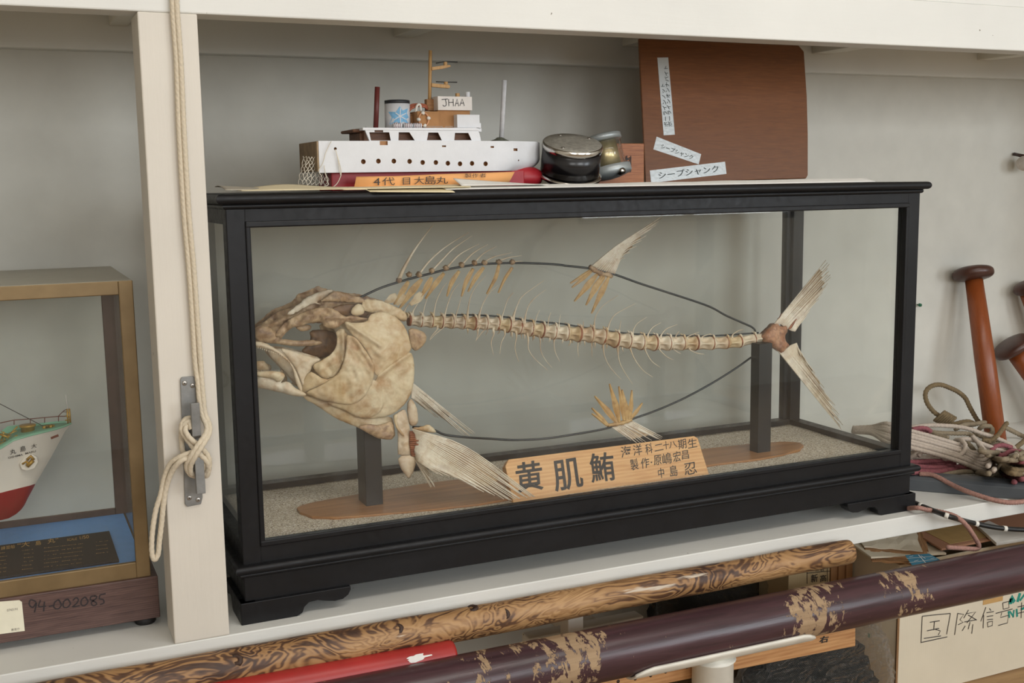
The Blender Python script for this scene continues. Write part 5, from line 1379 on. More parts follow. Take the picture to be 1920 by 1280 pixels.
# anchor in its recess
def hull_y(u, v): return YH - 0.0225
qa = [at(*cb(x, y), Y=YH - 0.0260) for x, y in ((180, 640), (215, 590), (285, 545), (340, 575), (352, 625), (320, 680), (250, 705), (200, 690))]
m = MB(); m.prism(qa, (0, 0.006, 0), bev=0.0012); rc = m.build('anchor_plate', hw, bs, fixn=True)
m = MB(); g = lambda x, y: at(*cb(x, y), Y=YH - 0.0275)
m.tube([g(205, 640), g(245, 615), g(262, 655)], 0.0016, 6); m.tube([g(250, 660), g(305, 605)], 0.003, 8); m.tube([g(250, 600), g(285, 565), g(312, 600)], 0.0022, 6); m.tube([g(240, 610), g(268, 640)], 0.0016, 6)
m.build('anchor', gd, bs)
m = MB(); m.box((0, 0, 0), (0.001, 0.001, 0.001)) if False else None
m = MB()
for s, bl_, br_, tl_ in (('丸', (95, 555), (150, 542), (92, 508)), ('島', (188, 530), (238, 516), (188, 480)), ('大', (288, 500), (340, 486), (288, 460)), ('OSHIMA', (78, 592), (213, 560), (76, 574)), ('MARU', (236, 552), (332, 528), (234, 534))):
    O_, R2, T2 = at(*cb(*bl_), Y=YH - 0.0), at(*cb(*br_), Y=YH), at(*cb(*tl_), Y=YH)
    # lettering follows the flare of the hull
    def lay(u, v):
        # nearest hull surface along the view ray: interpolate half width between mid and sheer rows
        t_ = max(0, min(1, (662 - u) / 600)); hwd = [0.001, 0.010, 0.019, 0.028, 0.037, 0.044, 0.048][min(6, int(t_ * 6.5))]
        return hwd
    vs_, fs_ = text_geo(s, 0.006)
    x0 = min(v.x for v in vs_); x1 = max(v.x for v in vs_); y0 = min(v.y for v in vs_); y1 = max(v.y for v in vs_)
    out = []
    for v in vs_:
        a_, b_ = (v.x - x0) / (x1 - x0), (v.y - y0) / (y1 - y0)
        px = bl_[0] + (br_[0] - bl_[0]) * a_ + (tl_[0] - bl_[0]) * b_; py = bl_[1] + (br_[1] - bl_[1]) * a_ + (tl_[1] - bl_[1]) * b_
        out.append((px, py))
    m.add([Vector((0, 0, 0))] * 0 + [hull_hit(px, py) for px, py in out] if False else [at(*cb(px, py), Y=YH - 0.0335) for px, py in out], fs_)
nm = m
# drop the lettering onto the hull along the view rays
from mathutils.bvhtree import BVHTree
bv = BVHTree.FromPolygons([v.co for v in hb.data.vertices], [list(p.vertices) for p in hb.data.polygons])
nv = []
for p in nm.v:
    d = (Vector(p) - CAM).normalized(); loc, nor, i_, ds_ = bv.ray_cast(CAM, d)
    nv.append(tuple((loc - d * 0.0026) if loc is not None else p))
nm.v = nv
nm.build('ship_name', ink, bs)
m = MB(); P = [Vector(p) for p in (at(*cb(470, 400), Y=YH - .03), at(*cb(540, 372), Y=YH - .03))]
o_ = []
for p in P:
    d = (p - CAM).normalized(); loc, *_x = bv.ray_cast(CAM, d); o_.append(loc - d * .001 if loc is not None else p)
stroke_flat(m, o_, 0.0034, (0, -1, 0)); m.build('hawse_slot', rl, bs)

# ------------------------------------------------------------------ cleat on the post and the cord belayed on it
zinc = plain('dull_zinc', srgb(138, 138, 136), 0.45, 0.7, var=0.1, scale=70, bump=0.1)
P0y = SY - 0.0004
cl = thing('rope_cleat', (-0.06, P0y, 0.3), 'grey steel two-horned cleat screwed to the white post', 'cleat')
yc = P0y - 0.003
q = [at(*p, Y=yc) for p in ((338, 712), (341, 707), (362, 705), (366, 709), (380, 932), (377, 945), (351, 950), (347, 945))]
m = MB(); m.prism([(p.x, yc, p.z) for p in q], (0, 0.0029, 0), bev=0.0006); m.build('back_plate', zinc, cl, fixn=True)
for (u, v) in ((346, 718), (361, 722.5), (355, 933), (371.5, 936.5)):
    p = at(u, v, Y=yc)
    m = MB(); m.lathe([(0.0033, 0), (0.0031, 0.0008), (0.002, 0.0013), (0.0003, 0.0014)], Matrix.Translation(p + Vector((0, .0002, 0))) @ Matrix.Rotation(pi / 2, 4, 'X'), 16); sc_ = m.build('screw', plain('screw_steel', srgb(176, 172, 166), 0.3, 0.85), cl, fixn=True)
    m = MB()
    for dx, dz_ in ((0.0018, 0.0012), (-0.0012, 0.0018)): m.box((p.x - abs(dx), p.y - 0.0018, p.z - 0.0003), (p.x + abs(dx), p.y - 0.0013, p.z + 0.0003), 0, 0, Matrix.Translation(p) @ Matrix.Rotation(math.atan2(dz_, dx), 4, 'Y') @ Matrix.Translation(-p))
    m.build('screw_slot', plain('screw_slot_dark', srgb(60, 55, 50), 0.6), sc_)
def horn(pts, w):
    # flat bent bar, side profile in (y, z) at a given x
    m = MB(); x0, x1 = w
    m.prism([(x0, y, z) for y, z in pts], (x1 - x0, 0, 0), bev=0.0006); return m.build('horn', zinc, cl, fixn=True)
xa, xb = at(357.5, 780, Y=-.055).x, at(374, 780, Y=-.055).x
zt_, zm_ = at(365, 755, Y=-.058).z, at(365, 805, Y=-.056).z
zb_, zn_ = at(373, 925, Y=-.058).z, at(373, 868, Y=-.056).z
horn([(yc + .0005, zm_ - 0.012), (yc + .0005, zm_ - 0.005), (-0.050, zm_ - 0.004), (-0.055, zt_ + 0.0), (-0.0615, zt_ + 0.0), (-0.0600, zm_ - 0.008), (-0.056, zm_ - 0.012)], (xa, xb))
xa, xb = at(365, 880, Y=-.055).x, at(382, 880, Y=-.055).x
horn([(yc + .0005, zn_ + 0.012), (yc + .0005, zn_ + 0.005), (-0.050, zn_ + 0.004), (-0.055, zb_), (-0.0615, zb_), (-0.0600, zn_ + 0.008), (-0.056, zn_ + 0.012)], (xa, xb))
def braid(a, s_): return 1 + 0.085 * cos(4 * abs(a - pi) - s_ * 820)
cordm = plain('cream_braided_cord', srgb(208, 195, 172), 0.85, var=0.06, scale=300, bump=0.2)
def cp(L, base=0.0): return [at(x / 3.369 + 270, 680 + y / 3.369, Y=SY - yy - base) for x, y, yy in L]
cord = thing('braided_cord', (-0.06, SY - .01, 0.4), 'doubled cream braided cord hanging down the white post and belayed on the cleat', 'cord')
R0 = 0.0033
def cordtube(name, pts, r=R0):
    m = MB(); m.tube(spline(pts, 0.0011), r, 16, rfun=braid); return m.build(name, cordm, cord)
top1 = [at(u, v, Y=SY - 0.006) for u, v in ((322, -60), (324, 20), (331, 120), (336, 250), (345, 400), (354, 500), (361, 600), (366, 680))]
top2 = [at(u, v, Y=SY - 0.008) for u, v in ((329, -60), (332, 20), (339, 120), (345, 250), (354, 400), (363, 500), (370, 600), (376, 680))]
# strand one: down behind the upper horn, round below, across
cordtube('standing_strand', top1 + cp([(340, 120, .008), (350, 230, .009), (368, 330, .012), (395, 400, .020), (385, 455, .030), (340, 520, .034), (295, 590, .032), (268, 650, .024), (290, 700, .018), (330, 715, .012), (385, 700, .014), (405, 660, .020), (385, 610, .026), (330, 560, .026), (300, 520, .022), (262, 470, .020), (236, 420, .018), (250, 370, .016), (285, 348, .014), (330, 362, .010)]))
cordtube('standing_strand', top2 + cp([(365, 120, .009), (375, 230, .010), (385, 320, .012), (412, 390, .018), (410, 450, .028), (370, 520, .036), (325, 590, .035), (295, 650, .028), (300, 700, .020), (345, 695, .012), (375, 668, .016), (370, 620, .024), (330, 590, .024)]))
cordtube('figure_eight_turn', cp([(300, 400, .012), (270, 400, .020), (262, 430, .024), (290, 475, .028), (330, 510, .026), (385, 560, .024), (412, 610, .022), (410, 670, .018), (395, 712, .014), (360, 705, .008)]))
cordtube('figure_eight_turn', cp([(268, 600, .005), (246, 560, .006), (238, 500, .008), (236, 440, .012), (250, 395, .018), (285, 370, .020), (300, 420, .024)]))
# the hanging bight
cordtube('hanging_bight', cp([(330, 560, .020), (285, 570, .026), (225, 595, .024), (165, 640, .016), (130, 720, .010), (105, 830, .008), (75, 930, .007), (55, 1050, .007), (48, 1160, .006), (55, 1225, .006), (72, 1240, .006), (90, 1200, .0065), (98, 1120, .007), (112, 1000, .008), (122, 900, .009), (140, 790, .011), (175, 690, .018), (225, 625, .027), (280, 600, .028), (320, 585, .022)]))
m = MB(); m.box((0, 0, 0), (1, 1, 1)) if False else None
# push-pin in the wall and small hook behind the case
p = at(1719.5, 571, Y=RY1)
m = MB(); m.lathe([(0.0012, 0), (0.0012, .006), (0.004, .007), (0.0035, .012), (0.0005, .013)], Matrix.Translation(p) @ Matrix.Rotation(pi / 2, 4, 'X'), 12); tag(m.build('push_pin', plain('green_plastic', srgb(20, 96, 64), 0.4), origin=p, fixn=True), 'tiny green push pin in the white wall behind the case', 'pin')
p = at(418, 698, Y=RY1)
m = MB(); m.tube(spline([p, p + Vector((0, -.012, .002)), p + Vector((.004, -.02, -.006)), p + Vector((.002, -.02, -.018)), p + Vector((-.008, -.018, -.02)), p + Vector((-.011, -.018, -.010))], 0.002), 0.0025, 8); tag(m.build('wall_hook', plain('painted_hook', srgb(170, 166, 150), 0.5), origin=p), 'small painted hook on the wall beside the white post', 'hook')
# ------------------------------------------------------------------ right end of the shelf: mallets, rope, channel, cable
cm = lambda x, y: (1690 + x / 4.739, 690 + y / 4.739)
varn = timber('orange_varnished_handle', srgb(146, 76, 34), srgb(120, 58, 26), 'Z', 4, 0.35, (0.2, 0.8), 2.0)
headw = plain('dark_turned_wood', srgb(74, 44, 34), 0.35, var=0.2, scale=30)
def mallet(name, foot_, top_, r0, r1, head_r, head_h, lab):
    foot_, top_ = Vector(foot_), Vector(top_)
    t = thing(name, foot_, lab, 'mallet')
    ax = (top_ - foot_)
    Mx = Matrix.Translation(foot_) @ ax.to_track_quat('Z', 'Y').to_matrix().to_4x4(); L = ax.length
    m = MB(); m.lathe([(r0 * .7, 0.0), (r0, 0.004), (r0 * 1.0, L * .5), (r1, L)], Mx, 28); m.build('handle', varn, t, fixn=True)
    m = MB(); pr = [(0.0005, -head_h / 2)] + [(head_r * (1 - abs(sin(a)) ** 2.6) ** (1 / 2.6), head_h / 2 * sin(a)) for a in [(-pi / 2 + pi * k / 14) for k in range(1, 14)]] + [(0.0005, head_h / 2)]
    m.lathe(pr, Mx @ Matrix.Translation((0, 0, L + head_h * .42)), 32); m.build('mallet_head', headw, t, fixn=True)
    return t
f1, t1 = at(1868, 830, Z=0.004), at(1826, 524, Y=0.392)
mallet('mallet', f1, t1, 0.0225, 0.0195, 0.0455, 0.034, 'orange-handled wooden mallet with a dark mushroom head leaning above the heap of rope')
mallet('mallet', (2.005, 0.33, 0.003), at(1903, 658, Y=0.385), 0.021, 0.022, 0.046, 0.030, 'reddish-brown mallet with dark flat head cut by the picture edge')
mallet('mallet', (2.06, 0.35, 0.003), at(1928, 548, Y=0.400), 0.02, 0.02, 0.030, 0.030, 'dark mallet head peeping in at the edge above the reddish-brown mallet')
# round pale float hanging near the edge of the picture
p = at(1924, 306, Y=0.40)
m = MB(); m.lathe([(0.0005, -0.018)] + [(0.021 * cos(a), 0.018 * sin(a)) for a in [(-pi / 2 + pi * k / 12) for k in range(1, 12)]] + [(0.0005, 0.018)], Matrix.Translation(p), 24, rfun=lambda a, h: 1 + .06 * cos(5 * a))
fl = m.build('cord_float', plain('pale_cord_knob', srgb(206, 196, 186), 0.8, var=0.08), origin=p, fixn=True); tag(fl, 'round whitish corded float on the wall at the picture edge', 'float')
m = MB(); m.tube([p + Vector((0, 0.0, 0.015)), p + Vector((0, 0.036, 0.022))], 0.004, 8); m.build('peg', headw, fl)

# grey half-round channel lying across the shelf end
gch = plain('grey_plastic_channel', srgb(78, 82, 86), 0.45, var=0.05, scale=20, bump=0.05)
e0, e1 = at(1702, 919, Z=0.0), at(1935, 939, Z=0.0)
e0.z = e1.z = 0.0
dx = (e1 - e0).normalized(); e0 -= dx * 0.05; e1 += dx * 0.30
pn = Vector((-dx.y, dx.x, 0))
prof = [(0.0, 0.0008), (0.0, 0.022), (0.006, 0.027), (0.016, 0.029), (0.040, 0.029), (0.048, 0.026), (0.052, 0.020), (0.052, 0.0008)]
m = MB(); m.prism([e0 + pn * a + Vector((0, 0, z)) for a, z in prof], e1 - e0, bev=0.0008)
tag(m.build('plastic_channel', gch, origin=e0, fixn=True), 'dark grey rounded channel bar lying under the heap of ropes', 'channel bar')

# ropes
def twist(k=3, pitch=300, depth=0.23): return lambda a, s_: 1 - depth + depth * 1.6 * abs(cos(0.5 * k * (a - s_ * pitch)))
ropew = plain('whitish_rope', srgb(188, 174, 160), 0.9, var=0.10, scale=220, bump=0.35)
roper = plain('faded_red_rope', srgb(144, 84, 90), 0.9, var=0.16, scale=160, bump=0.35)
ropep = plain('pink_brown_rope', srgb(164, 124, 112), 0.9, var=0.16, scale=260, bump=0.35)
ropeg = plain('greyish_brown_rope', srgb(140, 126, 104), 0.9, var=0.12, scale=220, bump=0.35)
ropeo = plain('olive_brown_rope', srgb(122, 104, 76), 0.9, var=0.14, scale=200, bump=0.35)
def rope(name, strands, r, mat, lab, pitch=290, cat='rope'):
    m = MB(); first = None
    for st in strands:
        pts = []
        for (x, y, Y_) in st:
            p = at(*cm(x, y), Y=Y_)
            if p.z < r + 0.0005 and p.y > SY - r * 0.5: p = at(*cm(x, y), Z=r + 0.0005)
            if p.z < r + 0.0005 and p.y > SY - r: p = at(*cm(x, y), Y=SY - r - 0.0005)
            pts.append(p)
        if first is None: first = pts[0].copy()
        m.tube(spline(pts, 0.0024), r, 12, rfun=twist(3, pitch))
    return tag(m.build(name, mat, origin=first), lab, cat)
# tidy whitish hank with its wrapping turn
strands = []
for k in range(6):
    y0_ = 560 + k * 29 + (0, 4, -3, 3, -4, 2)[k]
    by, ox = 742 + k * 34, 705 + k * 22
    strands.append([(-430, 530 + k * 7, 0.285), (-260, 520 + k * 12, 0.25 - k * .005), (-130, y0_ - 68 + k * 4, 0.20 - k * .010), (-20, y0_ - 28, 0.185 - k * .012), (90, y0_, 0.178 - k * 0.012), (250, y0_ + 42, 0.17 - k * 0.012), (420, y0_ + 92, 0.16 - k * 0.010), (540, y0_ + 132, 0.152 - k * .009),
                    (ox - 95, by, 0.150 - k * .009), (ox - 30, by + 10, 0.152 - k * .009), (ox + 8, by - 8, 0.158 - k * .007), (ox + 10, by - 40, 0.168 - k * .006), (ox - 25, by - 85 - k * 5, 0.180 - k * .004), (ox - 75, by - 140 - k * 10, 0.195)])
strands.append([(480, 640, 0.175), (530, 640, 0.155), (570, 690, 0.135), (550, 750, 0.125), (480, 790, 0.122), (390, 805, 0.130), (340, 785, 0.15)])
rope('rope_hank', strands, 0.0044, ropew, 'neat whitish rope hank bound with a wrapping turn, beside the case')
rope('rope', [[(-160, 590, 0.30), (0, 540, 0.29), (110, 522, 0.28), (250, 508, 0.27), (400, 512, 0.26), (560, 530, 0.25), (720, 580, 0.235), (880, 635, 0.22), (980, 690, 0.205), (1010, 730, 0.195), (960, 752, 0.19), (850, 720, 0.19), (740, 680, 0.19), (640, 640, 0.195), (560, 628, 0.20), (500, 640, 0.205)],
              [(1020, 770, 0.19), (960, 785, 0.185), (880, 805, 0.175), (810, 825, 0.17), (770, 870, 0.165)]], 0.0044, ropew, 'loose whitish rope looping over the top of the hank')
rope('rope', [[(230, 560, 0.27), (330, 575, 0.26), (480, 580, 0.25), (600, 585, 0.24), (660, 630, 0.22), (700, 700, 0.20), (720, 760, 0.19)], [(580, 650, 0.23), (640, 720, 0.21), (690, 790, 0.19)], [(260, 560, 0.26), (330, 600, 0.24), (420, 620, 0.22)]], 0.0046, ropeg, 'greyish rope bending behind the whitish hank')
rope('rope', [[(60, 760, 0.16), (150, 745, 0.15), (260, 750, 0.145), (285, 768, 0.14), (220, 790, 0.14), (120, 775, 0.145)], [(70, 800, 0.14), (140, 760, 0.13), (180, 715, 0.13), (186, 735, 0.125), (150, 780, 0.125)], [(60, 790, 0.15), (200, 795, 0.14), (330, 800, 0.14)]], 0.0043, ropew, 'short whitish rope ends turned back below the hank next to the case')
rope('rope_coil', [[(-60, 835, 0.13), (90, 835, 0.125), (240, 828, 0.13), (380, 828, 0.14), (470, 845, 0.15)], [(-60, 870, 0.115), (90, 868, 0.11), (240, 882, 0.11), (370, 880, 0.12), (470, 850, 0.14)], [(-60, 905, 0.10), (100, 910, 0.10), (250, 918, 0.10), (390, 910, 0.11), (490, 880, 0.13), (560, 862, 0.15)],
                   [(-60, 850, 0.135), (120, 848, 0.13), (300, 852, 0.135), (460, 862, 0.14)], [(-60, 888, 0.12), (120, 890, 0.115), (300, 898, 0.12), (450, 880, 0.13)], [(-60, 922, 0.10), (120, 926, 0.095), (320, 930, 0.10), (470, 905, 0.12)], [(110, 560, 0.265), (180, 548, 0.26), (250, 562, 0.255)],
                   [(100, 545, 0.26), (170, 532, 0.255), (230, 540, 0.25), (265, 570, 0.245)], [(470, 890, 0.12), (600, 880, 0.13), (760, 885, 0.15)]], 0.0046, roper, 'faded red rope coil under the whitish hank')
rope('rope', [[(160, 940, 0.09), (260, 945, 0.075), (340, 975, 0.058), (440, 1030, 0.035), (560, 1085, 0.005), (700, 1135, -0.022), (820, 1170, -0.043), (950, 1192, -0.060), (1060, 1188, -0.066), (1160, 1170, -0.07)]], 0.0044, ropep, 'pink-brown braided rope draped over the grey channel bar', 420)
rope('rope_loop', [[(690, 480, 0.34), (655, 430, 0.35), (610, 350, 0.355), (570, 270, 0.36), (510, 215, 0.362), (430, 175, 0.365), (350, 148, 0.368), (280, 155, 0.37), (230, 190, 0.37), (213, 240, 0.37), (230, 310, 0.365), (275, 375, 0.36), (330, 420, 0.35), (400, 465, 0.345), (470, 495, 0.34), (540, 480, 0.335), (600, 475, 0.33), (660, 500, 0.33)]], 0.0050, ropeo, 'olive-brown rope standing up in an open loop against the wall')
m = MB()
for k in range(7):     # whipping knot on the loop
    p = at(*cm(340 + k * 16, 425 + k * 9), Y=0.349)
    m.tube([p + Vector((0.011 * cos(a), 0.008 * cos(a) - 0.0, 0)) + Vector((0.003 * sin(a), -0.012 * sin(a), 0.012 * sin(a))) for a in [i * pi / 6 for i in range(13)]], 0.003, 8, rfun=twist(3, 400))
tag(m.build('rope_knot', ropeo, origin=at(*cm(390, 455), Y=0.349)), 'lumpy knot tied at the bottom of the olive-brown rope loop', 'knot')
rope('rope', [[(480, 540, 0.28), (560, 505, 0.29), (640, 500, 0.30), (720, 485, 0.305), (800, 488, 0.31), (880, 510, 0.31), (960, 545, 0.31), (1040, 585, 0.31), (1120, 620, 0.31)], [(690, 540, 0.27), (730, 515, 0.26), (790, 520, 0.26), (810, 560, 0.255), (780, 590, 0.26), (720, 580, 0.265)], [(620, 540, 0.28), (700, 600, 0.26), (800, 625, 0.25), (870, 640, 0.25)]], 0.0050, ropeg, 'brownish-grey rope tangled at the foot of the orange mallet handle')
rope('rope', [[(940, 485, 0.24), (900, 540, 0.235), (860, 595, 0.23), (820, 640, 0.225), (770, 660, 0.22)], [(1100, 640, 0.22), (1050, 680, 0.21), (1000, 720, 0.20)], [(720, 640, 0.23), (800, 640, 0.22), (850, 600, 0.215)]], 0.0048, ropeo, 'stiff olive rope end sticking up before the orange mallet handle')
rope('rope_coil', [[(800, 740, 0.18), (830, 700, 0.19), (900, 685, 0.19), (980, 705, 0.185)], [(820, 750, 0.17), (900, 775, 0.165), (980, 735, 0.175), (1080, 750, 0.175), (1150, 740, 0.18)], [(860, 790, 0.16), (960, 830, 0.15), (1050, 830, 0.15), (1150, 825, 0.15)], [(950, 850, 0.14), (1040, 855, 0.14), (1150, 870, 0.14)]], 0.0048, roper, 'dull red rope coil at the picture edge right of the whitish hank')
rope('rope', [[(850, 820, 0.15), (900, 870, 0.135), (980, 900, 0.13), (1060, 905, 0.13), (1150, 905, 0.13)], [(880, 870, 0.13), (960, 925, 0.115), (1050, 940, 0.11), (1150, 940, 0.11)]], 0.0052, ropeo, 'dark brown rope turns below the dull red coil')
rope('rope', [[(350, 960, 0.085), (450, 935, 0.09), (560, 920, 0.10), (680, 925, 0.105), (780, 935, 0.105)], [(430, 965, 0.08), (560, 985, 0.07), (660, 985, 0.07), (750, 960, 0.08)], [(730, 1000, 0.055), (790, 965, 0.055), (840, 900, 0.07), (880, 870, 0.085), (880, 900, 0.08), (830, 950, 0.07)], [(870, 910, 0.08), (930, 905, 0.075), (980, 960, 0.06), (1005, 1040, 0.045)], [(850, 945, 0.07), (910, 1000, 0.055), (960, 1035, 0.05)]], 0.0047, ropeg, 'grey rope turns lying on the shelf in front of the whitish hank')
rope('rope', [[(900, 930, 0.09), (980, 985, 0.08), (1060, 985, 0.08), (1130, 980, 0.08)], [(1000, 1010, 0.07), (1050, 1040, 0.06), (1080, 1050, 0.05)]], 0.0048, roper, 'red rope ends near the grey channel bar at the picture edge')
rr = random.Random(21)
tang = []
for k in range(7):
    cx_k, cy_k, Yk_ = 880 + 34 * k + rr.uniform(-30, 30), 690 + 30 * k + rr.uniform(-20, 20), 0.255 - 0.024 * k
    a0_ = rr.uniform(0, 6.28); wd_ = rr.uniform(90, 150); hg_ = rr.uniform(28, 48)
    tang.append([(cx_k + wd_ * cos(a0_ + t * 0.75) * (1 + 0.05 * t), cy_k + hg_ * sin(a0_ + t * 0.75) + 4 * t, Yk_ - 0.012 * sin(a0_ + t * 0.75)) for t in range(9)])
rope('rope', tang, 0.0047, ropeg, 'tangled mass of greyish rope between the whitish hank and the picture edge')
# thin rope and black cable that run over the shelf edge
rope('rope', [[(60, 1245, 0.05), (150, 1240, 0.020), (230, 1258, -0.008), (330, 1272, -0.042), (440, 1300, -0.062), (520, 1340, -0.076), (590, 1410, -0.082), (650, 1500, -0.080), (690, 1580, -0.076), (660, 1605, -0.075), (560, 1600, -0.078), (470, 1595, -0.080), (410, 1592, -0.082)]], 0.0040, ropep, 'thin pinkish-brown rope running over the shelf edge from the case foot', 420)
cb_ = MB(); pts = []
for u, v, Y_ in ((1690, 930, 0.05), (1716, 943, 0.025), (1750, 957, -0.002), (1780, 968, -0.022), (1820, 979, -0.045), (1870, 989, -0.060), (1925, 993, -0.070), (1990, 992, -0.08)):
    p = at(u, v, Y=Y_)
    if p.z < 0.0052 and p.y > SY - 0.002: p = at(u, v, Z=0.0052)
    if p.z < 0.0052 and p.y > SY - 0.0055: p = at(u, v, Y=SY - 0.0055)
    pts.append(p)
blkc = plain('black_cable_sheath', srgb(30, 29, 28), 0.45, var=0.1)
cb_.tube(spline(pts, 0.004), 0.0046, 12); cbl = cb_.build('cable', blkc, origin=pts[1]); tag(cbl, 'black cable tied with white bands hanging over the shelf edge', 'cable')
for u in (1727, 1775, 1830, 1884):
    sp = spline(pts, 0.001); k = min(range(len(sp)), key=lambda i: abs(960 + F * (sp[i] - CAM).dot(CR) / (sp[i] - CAM).dot(CF) - u))
    d = (sp[k + 1] - sp[k - 1]).normalized()
    m = MB(); m.tube([sp[k] - d * 0.0034, sp[k] - d * 0.0012, sp[k] + d * 0.0012, sp[k] + d * 0.0034], 0.0052, 12); m.build('tie_band', wt, cbl)

# rough log lying on the upper shelf
bark = NT('flaking_bark')
bk = bark.noise(9, 6, 0.65, bark.map((2, 14, 14), (0, 0, 0.5)), 1.5)
bark.color(bark.ramp(bk, [(0.42, srgb(34, 24, 20)), (0.47, srgb(120, 88, 66)), (0.6, srgb(190, 156, 130))])); bark.rough(0.8); bark.bump(bk, 0.6, 0.004)
a_, b_ = at(1712, -4, Y=0.02), at(1990, 6, Y=-0.012)
m = MB(); pts = [Vector((a_.x - 0.02, 0.030, 0.905 + 0.032)), Vector((a_.x + .1, 0.022, 0.905 + 0.032)), Vector((b_.x + .3, 0.0, 0.905 + 0.032))]
m.tube(spline(pts, 0.01), 0.032, 20, rfun=lambda a, s_: 1 + 0.06 * noise.noise(Vector((cos(a) * 2, sin(a) * 2, s_ * 20)))); tag(m.build('bark_log', bark.m, origin=pts[0]), 'dark log with flaking bark on top of the upper shelf beam', 'log')
# ------------------------------------------------------------------ poles and boxes below the shelf
def pole_mat():
    t = NT('weathered_debarked_pole')
    n_ = t.noise(1.0, 3, 0.5, t.map((7.5, 16, 16)), 1.3)
    wv = t.math('ADD', t.math('MULTIPLY', t.math('SINE', t.math('MULTIPLY', n_, 85.0), 0.0), 0.5), 0.5)
    k_ = t.noise(1.0, 4, 0.6, t.map((9, 40, 40)))
    lg = t.noise(1.0, 3, 0.5, t.map((4, 9, 9)))
    wig = t.math('ADD', t.math('ADD', t.math('MULTIPLY', wv, 0.16), t.math('MULTIPLY', k_, 0.50)), t.math('MULTIPLY', lg, 0.42))
    c = t.ramp(wig, [(0.40, srgb(64, 42, 30)), (0.49, srgb(96, 66, 44)), (0.555, srgb(150, 112, 72)), (0.72, srgb(176, 138, 94))])
    fl = t.ramp(t.noise(2.2, 5, 0.7, t.map((1.2, 10, 10))), [(0.66, (0,) * 3 + (1,)), (0.70, (1,) * 3 + (1,))])
    c = t.mix(fl, c, srgb(196, 182, 164))
    t.color(c); t.rough(0.52); t.bump(wig, 0.6, 0.003)
    return t.m
pm = pole_mat()
q0, q1 = at(640, 1212, Y=-0.062), at(1590, 1034, Y=-0.060)
d = (q1 - q0).normalized()
p0 = q0 - d * 0.75; p1 = q1 + d * 0.012
m = MB()
pts, rs = [], []
N_ = 160
for i in range(N_ + 1):
    t = i / N_; p = p0.lerp(p1, t)
    p += Vector((0, noise.noise(Vector((t * 9, 0, 0))) * 0.0012, noise.noise(Vector((t * 9, 7, 0))) * 0.0012))
    r = 0.0270 - 0.0065 * t
    e = (1 - t) * (p1 - p0).length
    if e < 0.014: r *= sqrt(max(0.05, 1 - (1 - e / 0.014) ** 2))
    pts.append(p); rs.append(r)
m.tube(pts, rs, 36, rfun=lambda a, s_: 1 + 0.035 * noise.noise(Vector((cos(a) * 1.5, sin(a) * 1.5, s_ * 14))) + 0.012 * noise.noise(Vector((cos(a) * 5, sin(a) * 5, s_ * 60))))
po = m.build('debarked_pole', pm, origin=q0); tag(po, 'long brown debarked pole with wavy grain lying just below the shelf edge', 'pole')
knotm = plain('dark_knot', srgb(58, 36, 24), 0.6, var=0.2, scale=120)
for (u, v) in ((442, 1236), (744, 1179), (945, 1151), (885, 1139)):
    # knots sit on the pole surface facing out
    dr = (at(u, v, Y=-0.06) - CAM).normalized()
    k = min(range(len(pts)), key=lambda i: ((pts[i] - CAM) - dr * (pts[i] - CAM).dot(dr)).length)
    tt = (pts[k] - CAM).dot(dr); p = CAM + dr * tt
    off = p - pts[k]; inn = sqrt(max(0.0, rs[k] ** 2 - off.length ** 2)); p -= dr * (inn + 0.0004)
    m = MB(); nrm = (p - pts[k]).normalized()
    m.lathe([(0.0095, -0.003), (0.0085, 0.0006), (0.004, 0.0014), (0.0030, 0.0002), (0.0005, -0.0002)], Matrix.Translation(p) @ nrm.to_track_quat('Z', 'Y').to_matrix().to_4x4(), 14, rfun=lambda a, h: 1 + 0.25 * noise.noise(Vector((cos(a) * 2, sin(a) * 2, u))))
    m.build('knot', knotm, po, fixn=True)

def spar_mat():
    t = NT('maroon_varnished_spar')
    g = t.noise(8, 5, 0.6, t.map((0.8, 12, 12)), 0.5)
    base = t.ramp(g, [(0.3, srgb(48, 29, 33)), (0.7, srgb(76, 49, 54))])
    # worn bands where rope has chafed the varnish: bands along the spar broken up by grain
    sx = t.n.new('ShaderNodeSeparateXYZ'); t.l.new(t.co, sx.inputs[0])
    xx = t.math('ADD', t.math('DIVIDE', t.math('ADD', sx.outputs[0], 0.6), 1.6), t.math('MULTIPLY', t.math('SUBTRACT', t.noise(1.0, 2, 0.5, t.map((3, 18, 18))), 0.5), 0.05))
    stops = []
    for x_, v_ in ((-.45, .35), (-.40, .62), (-.35, .35), (-.27, .4), (-.22, .62), (-.18, .78), (-.13, .55), (-.10, .75), (-.05, .92), (0.0, .88), (.02, .5), (.05, .62), (.08, .42), (.3, .42), (.36, .80), (.40, .95), (.44, .78), (.48, .46), (.53, .5), (.58, .78), (.615, .74), (.64, .45), (.66, .68), (.68, .42), (.85, .40), (.92, .7), (.97, .4)):
        stops.append(((x_ + 0.6) / 1.6, (v_,) * 3 + (1,)))
    band = t.ramp(xx, stops)
    brk = t.noise(1.0, 5, 0.72, t.map((60, 34, 34), (0, 0.5, 0.4)), 0.4)
    wear = t.ramp(t.math('ADD', t.math('MULTIPLY', band, 0.42), t.math('MULTIPLY', brk, 0.80)), [(0.742, (0,) * 3 + (1,)), (0.765, (1,) * 3 + (1,))])
    c = t.mix(wear, base, t.ramp(g, [(0.3, srgb(138, 112, 84)), (0.7, srgb(170, 144, 112))]))
    t.color(c); t.rough(t.ramp(wear, [(0, (0.30,) * 3 + (1,)), (1, (0.75,) * 3 + (1,))])); t.bump(t.math('SUBTRACT', g, wear), 0.35, 0.0012)
    return t.m
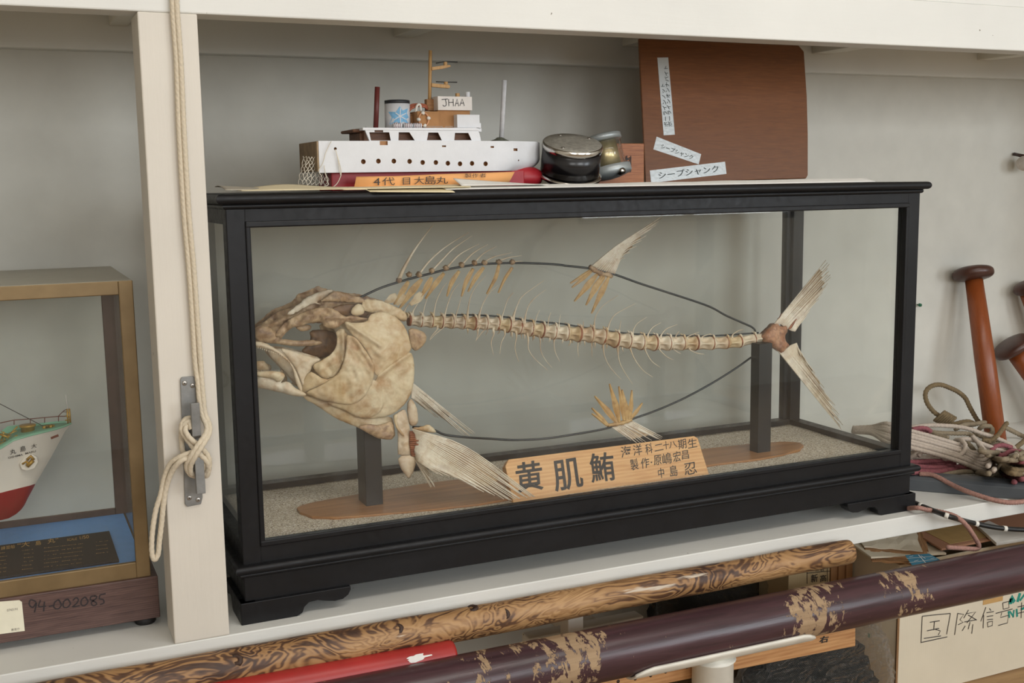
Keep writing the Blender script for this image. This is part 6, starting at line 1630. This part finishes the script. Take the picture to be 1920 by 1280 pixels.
q0, q1 = at(1100, 1232, Y=-0.120), at(1905, 1066, Y=-0.120)
d = (q1 - q0).normalized(); p0, p1 = q0 - d * 1.1, q1 + d * 0.75
m = MB(); N_ = 120
pts = [p0.lerp(p1, i / N_) for i in range(N_ + 1)]
m.tube(pts, [0.0380 + 0.0035 * i / N_ for i in range(N_ + 1)], 48, rfun=lambda a, s_: 1 + 0.010 * noise.noise(Vector((cos(a), sin(a), s_ * 9))))
tag(m.build('wooden_spar', spar_mat(), origin=q0), 'thick maroon varnished spar with rope-worn patches in the bracket', 'spar')
axis_ = (p0, d)
# red pole whose end shows between the two
q0, q1 = at(560, 1280, Y=-0.088), at(848, 1227, Y=-0.088)
d2 = (q1 - q0).normalized()
rm = plain('chipped_red_paint', srgb(164, 42, 38), 0.4, var=0.08, scale=20)
m = MB(); rp = 0.021
m.tube([q0 - d2 * 0.6, q0, q1 - d2 * 0.003, q1 + d2 * 0.001], [rp, rp, rp, rp * 0.93], 32)
redp = m.build('red_pole', rm, origin=q1); tag(redp, 'red-painted pole end resting between the brown pole and the maroon spar', 'pole')
u_, v_ = 785, 1232
dr = (at(u_, v_, Y=-0.09) - CAM).normalized()
chip = plain('white_primer', srgb(226, 222, 218), 0.7)
m = MB(); rr = random.Random(2)
out = []
for k in range(22):
    a = 2 * pi * k / 22; r_ = 1 + 0.35 * rr.uniform(-1, 1)
    out.append((783 + 21 * cos(a) * r_, 1233 - 6 * sin(a) * r_ - 3.5 * cos(a) * r_))
bvr = BVHTree.FromPolygons([redp.matrix_basis @ v.co for v in redp.data.vertices], [list(p.vertices) for p in redp.data.polygons])
P_ = []
for u, v in out + [(783, 1233)]:
    dr = (at(u, v, Y=-0.09) - CAM).normalized(); loc, nor, *_x = bvr.ray_cast(CAM, dr)
    P_.append((loc + nor * 0.0004) if loc is not None else None)
if all(p is not None for p in P_):
    m.add(P_, [(k, (k + 1) % 22, 22) for k in range(22)]); m.build('paint_chip', chip, redp)

# white bracket: half-round cradle on a pipe
cr = thing('pipe_bracket', (0.70, -0.13, -0.365), 'white steel pipe bracket with a curved cradle holding the maroon spar', 'bracket')
wpaint = plain('chipped_white_enamel', srgb(226, 222, 210), 0.4, var=0.05, scale=30)
a0, a1 = at(1192, 1266, Y=-0.150), at(1528, 1192, Y=-0.150)
def on_axis(x): return p0 + d * ((x - p0.x) / d.x)
x0_, x1_ = a0.x, a1.x
rows = []
for i in range(25):
    t = i / 24; c_ = on_axis(x0_ + (x1_ - x0_) * t); R_ = 0.0380 + 0.0035 * ((c_ - p0).length / (p1 - p0).length) + 0.0012
    ext = 1 - 0.25 * max(0, (abs(t - 0.5) - 0.44) / 0.06)
    side = Vector((0, 1, 0)); side = (side - d * side.dot(d)).normalized(); upv = d.cross(side) if d.cross(side).z > 0 else -d.cross(side)
    rows.append([c_ + (side * sin(a) - upv * cos(a)) * R_ for a in [(-1.12 + 2.24 * k / 14) * ext for k in range(15)]])
m = MB(); m.sheet(rows, 0.004); cra = m.build('cradle', wpaint, cr, fixn=True)
# make sure cradle lies outside the spar
xc_ = at(1343, 1265, Y=-0.13).x; c_ = on_axis(xc_)
wp_ = (at(1376, 1262, Y=-0.13).x - at(1311, 1262, Y=-0.13).x) / 2
m = MB(); m.lathe([(wp_, -0.365), (wp_, c_.z - 0.0465), (wp_ * 1.12, c_.z - 0.043)], Matrix.Translation((xc_, c_.y, 0)), 28); m.build('pipe', wpaint, cr)
# plank behind the bracket
pk_m = timber('raw_pine_plank', srgb(206, 158, 106), srgb(172, 120, 74), 'X', 1.4, 0.6)
pk = thing('pine_plank', (0.7, -0.05, -0.2), 'raw pine plank with a small black mark behind the pipe bracket', 'plank')
YP = -0.094
P = [at(u, v, Y=YP) for u, v in ((940, 1330), (1000, 1262), (1380, 1198), (1604, 1150), (1604, 1211), (1375, 1256), (1200, 1289), (1000, 1330))]
m = MB(); m.prism([P[1], P[3], P[4], P[7]], (0, 0.018, 0), bev=0.001); plk = m.build('plank_body', pk_m, pk, fixn=True)
m = MB(); px_quad(m, '右', (1535, 1206), (1552, 1203), (1537, 1193), YP, 0.03, 0.0008); m.build('ink_mark', ink, pk)
m = MB()
for u, v in ((1159, 1277), (1191, 1272), (1220, 1266), (1248, 1259), (1288, 1250)):
    p = at(u, v, Y=YP); m.lathe([(0.0030, 0), (0.0028, 0.0008), (0.0004, 0.0009)], Matrix.Translation(p + Vector((0, 0.0004, 0))) @ Matrix.Rotation(pi / 2, 4, 'X'), 10)
m.build('nail_hole', knotm, pk, fixn=True)
for x in (0.52, 0.93):     # blocks the plank rests on
    m = MB(); m.box((x, -0.068, -0.3645), (x + 0.03, -0.038, P[7].z + 0.0), 0.001) if False else None

# cardboard boxes
def cboard(name, c, var=0.05):
    t = NT(name)
    n_ = t.noise(7, 4); st = t.wave(60, 0.4, 0, None, direction='X')
    lo = tuple(x * (1 - var * 2) for x in c[:3]) + (1,)
    cc = t.ramp(n_, [(0.3, lo), (0.7, c)])
    spot = t.ramp(t.noise(26, 2, 0.4), [(0.70, (0,) * 3 + (1,)), (0.74, (0.5,) * 3 + (1,))])
    t.color(t.mix(spot, cc, tuple(min(1, x * 1.15) for x in c[:3]) + (1,))); t.rough(0.75); t.bump(st, 0.08, 0.0006)
    return t.m
cbl_ = cboard('pale_cardboard', srgb(222, 211, 188)); cbr = cboard('kraft_cardboard', srgb(170, 128, 88)); cpk = cboard('pinkish_cardboard', srgb(178, 132, 104))
cor = NT('corrugated_edge'); cor.color(cor.ramp(cor.wave(120, 0.5, 1, None, direction='X'), [(0.3, srgb(96, 68, 44)), (0.7, srgb(168, 128, 86))])); cor.rough(0.9); cor = cor.m
big = thing('cardboard_box', (1.4, 0.15, -0.365), 'large pale cardboard box with open flaps and handwritten black characters at the lower right', 'box')
BX, BY, BT, BB = at(1683, 1190, Y=0.0).x, 0.0, -0.103, -0.3645
BX1, BY1 = BX + 0.52, 0.30
bt = 0.004
m = MB(); m.box((BX, BY, BB), (BX1, BY + bt, BT), 0.0006); m.build('front_panel', cbl_, big)
m = MB(); m.box((BX, BY + bt, BB), (BX + bt, BY1, BT), 0.0006); m.build('side_panel', cbl_, big)
m = MB(); m.box((BX1 - bt, BY + bt, BB), (BX1, BY1, BT), 0.0006); m.box((BX + bt, BY1 - bt, BB), (BX1 - bt, BY1, BT), .0006); m.build('back_panel', cbl_, big)
m = MB(); m.box((BX + bt, BY + bt, BB), (BX1 - bt, BY1 - bt, BB + bt)); m.build('bottom_panel', cbr, big)
seam = at(1683, 1190, Y=0.0).x
m = MB(); m.box((BX - 0.0022, BY - 0.0012, BB), (BX + 0.0030, BY + 0.002, BT - .02), 0.0004); m.build('torn_corner_edge', cor, big)
# flaps lie folded back over the top
def flap(name, pts, mat, th=0.0035):
    m = MB(); m.prism(pts, (0, 0, th), bev=0.0004); return m.build(name, mat, big, fixn=True)
zt_ = BT + 0.001
flap('top_flap', [Vector((BX - 0.055, BY + 0.015, BT + .016)), Vector((BX + 0.11, BY - 0.002, BT + .003)), Vector((BX + 0.13, BY + 0.15, BT + .018)), Vector((BX - 0.035, BY + 0.16, BT + .032))], cbl_)
flap('top_flap', [Vector((BX + 0.10, BY + 0.0, BT + .012)), Vector((BX + 0.50, BY + 0.0, BT + .012)), Vector((BX + 0.50, BY + 0.17, BT + .030)), Vector((BX + 0.12, BY + 0.17, BT + .030))], cpk)
flap('top_flap', [Vector((BX + 0.0, BY + 0.15, BT + .036)), Vector((BX + 0.40, BY + 0.12, BT + .034)), Vector((BX + 0.42, BY + 0.26, BT + .044)), Vector((BX + 0.03, BY + 0.28, BT + .044))], cbr)
m = MB(); zq = BT + 0.0175
rows = [[Vector((BX + 0.13 + 0.05 * j, BY + 0.01 + 0.05 * i, BT + .0175 + 0.0053 * i)) for j in range(3)] for i in range(4)]
m.sheet(rows, -0.0006, smooth=False); m.build('packing_tape', plain('brown_packing_tape', srgb(190, 160, 108), 0.25, var=0.04), big, fixn=True)
# blue label on the flap
LBZ = BT + 0.024
lp = [at(1697, 1041, Z=LBZ), at(1742, 1038, Z=LBZ), at(1765, 1051, Z=LBZ), at(1712, 1063, Z=LBZ)]
m = MB(); m.prism(lp, (0, 0, 0.0006)); lab_ = m.build('blue_label', plain('blue_label_print', srgb(56, 116, 142), 0.6, var=0.05), big, fixn=True)
m = MB()
for a_, b_ in (((1700, 1047), (1748, 1043)), ((1704, 1055), (1757, 1048)), ((1722, 1040), (1738, 1058)), ((1705, 1044), (1712, 1042)), ((1727, 1042), (1735, 1047)), ((1714, 1052), (1722, 1050)), ((1745, 1047), (1752, 1046))):
    stroke_flat(m, [at(*a_, Z=LBZ + .0008), at(*b_, Z=LBZ + .0008)], 0.0012, (0, 0, 1))
m.build('label_lines', plain('label_white', srgb(220, 222, 220), 0.7), lab_)
# writing on the front
mk = plain('marker_ink', srgb(52, 46, 44), 0.7)
m = MB(); cbx = lambda x, y: (1480 + x / 3.368, 900 + y / 3.368)
def bs_(*pp, wd=0.0016): stroke_flat(m, [at(*cbx(*p), Y=BY) for p in pp], wd, (0, -1, 0), lift=0.0008)
bs_((838, 858), (928, 848), (1016, 840)); bs_((838, 858), (830, 1022)); bs_((1016, 840), (992, 972)); bs_((828, 1024), (996, 988))
bs_((886, 896), (948, 886)); bs_((915, 892), (910, 945)); bs_((868, 950), (944, 934)); bs_((920, 940), (952, 950), (940, 976)); bs_((848, 998), (956, 982))
bs_((1062, 838), (1042, 976)); bs_((1062, 840), (1100, 846), (1076, 880), (1096, 896), (1064, 912)); bs_((1130, 818), (1100, 870)); bs_((1116, 842), (1176, 830), (1120, 900)); bs_((1128, 850), (1182, 882)); bs_((1104, 894), (1180, 880)); bs_((1140, 895), (1128, 940)); bs_((1110, 918), (1090, 950)); bs_((1158, 908), (1150, 968))
bs_((1240, 800), (1208, 890)); bs_((1226, 850), (1222, 934)); bs_((1262, 808), (1272, 822)); bs_((1244, 836), (1290, 828)); bs_((1246, 860), (1286, 854)); bs_((1248, 880), (1284, 876)); bs_((1250, 896), (1252, 926), (1280, 916), (1282, 888), (1250, 896))
bs_((1346, 774), (1350, 814), (1386, 804), (1384, 764), (1346, 774)); bs_((1302, 840), (1408, 812)); bs_((1340, 836), (1332, 866), (1382, 852), (1376, 900), (1318, 916))
bs_((1440, 800), (1500, 786)); bs_((1466, 770), (1462, 870)); bs_((1440, 840), (1520, 820)); bs_((1480, 790), (1520, 900))
m.build('handwriting', mk, big)
m = MB(); grn = plain('green_print', srgb(34, 140, 124), 0.7, var=0.1)
def gs(wd, *pp): stroke_flat(m, [at(*cbx(*p), Y=BY) for p in pp], wd, (0, -1, 0), lift=0.0004)
gs(0.0085, (1392, 770), (1404, 735), (1420, 770)); gs(0.0085, (1400, 745), (1396, 782)); gs(0.007, (1440, 768), (1456, 712)); gs(0.004, (1382, 826), (1390, 868)); gs(0.004, (1390, 826), (1416, 862)); gs(0.004, (1418, 818), (1412, 866)); gs(0.005, (1434, 812), (1438, 862))
gs(0.005, (1455, 760), (1500, 700)); gs(0.005, (1460, 815), (1500, 800))
m.build('green_print', grn, big)
m = MB(); m.box((at(1843, 1125, Y=BY).x, BY - 0.0006, at(1860, 1130, Y=BY).z), (at(1880, 1120, Y=BY).x, BY - 0.0001, at(1860, 1110, Y=BY).z)); m.build('packing_tape', plain('box_tape', srgb(196, 156, 100), 0.3), big)
m = MB()
for x0, x1 in ((1655, 1690), (1800, 1920)):
    pass
q = [at(1630, 1187, X=BX), at(1632, 1192, X=BX)]
stroke_flat(m, [Vector((BX, q[0].y, q[0].z)), Vector((BX, q[0].y, q[0].z - 0.009))], 0.006, (-1, 0, 0), lift=0.0006); m.build('green_mark', grn, big)
# thick wad of old cardboard at the torn corner, white board leaning over the box, torn pads
wad = thing('cardboard_wad', (BX, 0.08, -0.09), 'ragged wad of torn cardboard layers on the corner of the large pale box', 'cardboard')
rr = random.Random(9)
for k in range(7):
    b0 = at(1618 + k * 3, 1026 + k * 4.5, Y=0.052 - k * 0.006)
    cs = [b0, b0 + Vector((0.10 + rr.uniform(-.008, .008), -0.045, -0.010)), b0 + Vector((0.17 + rr.uniform(-.01, .01), 0.05, 0.012)), b0 + Vector((0.05, 0.09, 0.016))]
    pl_ = []
    for i in range(4):
        a_, b_ = cs[i], cs[(i + 1) % 4]
        for j in range(5): pl_.append(a_.lerp(b_, j / 5) + Vector((rr.uniform(-.003, .003), rr.uniform(-.003, .003), 0)))
    rows = [[pl_[(i) % 20] for i in (0, 1, 2, 3, 4, 5)], [pl_[i] for i in (19, 19, 18, 7, 7, 6)]]
    m = MB(); m.sheet([[cs[0].lerp(cs[1], j / 8) .lerp(cs[3].lerp(cs[2], j / 8), i / 6) + Vector((rr.uniform(-.0015, .0015), rr.uniform(-.0025, .0025), rr.uniform(-.001, .001))) for j in range(9)] for i in range(7)], 0.0022, smooth=False)
    m.build('torn_layer', cbl_ if k == 0 else (cor if k % 2 else cbr), wad, fixn=True)
wb = at(1838, 985, Y=0.02)
m = MB(); m.prism([at(1832, 990, Y=0.05), at(1868, 1023, Y=-0.035), at(1960, 1008, Y=-0.035), at(1960, 955, Y=0.12), at(1900, 962, Y=0.12)], (0, 0, 0.006), bev=0.0005)
tag(m.build('foam_board', plain('white_card_slab', srgb(222, 220, 214), 0.7, var=0.02), origin=wb, fixn=True), 'white card slab resting on the open box under the black cable', 'board')
# smaller boxes to the left of it
sb = thing('printed_carton', (1.02, 0.08, -0.365), 'small printed carton with ruled black characters under the end of the brown pole', 'carton')
YC = 0.115
x0_, x1_ = at(1495, 1070, Y=YC).x, at(1556, 1070, Y=YC).x
m = MB(); m.box((x0_ - 0.02, YC, -0.3645), (x1_, YC + 0.09, -0.062), 0.001); m.build('carton_body', cboard('aged_carton', srgb(196, 176, 138)), sb)
m = MB()
for s, bl_, br_, tl_ in (('新', (1520, 1092), (1533, 1090), (1520, 1077)), ('高', (1537, 1091), (1549, 1089), (1537, 1078)), ('数', (1528, 1071), (1535, 1070), (1528, 1063)), ('名', (1537, 1071), (1544, 1070), (1537, 1063))): px_quad(m, s, bl_, br_, tl_, YC, 0.01, 0.0008)
for a_, b_ in (((1513, 1066), (1513, 1094)), ((1512, 1074), (1556, 1070)), ((1551, 1060), (1551, 1090))): stroke_flat(m, [at(*a_, Y=YC), at(*b_, Y=YC)], 0.0012, (0, -1, 0), lift=.0008)
m.build('carton_print', mk, sb)
m = MB(); stroke_flat(m, [at(1500, 1058, Y=YC), at(1556, 1056, Y=YC)], 0.004, (0, -1, 0), lift=.0006); m.build('blue_stripe', plain('blue_stripe', srgb(46, 110, 128), 0.7), sb)
kb = thing('corrugated_sheet', (1.06, 0.02, -0.3), 'folded brown corrugated cardboard standing between the small carton and the large box', 'cardboard')
x0_, x1_ = at(1556, 1070, Y=0.118).x + .001, BX - 0.004
m = MB(); 
for k in range(6): m.box((x0_ + (x1_ - x0_) * k / 6, 0.116 + 0.004 * (k % 2), -0.3645), (x0_ + (x1_ - x0_) * (k + 1) / 6 + 0.0002, 0.20, -0.052), 0.0008)
m.build('folded_layers', cbr, kb)
# dark stuff in clear plastic bags
def lump(c, rx, ry, rz, seed, mat, name, parent, amp=0.18, sub=5, freq=2.2, folds=0.0):
    b_ = bmesh.new(); bmesh.ops.create_icosphere(b_, subdivisions=sub, radius=1)
    for v in b_.verts:
        n_ = v.co.normalized()
        k_ = 1 + amp * noise.noise(n_ * freq + Vector((seed, 0, 0))) + amp * 0.55 * abs(noise.noise(n_ * freq * 3.1 + Vector((0, seed, 0)))) + amp * 0.2 * noise.noise(n_ * freq * 8 + Vector((0, 0, seed)))
        if folds: k_ += folds * (abs(noise.noise(n_ * 7 + Vector((seed, 2, 0)))) - 0.2)
        v.co = Vector((n_.x * rx, n_.y * ry, n_.z * rz)) * k_
        v.co.z = max(v.co.z, -rz * 0.72)
        v.co += Vector(c)
    m = MB(); m.bm(b_, 0, True)
    return m.build(name, mat, parent)
netm = NT('dark_netting'); nv_ = netm.wave(140, 1.5, 2, netm.map((1, 1, 1), (0.3, 0.6, 0.8))); netm.color(netm.ramp(nv_, [(0.4, srgb(16, 17, 16)), (0.8, srgb(36, 38, 35))])); netm.rough(0.9); netm.bump(nv_, 0.2, 0.001); netm = netm.m
filmw = NT('crinkled_plastic_film'); filmw.n.remove(filmw.b)
tr_ = filmw.n.new('ShaderNodeBsdfTransparent'); gl_ = filmw.n.new('ShaderNodeBsdfGlossy'); gl_.inputs['Roughness'].default_value = 0.06; df_ = filmw.n.new('ShaderNodeBsdfTranslucent')
df_.inputs[0].default_value = (0.92, 0.94, 0.97, 1)
bp = filmw.n.new('ShaderNodeBump'); bp.inputs['Strength'].default_value = 0.9; bp.inputs['Distance'].default_value = 0.05
filmw.l.new(filmw.noise(11, 3, 0.5, filmw.map((1, 1, 3.0), (0.5, 0.6, 0)), 2.0), bp.inputs['Height'])
filmw.l.new(bp.outputs[0], gl_.inputs['Normal'])
lw = filmw.n.new('ShaderNodeLayerWeight'); lw.inputs[0].default_value = 0.07; filmw.l.new(bp.outputs[0], lw.inputs['Normal'])
mx = filmw.n.new('ShaderNodeMixShader'); filmw.l.new(lw.outputs['Facing'], mx.inputs[0]); filmw.l.new(tr_.outputs[0], mx.inputs[1]); filmw.l.new(gl_.outputs[0], mx.inputs[2])
m2_ = filmw.n.new('ShaderNodeMixShader'); m2_.inputs[0].default_value = 0.22; filmw.l.new(mx.outputs[0], m2_.inputs[1]); filmw.l.new(df_.outputs[0], m2_.inputs[2]); filmw.l.new(m2_.outputs[0], filmw.out.inputs[0]); filmw = filmw.m
c1_ = at(1520, 1330, Y=-0.035)
bag = thing('plastic_bag', (c1_.x, c1_.y, -0.365), 'crinkled clear plastic bag of dark netting below the pine plank', 'bag')
lump((c1_.x - 0.02, -0.036, -0.285), 0.150, 0.024, 0.095, 2.0, netm, 'dark_netting', bag, 0.2)
lump((c1_.x + 0.005, -0.036, -0.270), 0.170, 0.031, 0.125, 5.0, filmw, 'plastic_film', bag, 0.10, 6, 2.2, 0.12)
c2_ = at(1340, 1120, Y=0.25)
bag2 = thing('plastic_bag', (c2_.x, c2_.y, -0.365), 'dark bundle in clear plastic seen between the brown pole and the maroon spar', 'bag')
lump((c2_.x, 0.27, -0.25), 0.120, 0.085, 0.135, 8.0, netm, 'dark_bundle', bag2, 0.12)
lump((c2_.x + 0.03, 0.27, -0.245), 0.150, 0.10, 0.165, 11.0, filmw, 'plastic_film', bag2, 0.12, 5, 2.2, 0.1)
